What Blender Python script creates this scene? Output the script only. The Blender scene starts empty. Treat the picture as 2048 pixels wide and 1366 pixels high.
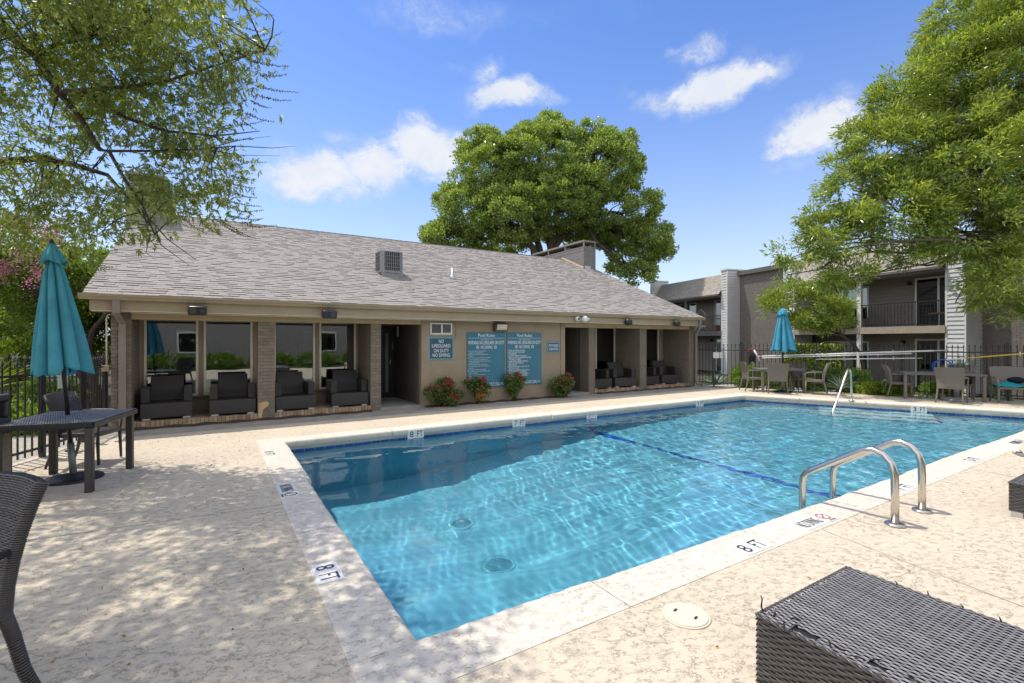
import bpy, math, random
import numpy as np
from mathutils import Vector, Matrix

random.seed(7)
RNG = np.random.default_rng(11)
SC = bpy.context.scene
COL = SC.collection
R_ = math.radians

# ------------------------------------------------------------------ camera
F_ANG = R_(58.15)
FWD = Vector((math.cos(F_ANG), math.sin(F_ANG), 0))
RGT = Vector((math.sin(F_ANG), -math.cos(F_ANG), 0))
EYE = 1.6
cam_d = bpy.data.cameras.new('camera')
cam = bpy.data.objects.new('camera', cam_d)
COL.objects.link(cam)
cam.location = (0, 0, EYE)
cam.rotation_euler = (R_(90), 0, F_ANG - R_(90))
cam_d.sensor_width = 36.0
cam_d.lens = 956.0 / 2048.0 * 36.0
cam_d.shift_y = -2.0 / 2048.0
cam_d.clip_start = 0.02
cam_d.clip_end = 2000
SC.camera = cam

# light travels along (SUN_A, -SUN_B, -1)
SUN_A, SUN_B = 0.25, 0.34
sun_dir = Vector((-SUN_A, SUN_B, 1)).normalized()
SUN_EL = math.asin(sun_dir.z)
SUN_ROT = math.atan2(sun_dir.x, sun_dir.y)

# ------------------------------------------------------------------ exposure, sampling
SC.view_settings.view_transform = 'Standard'
SC.view_settings.look = 'None'
SC.view_settings.exposure = 0.62
SC.view_settings.gamma = 1.0
SC.view_settings.use_curve_mapping = False
SC.render.engine = 'CYCLES'
cy = SC.cycles
cy.use_denoising = True
cy.max_bounces = 10
cy.diffuse_bounces = 4
cy.glossy_bounces = 4
cy.transmission_bounces = 6
cy.transparent_max_bounces = 12
cy.sample_clamp_indirect = 6.0
cy.caustics_reflective = False
cy.caustics_refractive = True

# ------------------------------------------------------------------ node helpers
class NT:
    """Small wrapper: numbers, colours or sockets go in, a socket comes out."""
    def __init__(s, tree):
        s.t = tree; s.n = tree.nodes; s.l = tree.links
    def put(s, sock, v):
        if v is None: return
        if hasattr(v, 'is_output') or isinstance(v, bpy.types.NodeSocket): s.l.new(v, sock)
        else:
            if sock.type == 'RGBA' and not isinstance(v, (int, float)):
                v = tuple(v) + ((1,) if len(v) == 3 else ())
            sock.default_value = v
    def node(s, typ, ins=None, **attrs):
        n = s.n.new(typ)
        for k, v in attrs.items(): setattr(n, k, v)
        for k, v in (ins or {}).items(): s.put(n.inputs[k], v)
        return n
    def m(s, op, a, b=None, c=None, clamp=False):
        n = s.n.new('ShaderNodeMath'); n.operation = op; n.use_clamp = clamp
        for i, v in enumerate((a, b, c)): s.put(n.inputs[i], v)
        return n.outputs[0]
    def vm(s, op, a, b=None, out=0):
        n = s.n.new('ShaderNodeVectorMath'); n.operation = op
        s.put(n.inputs[0], a); s.put(n.inputs[1], b)
        return n.outputs[out]
    def mix(s, fac, a, b, blend='MIX'):
        n = s.n.new('ShaderNodeMix'); n.data_type = 'RGBA'; n.blend_type = blend
        s.put(n.inputs[0], fac); s.put(n.inputs[6], a); s.put(n.inputs[7], b)
        return n.outputs[2]
    def rng(s, v, a, b, c=0.0, d=1.0, smooth=False):
        n = s.n.new('ShaderNodeMapRange')
        if smooth: n.interpolation_type = 'SMOOTHSTEP'
        for i, x in enumerate((v, a, b, c, d)): s.put(n.inputs[i], x)
        return n.outputs[0]
    def noise(s, vec, scale, detail=3, rough=0.55, dist=0.0, out=0):
        n = s.node('ShaderNodeTexNoise', {'Vector': vec, 'Scale': scale, 'Detail': detail, 'Roughness': rough, 'Distortion': dist})
        return n.outputs[out]
    def pos(s): return s.n.new('ShaderNodeNewGeometry').outputs['Position']
    def island(s): return s.n.new('ShaderNodeNewGeometry').outputs['Random Per Island']
    def objrand(s): return s.n.new('ShaderNodeObjectInfo').outputs['Random']
    def objco(s): return s.n.new('ShaderNodeTexCoord').outputs['Object']
    def scale(s, vec, xyz):
        n = s.node('ShaderNodeMapping', {'Vector': vec, 'Scale': xyz}); return n.outputs[0]
    def ramp(s, fac, stops):
        n = s.n.new('ShaderNodeValToRGB'); e = n.color_ramp.elements
        while len(e) < len(stops): e.new(0.5)
        for el, (p, c) in zip(e, stops):
            el.position = p; el.color = tuple(c) + (1,)
        s.put(n.inputs[0], fac); return n.outputs[0]
    def bump(s, h, strength=0.5, dist=0.01):
        return s.node('ShaderNodeBump', {'Height': h, 'Strength': strength, 'Distance': dist}).outputs[0]

MATS = {}
def new_mat(name):
    m = bpy.data.materials.new(name); m.use_nodes = True
    t = NT(m.node_tree); t.n.clear()
    MATS[name] = m
    return m, t

def finish(t, shader):
    o = t.n.new('ShaderNodeOutputMaterial'); t.l.new(shader, o.inputs['Surface'])

def pbsdf(t, color, rough=0.6, metal=0.0, normal=None, spec=0.5, coat=0.0):
    n = t.node('ShaderNodeBsdfPrincipled', {'Base Color': color, 'Roughness': rough, 'Metallic': metal})
    n.inputs['Specular IOR Level'].default_value = spec
    if coat: n.inputs['Coat Weight'].default_value = coat
    if normal is not None: t.l.new(normal, n.inputs['Normal'])
    return n.outputs[0]

def simple(name, color, rough=0.6, metal=0.0, var=0.12, nscale=6.0, bump=0.0, bscale=60.0, spec=0.5, rand=0.0, wear=None):
    """Plain material with uneven colour, optional fine relief and per-object variation."""
    m, t = new_mat(name)
    p = t.pos()
    c = t.mix(t.rng(t.noise(p, nscale, 5), 0.3, 0.7), tuple(x * (1 - var) for x in color), tuple(min(1, x * (1 + var)) for x in color))
    if rand:
        c = t.mix(t.objrand(), c, t.mix(1.0, c, (1 - rand,) * 3, 'MULTIPLY'))
    if wear:
        c = t.mix(t.rng(t.noise(p, wear[1], 6, 0.65), 0.58, 0.72, 0, wear[2]), c, wear[0])
    nrm = t.bump(t.noise(p, bscale, 3), bump, 0.004) if bump else None
    finish(t, pbsdf(t, c, rough, metal, nrm, spec))
    return m

# ------------------------------------------------------------------ world: daylight sky with fair weather cloud
def sky_dir(px, py):
    return (FWD + RGT * ((px - 1024) / 956.0) + Vector((0, 0, (681 - py) / 956.0))).normalized()

world = bpy.data.worlds.new('World'); SC.world = world
world.use_nodes = True
w = NT(world.node_tree); w.n.clear()
sky = w.node('ShaderNodeTexSky', sky_type='NISHITA', sun_disc=False, sun_elevation=SUN_EL, sun_rotation=SUN_ROT,
             altitude=0, air_density=1.0, dust_density=0.35, ozone_density=2.2)
gen = w.n.new('ShaderNodeTexCoord').outputs['Generated']
d = w.vm('NORMALIZE', gen)
SKY_STRENGTH = 0.14
sx = w.node('ShaderNodeSeparateXYZ', {0: d})
# the sky's own blue deepened a little, as a polarised clear sky is
skyc = w.node('ShaderNodeHueSaturation', {'Color': sky.outputs[0], 'Saturation': 1.26, 'Hue': 0.512, 'Value': 1.0, 'Fac': 1.0}).outputs[0]
warp = w.vm('ADD', d, w.vm('SCALE', w.vm('SUBTRACT', w.noise(d, 7.0, 5, 0.6, 0, 1), (0.5, 0.5, 0.5)), None))
warp.node.inputs[1].links[0].from_node.inputs['Scale'].default_value = 0.11
fine = w.noise(warp, 11.0, 8, 0.62)
total = None
# px, py, half width, half height, density   (directions of the individual clouds)
CLOUDS = [(640, 350, 105, 52, 1.0), (590, 368, 70, 30, .85), (745, 335, 70, 48, .9), (845, 300, 85, 52, 1.0), (915, 285, 50, 42, .8),
          (672, 270, 34, 18, .45), (1020, 196, 85, 30, 1.0), (1085, 195, 40, 20, .7), (965, 138, 36, 32, .6), (915, 132, 36, 12, .35), (945, 190, 50, 20, .3),
          (1440, 160, 105, 34, 1.0), (1500, 155, 60, 30, .7), (1395, 95, 44, 26, .62), (1350, 88, 28, 10, .4), (1330, 190, 70, 24, .5), (1250, 180, 40, 14, .3),
          (1400, 208, 26, 16, .4), (1640, 255, 85, 42, 1.0), (1590, 285, 50, 24, .75), (1690, 190, 32, 20, .35),
          (870, 15, 130, 38, .42), (1150, 20, 120, 20, .16), (1500, 95, 30, 20, .2), (1580, 330, 60, 20, .3)]
for px, py, hw, hh, dens in CLOUDS:
    hw *= 1.25; hh *= 1.22
    c = sky_dir(px, py)
    up = Vector((0, 0, 1)); rr = c.cross(up).normalized(); uu = rr.cross(c).normalized()
    sc_ = 956.0 / (FWD.dot(c)) ** 0
    k = FWD.dot(c) ** 1.0
    u = w.m('MULTIPLY', w.vm('DOT_PRODUCT', warp, tuple(rr), out=1), 956.0 / (hw * k))
    v = w.m('MULTIPLY', w.vm('DOT_PRODUCT', warp, tuple(uu), out=1), 956.0 / (hh * k))
    front = w.m('GREATER_THAN', w.vm('DOT_PRODUCT', d, tuple(c), out=1), 0.6)
    r2 = w.m('ADD', w.m('MULTIPLY', u, u), w.m('MULTIPLY', v, v))
    s = w.m('MULTIPLY', w.m('SUBTRACT', 1.25, r2), front)
    s = w.m('MULTIPLY', w.m('MAXIMUM', s, 0.0), dens)
    total = s if total is None else w.m('MAXIMUM', total, s)
# unseen noise cloud added outside the frame, for whiter fill in the shade
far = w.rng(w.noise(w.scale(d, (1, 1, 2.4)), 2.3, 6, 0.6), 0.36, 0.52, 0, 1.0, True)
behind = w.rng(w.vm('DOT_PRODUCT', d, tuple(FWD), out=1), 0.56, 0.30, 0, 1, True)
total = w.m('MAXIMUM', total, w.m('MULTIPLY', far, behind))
cov = w.rng(w.m('ADD', total, w.m('MULTIPLY', w.m('SUBTRACT', fine, 0.5), 1.3)), -0.06, 1.05, 0, 1, True)
wisp = w.noise(w.scale(warp, (1, 1, 1.6)), 26.0, 6, 0.68)
cov = w.m('MULTIPLY', cov, w.m('MINIMUM', w.m('MULTIPLY', total, 1.25), 1.0))
thin = w.rng(wisp, 0.36, 0.62, 0.30, 1.0, True)
cov = w.m('MULTIPLY', cov, w.m('MAXIMUM', thin, w.rng(total, 0.55, 1.1, 0, 1, True)))
cloudc = w.mix(w.rng(fine, 0.35, 0.65), (3.7, 3.95, 4.35), (4.3, 4.35, 4.45))
# the added cloud behind the camera is made brighter to lift shaded surfaces
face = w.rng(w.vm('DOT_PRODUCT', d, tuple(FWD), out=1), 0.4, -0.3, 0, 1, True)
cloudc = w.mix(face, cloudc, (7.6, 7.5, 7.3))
hz = w.m('POWER', w.m('SUBTRACT', 1.0, w.m('MAXIMUM', sx.outputs[2], 0.0)), 4.0)
skyc = w.mix(w.m('MULTIPLY', hz, 0.95), skyc, (3.7, 4.05, 4.7))
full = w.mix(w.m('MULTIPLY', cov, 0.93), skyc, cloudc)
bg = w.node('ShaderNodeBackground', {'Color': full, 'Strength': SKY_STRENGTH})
wo = w.n.new('ShaderNodeOutputWorld'); w.l.new(bg.outputs[0], wo.inputs[0])
world.cycles.sampling_method = 'MANUAL'; world.cycles.sample_map_resolution = 1024

sun_l = bpy.data.lights.new('sun', 'SUN'); sun_l.energy = 2.75; sun_l.angle = R_(0.53); sun_l.color = (1.0, 0.93, 0.82)
sun_o = bpy.data.objects.new('sun', sun_l); COL.objects.link(sun_o)
sun_o.rotation_euler = (-sun_dir).to_track_quat('-Z', 'Y').to_euler()
sun_o.location = (0, 0, 40)
sun_l.cycles.is_caustics_light = True

# ------------------------------------------------------------------ mesh helpers
class MB:
    def __init__(s): s.v = []; s.f = []
    def add(s, vs, fs, M=None):
        n = len(s.v)
        if M is not None: vs = [tuple(M @ Vector(v)) for v in vs]
        s.v += [tuple(v) for v in vs]; s.f += [tuple(i + n for i in f) for f in fs]
        return s
    def box(s, x0, y0, z0, x1, y1, z1, M=None):
        x0, x1 = min(x0, x1), max(x0, x1); y0, y1 = min(y0, y1), max(y0, y1); z0, z1 = min(z0, z1), max(z0, z1)
        vs = [(x0, y0, z0), (x1, y0, z0), (x1, y1, z0), (x0, y1, z0), (x0, y0, z1), (x1, y0, z1), (x1, y1, z1), (x0, y1, z1)]
        return s.add(vs, [(0, 3, 2, 1), (4, 5, 6, 7), (0, 1, 5, 4), (1, 2, 6, 5), (2, 3, 7, 6), (3, 0, 4, 7)], M)
    def cbox(s, c, sz, M=None):
        return s.box(c[0] - sz[0] / 2, c[1] - sz[1] / 2, c[2] - sz[2] / 2, c[0] + sz[0] / 2, c[1] + sz[1] / 2, c[2] + sz[2] / 2, M)
    def prism(s, poly, z0, z1, M=None):
        n = len(poly)
        area = sum(poly[i][0] * poly[(i + 1) % n][1] - poly[(i + 1) % n][0] * poly[i][1] for i in range(n))
        if area < 0: poly = poly[::-1]
        vs = [(x, y, z0) for x, y in poly] + [(x, y, z1) for x, y in poly]
        fs = [tuple(range(n - 1, -1, -1)), tuple(range(n, 2 * n))] + [(i, (i + 1) % n, n + (i + 1) % n, n + i) for i in range(n)]
        return s.add(vs, fs, M)
    def tube(s, path, r, n=8, cap=True, M=None):
        P = [Vector(p) for p in path]; k = len(P)
        rs = list(r) if hasattr(r, '__len__') else [r] * k
        T = []
        for i in range(k):
            t = (P[min(i + 1, k - 1)] - P[max(i - 1, 0)])
            T.append(t.normalized() if t.length > 1e-9 else Vector((0, 0, 1)))
        up = Vector((0, 0, 1)) if abs(T[0].z) < 0.9 else Vector((1, 0, 0))
        a = T[0].cross(up).normalized(); vs = []
        for i in range(k):
            a = (a - T[i] * a.dot(T[i]))
            a = a.normalized() if a.length > 1e-6 else T[i].orthogonal().normalized()
            b = T[i].cross(a)
            for j in range(n):
                th = 2 * math.pi * j / n
                vs.append(P[i] + (a * math.cos(th) + b * math.sin(th)) * rs[i])
        fs = []
        for i in range(k - 1):
            for j in range(n):
                j2 = (j + 1) % n
                fs.append((i * n + j, i * n + j2, (i + 1) * n + j2, (i + 1) * n + j))
        if cap:
            fs.append(tuple(range(n - 1, -1, -1))); fs.append(tuple((k - 1) * n + j for j in range(n)))
        return s.add(vs, fs, M)
    def lathe(s, prof, n=20, c=(0, 0, 0), M=None):
        vs = []; fs = []
        for r, z in prof:
            for j in range(n):
                th = 2 * math.pi * j / n
                vs.append((c[0] + r * math.cos(th), c[1] + r * math.sin(th), c[2] + z))
        for i in range(len(prof) - 1):
            for j in range(n):
                j2 = (j + 1) % n
                fs.append((i * n + j, i * n + j2, (i + 1) * n + j2, (i + 1) * n + j))
        fs.append(tuple(range(n - 1, -1, -1))); fs.append(tuple((len(prof) - 1) * n + j for j in range(n)))
        return s.add(vs, fs, M)
    def grid(s, fn, nu, nv):
        n = len(s.v)
        for j in range(nv + 1):
            for i in range(nu + 1): s.v.append(tuple(fn(i / nu, j / nv)))
        for j in range(nv):
            for i in range(nu):
                a = n + j * (nu + 1) + i
                s.f.append((a, a + 1, a + nu + 2, a + nu + 1))
        return s
    def mesh(s, name, mat, smooth=False):
        me = bpy.data.meshes.new(name)
        me.from_pydata(s.v, [], s.f)
        if smooth: me.polygons.foreach_set('use_smooth', [True] * len(me.polygons))
        if mat: me.materials.append(mat)
        me.update()
        return me
    def build(s, name, mat, parent=None, smooth=False, bevel=0.0, world=False, kind=None, seg=2):
        return link(name, s.mesh(name, mat, smooth), parent, world, bevel, kind, seg)

def mat_of(o):
    M = Matrix.Translation(o.location) @ o.rotation_euler.to_matrix().to_4x4()
    return M

def link(name, me, parent=None, world=False, bevel=0.0, kind=None, seg=2):
    o = bpy.data.objects.new(name, me); COL.objects.link(o)
    if parent is not None:
        o.parent = parent
        if world: o.matrix_parent_inverse = mat_of(parent).inverted()
    if bevel:
        b = o.modifiers.new('bevel', 'BEVEL'); b.width = bevel; b.segments = seg; b.limit_method = 'ANGLE'; b.angle_limit = R_(40)
        b.harden_normals = False
    if kind: o['kind'] = kind
    return o

def np_mesh(name, verts, faces, mat, smooth=False):
    """verts (n,3), faces (m,k) as numpy arrays, all faces of k corners"""
    me = bpy.data.meshes.new(name)
    nv, nf, k = len(verts), len(faces), faces.shape[1]
    me.vertices.add(nv); me.vertices.foreach_set('co', np.ascontiguousarray(verts, np.float32).ravel())
    me.loops.add(nf * k); me.loops.foreach_set('vertex_index', np.ascontiguousarray(faces, np.int32).ravel())
    me.polygons.add(nf); me.polygons.foreach_set('loop_start', np.arange(0, nf * k, k, dtype=np.int32))
    if smooth: me.polygons.foreach_set('use_smooth', np.ones(nf, bool))
    me.update(calc_edges=True); me.validate()
    if mat: me.materials.append(mat)
    return me

def thing(name, label, cat, loc=(0, 0, 0), rz=0.0, group=None):
    o = bpy.data.objects.new(name, None); COL.objects.link(o)
    o.empty_display_size = 0.1
    o.location = loc; o.rotation_euler = (0, 0, rz)
    o['label'] = label; o['category'] = cat
    if group: o['group'] = group
    return o

def tag(o, label, cat, group=None):
    o['label'] = label; o['category'] = cat
    if group: o['group'] = group
    return o

def struct(o, label=None):
    o['kind'] = 'structure'
    if label: o['label'] = label
    return o

def kids(o): return [c for c in o.children]
def copy_tree(o, parent=None):
    c = o.copy(); COL.objects.link(c)
    if parent is not None: c.parent = parent
    for ch in kids(o): copy_tree(ch, c)
    return c
def copy_thing(o, loc, rz, label):
    c = copy_tree(o); c.location = loc; c.rotation_euler = (0, 0, rz); c['label'] = label
    return c

_fonts = {}
def text_mesh(name, s, mat, w=None, h=None, depth=0.002, spacing=1.0):
    """Lettering as flat raised mesh, centred on 0,0 in its XY plane, fitted to w x h."""
    cu = bpy.data.curves.new('lettering', 'FONT'); cu.body = s; cu.extrude = depth / 2; cu.resolution_u = 3
    cu.align_x = 'CENTER'; cu.space_character = spacing
    o = bpy.data.objects.new('lettering', cu)
    me = bpy.data.meshes.new_from_object(o)
    bpy.data.objects.remove(o)
    n = len(me.vertices); co = np.zeros(n * 3, np.float32); me.vertices.foreach_get('co', co); co = co.reshape(-1, 3)
    lo, hi = co.min(0), co.max(0); ext = np.maximum(hi - lo, 1e-6)
    fx = (w / ext[0]) if w else None; fy = (h / ext[1]) if h else None
    if fx is None: fx = fy
    if fy is None: fy = fx
    co[:, 0] = (co[:, 0] - (lo[0] + hi[0]) / 2) * fx
    co[:, 1] = (co[:, 1] - (lo[1] + hi[1]) / 2) * fy
    me.vertices.foreach_set('co', co.ravel()); me.materials.clear(); me.materials.append(mat); me.update()
    me.name = name
    return me
def text(name, s, mat, parent, M, w=None, h=None, depth=0.002, spacing=1.0, world=False):
    me = text_mesh(name, s, mat, w, h, depth, spacing); me.transform(M)
    return link(name, me, parent, world)

def frame_M(o, ux, uy):
    """matrix whose local X is ux, local Y is uy, at o"""
    ux = Vector(ux).normalized(); uy = Vector(uy).normalized(); uz = ux.cross(uy)
    M = Matrix((ux, uy, uz)).transposed().to_4x4(); M.translation = Vector(o)
    return M

def P_at(px, py, D):
    r = (px - 1024) / 956.0
    return FWD * D + RGT * (r * D) + Vector((0, 0, EYE + (681 - py) / 956.0 * D))
# ------------------------------------------------------------------ materials
def m_deck(name, hi, lo, pit=1.0):
    """trowelled coating: smooth plateaus broken by clusters of small worm shaped pits"""
    m, t = new_mat(name); p = t.pos()
    ps = t.scale(t.node('ShaderNodeMapping', {'Vector': p, 'Rotation': (0, 0, 0.35)}).outputs[0], (1.0, 1.45, 1.0))
    n1 = t.noise(ps, 58.0, 3, 0.6, 1.0)
    line_ = t.m('SUBTRACT', 1.0, t.m('MULTIPLY', t.m('ABSOLUTE', t.m('SUBTRACT', n1, 0.54)), 24.0), clamp=True)
    hole = t.rng(n1, 0.60, 0.66, 0, 0.8)
    cl = t.rng(t.noise(ps, 15.0, 4, 0.62, 0.3), 0.45, 0.62, 0.0, 1.0)
    cl2 = t.rng(t.noise(p, 1.7, 4, 0.6), 0.30, 0.62, 0.35, 1.0)
    pit_f = t.m('MULTIPLY', t.m('MULTIPLY', t.m('MAXIMUM', line_, hole), cl), t.m('MULTIPLY', cl2, pit))
    big = t.noise(p, 0.55, 5, 0.6)
    c = t.mix(t.rng(big, 0.3, 0.7), tuple(x * 0.91 for x in hi), tuple(min(1, x * 1.05) for x in hi))
    stain = t.rng(t.noise(p, 1.4, 6, 0.7, 0.4), 0.6, 0.78, 0, 0.25)
    c = t.mix(stain, c, tuple(x * y for x, y in zip(hi, (0.84, 0.78, 0.68))))
    c = t.mix(t.m('MULTIPLY', pit_f, 0.85), c, lo)
    dirt = t.rng(t.noise(p, 190.0, 2), 0.73, 0.77, 0, 0.7)
    c = t.mix(dirt, c, (0.10, 0.08, 0.06))
    h = t.m('ADD', t.m('MULTIPLY', pit_f, -1.0), t.m('MULTIPLY', t.noise(p, 170.0, 3), 0.22))
    finish(t, pbsdf(t, c, 0.82, 0, t.bump(h, 0.7, 0.006), 0.3))
    return m
M_DECK = m_deck('deck_coating', (0.590, 0.515, 0.402), (0.205, 0.165, 0.120))
M_COPE = m_deck('coping_coating', (0.665, 0.61, 0.525), (0.28, 0.24, 0.19), 0.8)
M_WALK = simple('walkway_concrete', (0.33, 0.31, 0.28), 0.85, var=0.18, nscale=2.5, bump=0.3, bscale=120)
M_PLASTER = simple('pool_plaster', (0.14, 0.475, 0.615), 0.7, var=0.08, nscale=1.6)
M_STEP = simple('step_plaster', (0.42, 0.66, 0.74), 0.7, var=0.06, nscale=2)
M_BLUE = simple('blue_glazed_tile', (0.018, 0.085, 0.33), 0.18, var=0.25, nscale=9, rand=0.35)
M_WTILE = simple('white_glazed_tile', (0.72, 0.71, 0.69), 0.3, var=0.05, nscale=12)
M_INK = simple('black_print', (0.015, 0.015, 0.018), 0.5, var=0.0)
M_INKGREY = simple('navy_print', (0.035, 0.035, 0.06), 0.5, var=0.0)
M_RED = simple('red_print', (0.42, 0.03, 0.02), 0.5, var=0.0)
M_GROUT = simple('grout', (0.42, 0.47, 0.44), 0.9)
M_FACE = simple('coping_face', (0.33, 0.36, 0.32), 0.85, var=0.2, nscale=5, bump=0.4, bscale=80)

m, t = new_mat('shingle'); p = t.pos()
rnd = t.m('ADD', t.m('MULTIPLY', t.island(), 0.6), t.m('MULTIPLY', t.objrand(), 0.4))
rr = t.node('ShaderNodeTexWhiteNoise', {'W': rnd}, noise_dimensions='1D').outputs['Value']
c = t.ramp(rr, [(0.0, (0.318, 0.298, 0.280)), (0.45, (0.344, 0.324, 0.306)), (0.8, (0.366, 0.345, 0.326)), (1.0, (0.328, 0.312, 0.297))])
gran = t.noise(p, 260.0, 2, 0.7)
c = t.mix(t.rng(gran, 0.3, 0.7, 0, 0.5), c, t.mix(1.0, c, (0.6, 0.58, 0.58), 'MULTIPLY'))
c = t.mix(t.rng(t.noise(p, 0.5, 5), 0.4, 0.75, 0, 0.25), c, (0.28, 0.245, 0.22))
finish(t, pbsdf(t, c, 0.9, 0, t.bump(gran, 0.5, 0.004), 0.25)); M_SHINGLE = m

M_STUCCO = simple('taupe_wall_paint', (0.329, 0.264, 0.181), 0.8, var=0.08, nscale=2.0, bump=0.5, bscale=130, wear=((0.30, 0.25, 0.19), 1.3, 0.5))
M_TRIM = simple('taupe_trim_paint', (0.361, 0.287, 0.189), 0.65, var=0.07, nscale=3.0, bump=0.15, bscale=40)
M_HEADER = simple('tan_header_paint', (0.438, 0.338, 0.199), 0.7, var=0.07, nscale=3.0, bump=0.2, bscale=60)
M_PIPE = simple('taupe_metal_paint', (0.248, 0.207, 0.168), 0.5, var=0.06)
M_CREAM = simple('cream_paint', (0.62, 0.56, 0.42), 0.5, var=0.05)
M_BRICK = simple('painted_brick', (0.241, 0.202, 0.155), 0.75, var=0.14, nscale=8, bump=0.7, bscale=70, rand=0.22)
M_MORTAR = simple('painted_mortar', (0.169, 0.144, 0.115), 0.9, var=0.1, bump=0.5, bscale=90)
M_RAWBRICK = simple('tan_brick', (0.54, 0.385, 0.25), 0.85, var=0.25, nscale=9, bump=0.7, bscale=60, rand=0.45)
M_PATCH = simple('bare_brick_patch', (0.62, 0.42, 0.23), 0.9, var=0.2, nscale=9, bump=0.6, bscale=60)
M_DARKDOOR = simple('dark_door_paint', (0.030, 0.027, 0.026), 0.4, var=0.1)
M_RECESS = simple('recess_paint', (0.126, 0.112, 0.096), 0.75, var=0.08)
M_INTERIOR = simple('interior_wall', (0.50, 0.47, 0.42), 0.9, var=0.1, nscale=1)
M_SCREEN = simple('insect_screen', (0.05, 0.05, 0.05), 0.8)
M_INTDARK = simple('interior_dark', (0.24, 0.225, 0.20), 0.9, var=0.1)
M_WHITE = simple('white_paint', (0.74, 0.73, 0.70), 0.45, var=0.04)
M_WARMWHITE = simple('ivory_frame_paint', (0.80, 0.755, 0.64), 0.45, var=0.04)
M_BLACK = simple('black_metal_paint', (0.016, 0.015, 0.015), 0.42, var=0.15, nscale=14)
M_SPK = simple('speaker_plastic', (0.020, 0.020, 0.024), 0.28, var=0.1)
M_GRILLE = simple('speaker_cone', (0.055, 0.05, 0.045), 0.6)
M_GREYMETAL = simple('grey_sheet_metal', (0.24, 0.245, 0.25), 0.45, 0.3, var=0.08)
M_FIN = simple('dark_coil_fins', (0.05, 0.05, 0.052), 0.6)
M_GALV = simple('galvanised_metal', (0.55, 0.56, 0.58), 0.35, 0.8, var=0.1)
M_SILVER = simple('silver_foot', (0.70, 0.70, 0.70), 0.3, 0.6)
m, t = new_mat('stainless_steel'); p = t.pos()
finish(t, pbsdf(t, (0.60, 0.57, 0.52), t.rng(t.noise(p, 30.0, 4), 0.3, 0.7, 0.17, 0.28), 1.0)); M_STEEL = m
M_SIGN = simple('blue_sign_panel', (0.030, 0.165, 0.245), 0.35, var=0.05, nscale=2)
M_SIGNDK = simple('slate_blue_sign_panel', (0.040, 0.095, 0.145), 0.35, var=0.05)
M_SIGNLT = simple('light_blue_border', (0.10, 0.36, 0.48), 0.35, var=0.03)
M_SIGNTX = simple('white_sign_lettering', (0.82, 0.84, 0.85), 0.5, var=0.0)

def m_wicker(name, col, rough=0.38, sc=95.0, amt=0.9):
    m, t = new_mat(name); p = t.objco()
    a = t.node('ShaderNodeTexWave', {'Vector': p, 'Scale': sc * 0.32, 'Distortion': 0.4, 'Detail': 0.0}, wave_type='BANDS', bands_direction='Z').outputs[1]
    ck = t.node('ShaderNodeTexChecker', {'Vector': t.vm('ADD', p, (0.0013, 0.0017, 0.0023)), 'Scale': sc}).outputs[1]
    h = t.m('ADD', t.m('MULTIPLY', a, 0.5), t.m('MULTIPLY', ck, 0.5))
    c = t.mix(h, tuple(x * 0.45 for x in col), tuple(min(1, x * 1.25) for x in col))
    c = t.mix(t.rng(t.noise(p, 5, 3), 0.3, 0.7, 0, 0.3), c, tuple(x * 0.7 for x in col))
    finish(t, pbsdf(t, c, rough, 0, t.bump(h, amt, 0.003), 0.5)); return m
M_WICK = m_wicker('dark_wicker', (0.050, 0.044, 0.042))
M_WICK2 = m_wicker('taupe_wicker', (0.21, 0.182, 0.148), 0.5, 80.0)
M_WICKTOP = m_wicker('grey_wicker', (0.17, 0.165, 0.165), 0.4, 80.0)
def m_strand(name, c0, c1, rough=0.32):
    m, t = new_mat(name); p = t.pos()
    c = t.mix(t.island(), c0, c1)
    c = t.mix(t.rng(t.noise(p, 14, 4), 0.35, 0.7, 0, 0.5), c, tuple(x * 0.55 for x in c0))
    finish(t, pbsdf(t, c, rough, 0, None, 0.6)); return m
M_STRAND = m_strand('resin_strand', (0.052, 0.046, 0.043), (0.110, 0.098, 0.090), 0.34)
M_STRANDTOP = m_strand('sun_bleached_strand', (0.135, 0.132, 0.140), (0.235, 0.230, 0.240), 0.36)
M_CORE = simple('wicker_core', (0.012, 0.011, 0.011), 0.7)
M_TAUPEMETAL = simple('taupe_metal_frame', (0.15, 0.13, 0.11), 0.5, var=0.1)

def m_cloth(name, col, trans=0.5):
    m, t = new_mat(name); p = t.objco()
    c = t.mix(t.rng(t.noise(p, 3.5, 4), 0.3, 0.7), tuple(x * 0.86 for x in col), tuple(min(1, x * 1.12) for x in col))
    wv = t.noise(p, 420.0, 2)
    a = pbsdf(t, c, 0.85, 0, t.bump(wv, 0.25, 0.002), 0.2)
    b = t.node('ShaderNodeBsdfTranslucent', {'Color': c}).outputs[0]
    mx = t.node('ShaderNodeMixShader', {0: trans, 1: a, 2: b}).outputs[0]
    finish(t, mx); return m
M_TEAL = m_cloth('teal_canvas', (0.15, 0.55, 0.65))
M_SKYBLUE = m_cloth('light_blue_canvas', (0.14, 0.55, 0.72))
M_TOWEL = m_cloth('teal_towel', (0.02, 0.30, 0.34), 0.1)
M_DARKCLOTH = m_cloth('dark_cloth', (0.03, 0.028, 0.035), 0.1)
M_NAVYCLOTH = m_cloth('navy_cloth', (0.012, 0.014, 0.03), 0.1)

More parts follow.
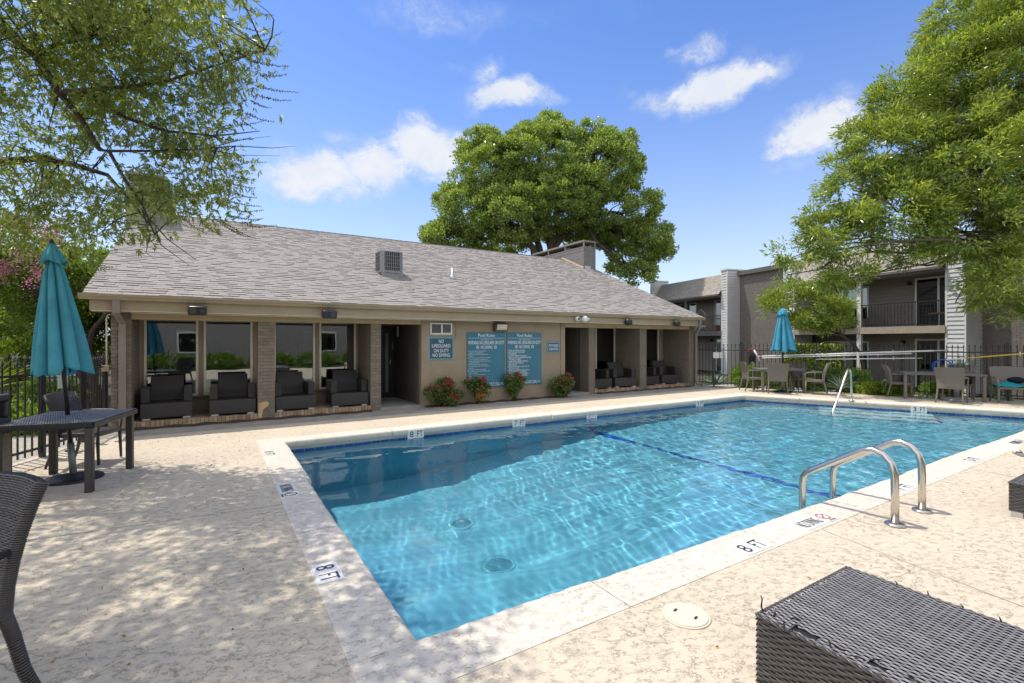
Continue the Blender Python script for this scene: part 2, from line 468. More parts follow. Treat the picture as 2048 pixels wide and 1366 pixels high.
def m_leaf(name, cols, trans=0.42, rough=0.42, back=None):
    m, t = new_mat(name)
    rv = t.island()
    st = [(i / (len(cols) - 1), c) for i, c in enumerate(cols)]
    c = t.ramp(rv, st)
    c = t.mix(t.rng(t.noise(t.pos(), 0.9, 3), 0.35, 0.68, 0, 0.5), c, t.mix(1.0, c, (1.25, 1.22, 0.8), 'MULTIPLY'))
    a = pbsdf(t, c, rough, 0, None, 0.5)
    tr = t.mix(1.0, c, (1.55, 1.6, 0.55), 'MULTIPLY')
    b = t.node('ShaderNodeBsdfTranslucent', {'Color': tr}).outputs[0]
    finish(t, t.node('ShaderNodeMixShader', {0: trans, 1: a, 2: b}).outputs[0]); return m
M_LEAF_VITEX = m_leaf('chaste_tree_leaf', [(0.122, 0.166, 0.060), (0.217, 0.271, 0.092), (0.304, 0.339, 0.136), (0.168, 0.213, 0.092)], 0.45)
M_LEAF_RIGHT = m_leaf('willow_oak_leaf', [(0.124, 0.192, 0.054), (0.195, 0.278, 0.076), (0.320, 0.385, 0.097), (0.163, 0.235, 0.073), (0.468, 0.498, 0.128), (0.140, 0.207, 0.064)], 0.40, 0.28)
M_LEAF_OAK = m_leaf('oak_leaf', [(0.130, 0.208, 0.082), (0.200, 0.290, 0.102), (0.330, 0.417, 0.130), (0.169, 0.251, 0.096), (0.507, 0.541, 0.157)], 0.38, 0.32)
M_LEAF_DARK = m_leaf('myrtle_leaf', [(0.093, 0.151, 0.038), (0.158, 0.232, 0.052), (0.238, 0.315, 0.065)], 0.42)
M_LEAF_HEDGE = m_leaf('hedge_leaf', [(0.085, 0.159, 0.030), (0.159, 0.265, 0.042), (0.254, 0.369, 0.056)], 0.35)
M_LEAF_IVY = m_leaf('ivy_leaf', [(0.084, 0.150, 0.018), (0.180, 0.258, 0.031), (0.264, 0.324, 0.044)], 0.35)
M_LEAF_ROSE = m_leaf('rose_leaf', [(0.060, 0.120, 0.039), (0.108, 0.191, 0.053), (0.204, 0.275, 0.071)], 0.3)
M_LEAF_DRY = m_leaf('dry_leaf', [(0.30, 0.16, 0.04), (0.42, 0.24, 0.07)], 0.2)
M_SEED = m_leaf('seed_head', [(0.080, 0.064, 0.022), (0.135, 0.108, 0.040), (0.17, 0.145, 0.055)], 0.2, 0.6)
M_BLOSSOM = m_leaf('pale_blossom', [(0.30, 0.29, 0.11), (0.40, 0.37, 0.17)], 0.3, 0.6)
def m_petal(name, c0, c1):
    m, t = new_mat(name); c = t.mix(t.island(), c0, c1)
    a = pbsdf(t, c, 0.6); b = t.node('ShaderNodeBsdfTranslucent', {'Color': c}).outputs[0]
    finish(t, t.node('ShaderNodeMixShader', {0: 0.3, 1: a, 2: b}).outputs[0]); return m
M_PETAL = m_petal('rose_petal', (0.60, 0.015, 0.075), (0.75, 0.10, 0.22))
M_PINK = m_petal('myrtle_blossom', (0.50, 0.12, 0.22), (0.62, 0.30, 0.38))
M_BARK = simple('grey_brown_bark', (0.085, 0.064, 0.050), 0.9, var=0.35, nscale=14, bump=0.9, bscale=55)
M_BARKOAK = simple('oak_bark', (0.085, 0.072, 0.058), 0.9, var=0.35, nscale=6, bump=0.9, bscale=25)
M_STEM = simple('green_stem', (0.07, 0.08, 0.03), 0.8, var=0.2)
M_AGAVE = simple('agave_leaf', (0.19, 0.27, 0.21), 0.5, var=0.2, nscale=5)
M_CACTUS = simple('cactus_pad', (0.17, 0.26, 0.14), 0.55, var=0.25, nscale=8, bump=0.3, bscale=40)
M_MULCH = simple('bark_mulch', (0.065, 0.043, 0.030), 0.95, var=0.6, nscale=55, bump=1.0, bscale=55)
M_GRAVEL = simple('pale_gravel', (0.34, 0.315, 0.28), 0.95, var=0.45, nscale=35, bump=1.0, bscale=45)
m, t = new_mat('yard_soil'); p = t.pos()
c = t.mix(t.rng(t.noise(p, 0.7, 6, 0.65), 0.42, 0.6), (0.10, 0.075, 0.05), (0.055, 0.085, 0.025))
c = t.mix(t.rng(t.noise(p, 30, 4, 0.7), 0.35, 0.7), c, t.mix(1.0, c, (0.45, 0.45, 0.45), 'MULTIPLY'))
finish(t, pbsdf(t, c, 0.95, 0, t.bump(t.noise(p, 40, 4, 0.7), 1.0, 0.03))); M_SOIL = m

M_SIDING = simple('grey_siding', (0.60, 0.60, 0.60), 0.6, var=0.06, nscale=2)
M_SIDTAUPE = simple('taupe_siding', (0.262, 0.228, 0.192), 0.7, var=0.08, nscale=2)
M_APTBRICK = simple('dark_painted_brick', (0.196, 0.173, 0.157), 0.8, var=0.15, nscale=6)
M_APTTRIM = simple('tan_slab_paint', (0.375, 0.312, 0.237), 0.7, var=0.1)
M_APTGREY = simple('grey_slab_paint', (0.13, 0.122, 0.115), 0.7, var=0.1)
m, t = new_mat('weathered_mansard'); p = t.objco()
bt = t.node('ShaderNodeTexBrick', {'Vector': p, 'Scale': 1.0, 'Color1': (0.27, 0.25, 0.23, 1), 'Color2': (0.34, 0.315, 0.285, 1), 'Mortar': (0.10, 0.09, 0.085, 1),
    'Mortar Size': 0.012, 'Brick Width': 0.30, 'Row Height': 0.14})
finish(t, pbsdf(t, bt.outputs[0], 0.9, 0, t.bump(bt.outputs[1], -0.6, 0.01))); M_MANSARD = m
M_WHITEPVC = simple('white_pole', (0.75, 0.74, 0.72), 0.3, var=0.03)
M_YELLOW = simple('yellow_pole', (0.55, 0.40, 0.06), 0.35, var=0.1)
M_HOSE = simple('blue_hose', (0.01, 0.09, 0.45), 0.35)
M_BIN = simple('grey_plastic_bin', (0.040, 0.039, 0.042), 0.5, var=0.12)
M_BINPANEL = simple('tan_pebble_panel', (0.23, 0.195, 0.155), 0.85, var=0.3, nscale=70, bump=0.6, bscale=120)
M_LAMPBROWN = simple('rusty_lamp_housing', (0.115, 0.062, 0.040), 0.7, var=0.35, nscale=18)
M_LENS = simple('frosted_lamp_lens', (0.62, 0.57, 0.47), 0.3, var=0.1, nscale=20)
M_HATCH = simple('hatch_cover', (0.60, 0.545, 0.45), 0.7, var=0.07, nscale=6, bump=0.2, bscale=60)
M_EGG = simple('rattan_egg', (0.38, 0.33, 0.26), 0.6)
M_BASKET = simple('wicker_basket', (0.22, 0.13, 0.07), 0.7, var=0.3, nscale=30, bump=0.6, bscale=60)

def m_glass(name, tint, refl=0.5, rough=0.0):
    """thin pane: the fresnel part mirrors, the rest looks through, slightly tinted"""
    m, t = new_mat(name)
    fr = t.node('ShaderNodeFresnel', {'IOR': 1.52}).outputs[0]
    nrm = t.bump(t.noise(t.pos(), 1.3, 2), 0.02, 0.05)
    fac = t.m('ADD', t.m('MULTIPLY', fr, 1.7), refl * 0.1, clamp=True)
    a = t.node('ShaderNodeBsdfTransparent', {'Color': tint}).outputs[0]
    b = t.node('ShaderNodeBsdfGlossy', {'Color': (0.9, 0.92, 0.92), 'Roughness': rough, 'Normal': nrm}).outputs[0]
    finish(t, t.node('ShaderNodeMixShader', {0: fac, 1: a, 2: b}).outputs[0]); return m
M_GLASS = m_glass('window_glass', (0.80, 0.84, 0.80), 1.0)
M_GLASS2 = m_glass('apartment_glass', (0.45, 0.50, 0.48), 1.4)

m, t = new_mat('pool_water')
g = t.node('ShaderNodeBsdfRefraction', {'Color': (0.90, 0.965, 0.985), 'Roughness': 0.0, 'IOR': 1.333}).outputs[0]
gl = t.node('ShaderNodeBsdfGlossy', {'Color': (1, 1, 1), 'Roughness': 0.0}).outputs[0]
fr = t.node('ShaderNodeFresnel', {'IOR': 1.333}).outputs[0]
finish(t, t.node('ShaderNodeMixShader', {0: fr, 1: g, 2: gl}).outputs[0]); M_WATER = m
# ------------------------------------------------------------------ ground, deck, pool
PX0, PY0, PY1 = 0.92, 2.42, 8.30            # pool: left wall, near wall, far wall
PFAR = 13.15                                # far left corner x; the far end is skewed
PNEAR = 15.75                               # far near corner x
WATER_Z = -0.17
def far_x(y): return PNEAR + (PFAR - PNEAR) * (y - PY0) / (PY1 - PY0)
def floor_z(x):
    pts = [(0, -2.45), (3.6, -2.45), (7.25, -1.50), (11.0, -1.0), (20, -0.95)]
    for (a, za), (b, zb) in zip(pts, pts[1:]):
        if x <= b: return za + (zb - za) * (x - a) / (b - a)
    return pts[-1][1]

# ground: one sheet out to the horizon with a hole left for the deck block, falling away beyond the fence
xs = [-400, -120, -40, -14, -8, -5, -3.0, 19.5, 22, 26, 34, 60, 140, 500]
ys = [-400, -120, -40, -16, -9, -6, 11.4, 14, 22, 30, 60, 140, 500]
b = MB()
def gz(x, y):
    z = -0.05
    if x > 16: z -= min(1.0, (x - 16) / 6.0) * 0.42
    return z
def gfn(i, j): return (xs[i], ys[j], gz(xs[i], ys[j]) - 0.02)
for j in range(len(ys)):
    for i in range(len(xs)): b.v.append(gfn(i, j))
for j in range(len(ys) - 1):
    for i in range(len(xs) - 1):
        if xs[i] >= -3.0 and xs[i + 1] <= 19.5 and ys[j] >= -6 and ys[j + 1] <= 11.4: continue
        a = j * len(xs) + i
        b.f.append((a, a + 1, a + 1 + len(xs), a + len(xs)))
struct(b.build('ground', M_SOIL))

FENCE_R = [(14.62, 11.25), (14.72, 10.35), (15.02, 9.62), (17.75, 3.72), (19.4, 0.1)]
# deck as a polygon ring round the pool
dz = 0.0
CW = 0.36     # coping width
b = MB()
ox0, oy0, oy1 = PX0 - CW, PY0 - CW, PY1 + CW
def ofar(y): return far_x(y) + CW * 1.08
W0 = 10.05
def deck_poly(pts):
    pts3 = [(x, y, dz) for x, y in pts]
    b.add(pts3 + [(x, y, -0.25) for x, y in pts], [tuple(range(len(pts)))])
b.add([(-3.0, -6, 0), (ox0, -6, 0), (ox0, W0, 0), (-1.75, W0, 0), (-3.0, 6.6, 0)], [(0, 1, 2, 3, 4)])
b.add([(ox0, -6, 0), (19.5, -6, 0), (19.5, 0.0, 0), (ofar(oy0) + 0.0, oy0, 0), (ox0, oy0, 0)], [(0, 1, 2, 3, 4)])
b.add([(ox0, oy1, 0), (ofar(oy1), oy1, 0), (15.0, 9.7, 0), (14.9, W0, 0), (ox0, W0, 0)], [(0, 1, 2, 3, 4)])
b.add([(ofar(oy0), oy0, 0), (19.5, 0.0, 0), (17.85, 3.7, 0), (15.0, 9.7, 0), (ofar(oy1), oy1, 0)], [(0, 1, 2, 3, 4)])
# skirt so the slab has a thickness where the yard falls away
b.add([(15.0, 9.7, 0), (17.85, 3.7, 0), (19.5, 0, 0), (19.5, 0, -0.6), (17.85, 3.7, -0.6), (15.0, 9.7, -0.6)], [(0, 1, 4, 5), (1, 2, 3, 4)])
b.add([(-3.0, -6, 0), (-3.0, 6.6, 0), (-1.75, W0, 0), (-1.75, W0, -.4), (-3.0, 6.6, -.4), (-3.0, -6, -.4)], [(0, 1, 4, 5), (1, 2, 3, 4)])
deck = struct(b.build('pool_deck', M_DECK))
# walkway strip along the clubhouse and mulch bed edge
b = MB(); b.box(-1.75, W0 + 0.004, -0.3, 14.75, 10.98, -0.006)
struct(b.build('walkway', M_WALK))
# control joint in the deck from the pool corner to the walkway, and others: thin raised sealant
b = MB()
for (x0, y0, x1, y1) in ((0.70, 8.68, 0.78, W0), (ox0, 5.15, -2.0, 5.35), (ox0 + 3.8, oy0 - 0.01, 3.4, -3), (8.0, oy0 - 0.01, 7.4, -3), (6.4, 8.68, 6.5, W0)):
    d_ = Vector((x1 - x0, y1 - y0, 0)).normalized(); n_ = Vector((-d_.y, d_.x, 0)) * 0.006
    q = [Vector((x0, y0, 0.004)) - n_, Vector((x0, y0, 0.004)) + n_, Vector((x1, y1, 0.004)) + n_, Vector((x1, y1, 0.004)) - n_]
    b.add(q, [(0, 3, 2, 1)])
jj = struct(b.build('deck_joint', simple('joint_sealant', (0.55, 0.50, 0.42), 0.8)))
jj['kind'] = 'stuff'
# hairline cracks wandering over the coating
b = MB(); rgc = random.Random(12)
for (x, y, a, L_) in ((2.9, 1.2, .35, 1.6), (-.9, 6.0, 1.2, 1.3), (4.6, .5, 2.2, .9), (-.2, 3.0, 2.6, 1.5), (7.6, 1.2, .2, 1.8), (3.6, 9.3, .1, 1.4)):
    p = Vector((x, y, .0035)); th = a; n_ = int(L_ / .03)
    for k in range(n_):
        th = a + .7 * math.sin(k * .21 + x) + rgc.uniform(-.5, .5); q = p + Vector((math.cos(th), math.sin(th), 0)) * .03; w_ = Vector((-math.sin(th), math.cos(th), 0)) * .0012
        b.add([p - w_, p + w_, q + w_, q - w_], [(0, 3, 2, 1)]); p = q
b.build('deck_cracks', simple('crack_line', (0.20, 0.165, 0.125), 0.9), None, kind='stuff')

# pool basin: floor profile swept across, walls, steps
b = MB()
nx = 40
def basin(u, v):
    y = PY0 + (PY1 - PY0) * v; x = PX0 + (far_x(y) - PX0) * u
    return (x, y, floor_z(x))
b.grid(basin, nx, 8)
def wall(p0, p1, n, flip):
    def fn(u, v):
        x = p0[0] + (p1[0] - p0[0]) * u; y = p0[1] + (p1[1] - p0[1]) * u
        z0 = floor_z(x); return (x, y, -0.10 + (z0 + 0.10) * v)
    b.grid(fn, n, 6)
wall((PX0, PY0), (far_x(PY0), PY0), 40, 0)
wall((PX0, PY1), (far_x(PY1), PY1), 40, 0)
wall((PX0, PY0), (PX0, PY1), 12, 0)
wall((far_x(PY0), PY0), (far_x(PY1), PY1), 12, 0)
basin_o = struct(b.build('pool_basin', M_PLASTER))
basin_o.cycles.is_caustics_receiver = True
# blue line of tiles where the floor breaks to the deep end
b = MB()
for k in range(39):
    y = PY0 + 0.02 + k * 0.15
    b.box(7.20, y, floor_z(7.25) - 0.01, 7.30, y + 0.143, floor_z(7.25) + 0.012)
for k in range(8):
    z = floor_z(7.25) + 0.01 + k * 0.15
    b.box(7.20, PY1 - 0.008, z, 7.30, PY1 + 0.01, z + 0.143)
line_o = b.build('floor_line_tiles', simple('cobalt_tile', (0.02, 0.13, 0.50), 0.3), basin_o, kind='stuff')
line_o.cycles.is_caustics_receiver = True
# entry steps at the far end under the handrail
edge = (Vector((PFAR, PY1, 0)) - Vector((PNEAR, PY0, 0))).normalized(); inn = Vector((-edge.y, edge.x, 0))
if inn.x > 0: inn = -inn
mid = Vector((far_x(5.55), 5.55, 0))
for k, (dp, zt) in enumerate(((0.36, -0.36), (0.72, -0.58), (1.08, -0.79))):
    b = MB(); q = [mid + edge * 1.15, mid - edge * 1.15, mid - edge * (1.15) + inn * dp, mid + edge * (1.15) + inn * dp]
    b.prism([(p.x, p.y) for p in q], -1.05, zt)
    o = b.build('pool_step', M_STEP, basin_o); o.cycles.is_caustics_receiver = True
# two round main drain grates on the floor
for (x, y) in ((3.0, 6.2), (2.95, 5.1)):
    z = floor_z(x)
    g_ = MB(); g_.lathe([(0.0, 0), (0.21, 0), (0.21, 0.008), (0.165, 0.010), (0.16, 0.004), (0.0, 0.004)], 28, (x, y, z))
    for k in range(-6, 7):
        hw = math.sqrt(max(0, 0.16 ** 2 - (k * 0.024) ** 2)); g_.box(x - hw, y + k * 0.024 - 0.007, z + 0.003, x + hw, y + k * 0.024 + 0.007, z + 0.011)
    dr = g_.build('drain_grate', M_PLASTER, None, True)
    tag(dr, 'round white drain grate on the deep floor, ' + ('the farther of two' if y > 6 else 'the nearer of two'), 'drain grate', 'drain grates on the pool floor')
    dr.cycles.is_caustics_receiver = True

# water: a rippled sheet, real waves in the mesh
GX, GY = 520, 250
U, V = np.meshgrid(np.linspace(0, 1, GX + 1), np.linspace(0, 1, GY + 1))
Yw = PY0 - 0.02 + (PY1 - PY0 + 0.04) * V
Xw = PX0 - 0.02 + (PNEAR + (PFAR - PNEAR) * (Yw - PY0) / (PY1 - PY0) + 0.04 - PX0) * U
Zw = np.zeros_like(Xw)
rw = np.random.default_rng(5)
for k in range(54):
    lam = 0.11 * (1.9 / 0.11) ** rw.random()
    th = rw.uniform(0, 2 * math.pi); ph = rw.uniform(0, 6.28)
    amp = 0.0021 * (lam ** 1.05) * (1.0 if lam < .45 else .55) * rw.uniform(0.5, 1.2)
    kx, ky = 2 * math.pi / lam * math.cos(th), 2 * math.pi / lam * math.sin(th)
    calm = 0.26 + 1.3 * np.clip((Xw - 3.0) / 6.0, 0, 1) if lam < 0.5 else 1.0
    Zw += amp * calm * np.sin(kx * Xw + ky * Yw + ph + 0.6 * np.sin(0.7 * Xw + 1.1 * Yw + k))
verts = np.stack([Xw, Yw, Zw + WATER_Z], -1).reshape(-1, 3)
ii, jj_ = np.meshgrid(np.arange(GX), np.arange(GY)); a = (jj_ * (GX + 1) + ii).ravel()
faces = np.stack([a, a + 1, a + GX + 2, a + GX + 1], 1)
wo_ = link('water', np_mesh('water', verts, faces, M_WATER, True)); struct(wo_)
wo_.cycles.is_caustics_caster = True

# coping slabs: each its own piece, edges slightly off line, rounded nose over the water
def slab(q0, q1, inner, jit, name='coping_slab', mt=None):
    """q0->q1 runs along the pool edge, inner is the unit vector to the water"""
    a0 = Vector((q0[0], q0[1], 0)); a1 = Vector((q1[0], q1[1], 0)); inner = Vector((inner[0], inner[1], 0))
    prof = [(-CW, -0.09), (-CW, 0.004), (-0.03, 0.006), (-0.008, 0.0), (0.008, -0.014), (0.012, -0.035), (0.010, -0.085), (0.0, -0.098)]
    L_ = (a1 - a0).length; n = max(2, int(L_ / 0.08)); b = MB(); dirv = (a1 - a0).normalized()
    wob = [random.uniform(-0.004, 0.004) for _ in range(n + 1)]
    for i in range(n + 1):
        p = a0 + dirv * (0.003 + (L_ - 0.006) * i / n)
        for k, (d_, z) in enumerate(prof):
            off = d_ + (jit + wob[i] if k > 1 else 0.0)
            b.v.append(tuple(p + inner * off + Vector((0, 0, z + (0 if k < 2 else 0.4 * wob[i])))))
    m_ = len(prof)
    for i in range(n):
        for k in range(m_ - 1):
            A = i * m_ + k; b.f.append((A, A + 1, A + m_ + 1, A + m_))
    b.f.append(tuple(range(m_ - 1, -1, -1))); b.f.append(tuple(n * m_ + k for k in range(m_)))
    return b.build(name, mt or M_COPE, basin_o, True)
def run(p0, p1, inner, cuts):
    p0 = Vector((p0[0], p0[1], 0)); p1 = Vector((p1[0], p1[1], 0))
    c = [0.0] + cuts + [1.0]
    for a, b_ in zip(c, c[1:]):
        o = slab(p0.lerp(p1, a), p0.lerp(p1, b_), inner, random.uniform(-0.022, 0.022))
        md = o.modifiers.new('split', 'EDGE_SPLIT'); md.split_angle = R_(50)
run((PX0, PY0 - 0.0), (PX0, PY1 + CW), (1, 0), [0.30, 0.565, 0.80])
run((PX0 + 0.0, PY1), (PFAR + 0.02, PY1), (0, -1), [k / 7 for k in range(1, 7)])
run((PFAR, PY1 + CW * 0.9), (PNEAR, PY0 - 0.0), (inn.x, inn.y), [0.25, 0.5, 0.75])
run((PX0 - CW, PY0), (PNEAR + CW, PY0), (0, 1), [0.10, 0.205, 0.30, 0.42, 0.49, 0.62, 0.75, 0.88])

# band of blue glazed tiles at the waterline of the far wall and the far end
def tile_band(p0, p1, inner, size=0.152):
    p0 = Vector((p0[0], p0[1], 0)); p1 = Vector((p1[0], p1[1], 0)); L_ = (p1 - p0).length; n = int(L_ / size)
    dv = (p1 - p0).normalized(); inner = Vector((inner[0], inner[1], 0))
    me = MB(); me.box(-size / 2 + 0.004, 0, -0.042, size / 2 - 0.004, 0.010, 0.042)
    mesh = me.mesh('waterline_tile', M_BLUE)
    back = MB(); q = [p0 - inner * 0.02, p1 - inner * 0.02, p1 + inner * 0.006, p0 + inner * 0.006]
    back.prism([(p.x, p.y) for p in q], -0.245, -0.098); back.build('tile_bedding', M_FACE, basin_o)
    for k in range(n):
        o = link('waterline_tile', mesh, basin_o)
        o.location = p0 + dv * (k + 0.5) * (L_ / n) + Vector((0, 0, -0.180)) + inner * 0.003
        o.rotation_euler = (0, 0, math.atan2(dv.y, dv.x) if (Vector((-dv.y, dv.x, 0)).dot(inner) > 0) else math.atan2(-dv.y, -dv.x))
tile_band((PX0, PY1), (PFAR, PY1), (0, -1))
tile_band((PFAR, PY1), (PNEAR, PY0), (inn.x, inn.y))

# ------------------------------------------------------------------ depth markers and no diving tiles
def tile_thing(label, origin, ux, uy, w, h, cells, cat='depth marker'):
    """white tile set into a surface; ux/uy span it; cells = list of (text, cx, cy, w, h, vertical?)"""
    o = thing('depth_marker' if cat == 'depth marker' else 'no_diving_tile', label, cat, origin)
    M = frame_M((0, 0, 0), ux, uy)
    for (s, cx, cy, cw, ch) in cells['tiles']:
        b = MB(); b.box(cx - cw / 2, cy - ch / 2, -0.012, cx + cw / 2, cy + ch / 2, 0.004, M); b.build('tile', M_WTILE, o)
    for (s, cx, cy, cw, ch, mt) in cells['text']:
        me = text_mesh('lettering', s, mt, cw, ch, 0.0012); me.transform(M @ Matrix.Translation((cx, cy, 0.0052))); link('lettering', me, o)
    if 'ring' in cells:
        cx, cy, r = cells['ring']; b = MB()
        N_ = 28
        for k in range(N_):
            t0, t1 = 2 * math.pi * k / N_, 2 * math.pi * (k + 1) / N_
            b.add([(cx + r * math.cos(t0), cy + r * math.sin(t0), 0.0062), (cx + r * math.cos(t1), cy + r * math.sin(t1), 0.0062),
                   (cx + r * .8 * math.cos(t1), cy + r * .8 * math.sin(t1), 0.0062), (cx + r * .8 * math.cos(t0), cy + r * .8 * math.sin(t0), 0.0062)], [(0, 1, 2, 3)], M)
        a = R_(40); dx, dy = math.cos(a), math.sin(a); nx_, ny_ = -dy * r * .08, dx * r * .08
        b.add([(cx - dx * r * .85 + nx_, cy - dy * r * .85 + ny_, .0064), (cx - dx * r * .85 - nx_, cy - dy * r * .85 - ny_, .0064), (cx + dx * r * .85 - nx_, cy + dy * r * .85 - ny_, .0064), (cx + dx * r * .85 + nx_, cy + dy * r * .85 + ny_, .0064)], [(0, 1, 2, 3)], M)
        b.build('prohibition_ring', cells['ringmat'], o)
        b = MB()   # small diver: body, arms and head
        b.add([(cx + r * .55, cy + r * .30, .0058), (cx + r * .48, cy + r * .42, .0058), (cx - r * .2, cy - r * .02, .0058), (cx - r * .1, cy - r * .16, .0058)], [(0, 1, 2, 3)], M)
        b.add([(cx - r * .12, cy - r * .02, .0057), (cx - r * .22, cy - r * .12, .0057), (cx - r * .5, cy - r * .5, .0057), (cx - r * .42, cy - r * .54, .0057)], [(0, 1, 2, 3)], M)
        b.add([(cx - r * .34 + r * .12 * math.cos(q), cy - r * .1 + r * .12 * math.sin(q), .0058) for q in [k * math.pi / 4 for k in range(8)]], [tuple(range(8))], M)
        b.build('diver_pictogram', M_INK, o)
    return o
def ft(label, origin, ux, uy, num, w=0.30, h=0.15, ink=M_INK):
    return tile_thing(label, origin, ux, uy, w, h, {
        'tiles': [('', -w / 4, 0, w / 2 - 0.004, h), ('', w / 4, 0, w / 2 - 0.004, h)],
        'text': [(num, -w / 4, 0, w * .22, h * .72, ink), ('FT', w / 4, 0, w * .33, h * .72, ink)]})
def nodive(label, origin, ux, uy, ringmat, ink, w=0.44, h=0.16):
    return tile_thing(label, origin, ux, uy, w, h, {
        'tiles': [('', -w * .17, 0, w * .64, h), ('', w * .33, 0, w * .33, h)],
        'text': [('NO DIVING', -w * .165, 0, w * .54, h * .70, ink), ('NO DIVING', w * .35, -h * .40, w * .2, h * .1, ink)],
        'ring': (w * .335, h * .07, h * .36), 'ringmat': ringmat}, 'no diving tile')
zc = 0.006
# far wall, upright at the waterline
FWY = PY1 - 0.022
ft('eight foot depth tile upright on the far pool wall, leftmost there', (3.09, FWY, -0.093), (1, 0, 0), (0, 0, 1), '8', 0.31, 0.15)
ft('seven foot depth tile upright on the far pool wall', (5.31, FWY, -0.093), (1, 0, 0), (0, 0, 1), '7', 0.31, 0.15)
ft('five foot depth tile upright on the far pool wall by the blue floor line', (7.28, FWY, -0.093), (1, 0, 0), (0, 0, 1), '5', 0.31, 0.15)
ft('three foot depth tile upright on the far long wall, near the corner', (11.1, FWY, -0.093), (1, 0, 0), (0, 0, 1), '3', 0.31, 0.15)
e5 = Vector((far_x(4.72), 4.72, -0.093)) + inn * 0.022
ft('three foot depth tile upright at the shallow end below the tables', e5, -edge, (0, 0, 1), '3', 0.31, 0.15)
# on top of the coping, left side, read from the water
XL = 0.655
ft('eight foot tile flat on the left coping at the far corner', (XL, 7.56, zc), (0, -1, 0), (1, 0, 0), '8', 0.30, 0.16)
nodive('black ringed NO DIVING tile on the left coping', (XL, 5.58, zc), (0, -1, 0), (1, 0, 0), M_INK, M_INK, 0.50, 0.17)
ft('eight foot tile in tree shade on the near left coping', (XL - 0.0, 3.46, zc), (0, -1, 0), (1, 0, 0), '8', 0.30, 0.17, M_INKGREY)
# near side
YN = 2.165
ft('sunlit eight foot tile on the near coping by the ottoman', (3.52, YN, zc), (1, 0, 0), (0, 1, 0), '8', 0.33, 0.17)
nodive('red ringed NO DIVING tile beside the ladder', (4.49, YN + .01, zc), (1, 0, 0), (0, 1, 0), M_RED, M_INK, 0.52, 0.17)
ft('seven foot tile on the near coping behind the ladder rails', (6.33, YN, zc), (1, 0, 0), (0, 1, 0), '7', 0.34, 0.17)
ft('five foot tile on the near coping beyond the ladder', (8.60, YN + .02, zc), (1, 0, 0), (0, 1, 0), '5', 0.34, 0.17)
nodive('farthest NO DIVING tile on the near coping at right edge', (10.7, YN + .02, zc), (1, 0, 0), (0, 1, 0), M_RED, M_INK, 0.55, 0.17)
# ------------------------------------------------------------------ clubhouse
XL0, XR0 = -1.57, 14.43      # outer wall ends
WY = 10.95                   # front of the piers
WIN = 12.1                   # window plane
HZ = 1.985                   # underside of the header
house = thing('clubhouse', 'long low taupe brick clubhouse with a grey shingle roof behind the pool', 'building', (6.4, 14.2, 0))
def hp(name, b, mat, **k): return b.build(name, mat, house, world=True, **k)

# brickwork -----------------------------------------------------------
CO_H, BR_H, BR_L, JT = 0.0685, 0.0585, 0.194, 0.010
_bm = {}
def brick_mesh(L_, mat, H=BR_H, dp=0.05):
    k = (round(L_, 3), mat.name, round(H, 3))
    if k not in _bm:
        b = MB(); c = 0.003
        # face with eased edges
        b.add([(-L_ / 2, 0, -H / 2), (L_ / 2, 0, -H / 2), (L_ / 2, 0, H / 2), (-L_ / 2, 0, H / 2),
               (-L_ / 2 + c, -0.004, -H / 2 + c), (L_ / 2 - c, -0.004, -H / 2 + c), (L_ / 2 - c, -0.004, H / 2 - c), (-L_ / 2 + c, -0.004, H / 2 - c),
               (-L_ / 2, dp, -H / 2), (L_ / 2, dp, -H / 2), (L_ / 2, dp, H / 2), (-L_ / 2, dp, H / 2)],
              [(4, 5, 6, 7), (0, 1, 5, 4), (1, 2, 6, 5), (2, 3, 7, 6), (3, 0, 4, 7), (0, 3, 11, 8), (1, 9, 10, 2), (3, 2, 10, 11), (0, 8, 9, 1)])
        _bm[k] = b.mesh('brick', mat)
    return _bm[k]
def lay_bricks(parent, o, ux, length, z0, z1, mat=M_BRICK, single=True, acc=None):
    """running bond on a vertical face starting at o going along ux; outward is ux rotated -90 deg"""
    ux = Vector((ux[0], ux[1], 0)).normalized(); rot = math.atan2(ux.y, ux.x); nrm = Vector((ux.y, -ux.x, 0))
    row = 0; z = z0 + CO_H / 2
    while z + CO_H / 2 <= z1 + 0.02:
        s = 0.0; first = True
        while s < length - 0.02:
            L_ = BR_L if not (first and row % 2) else BR_L / 2 - JT / 2
            if s + L_ > length or length - (s + L_) < 0.035: L_ = length - s
            L_ = round(L_, 3)
            p = Vector((o[0], o[1], 0)) + ux * (s + L_ / 2) + Vector((0, 0, z)) + nrm * random.uniform(-0.002, 0.002)
            if single:
                br = link('brick', brick_mesh(L_, mat), parent); br.location = p; br.rotation_euler = (random.uniform(-.012, .012), 0, rot + random.uniform(-.008, .008))
            else:
                acc.cbox((0, 0.02, 0), (L_, 0.05, BR_H), Matrix.Translation(p) @ Matrix.Rotation(rot, 4, 'Z'))
            s += L_ + JT; first = False
        row += 1; z += CO_H

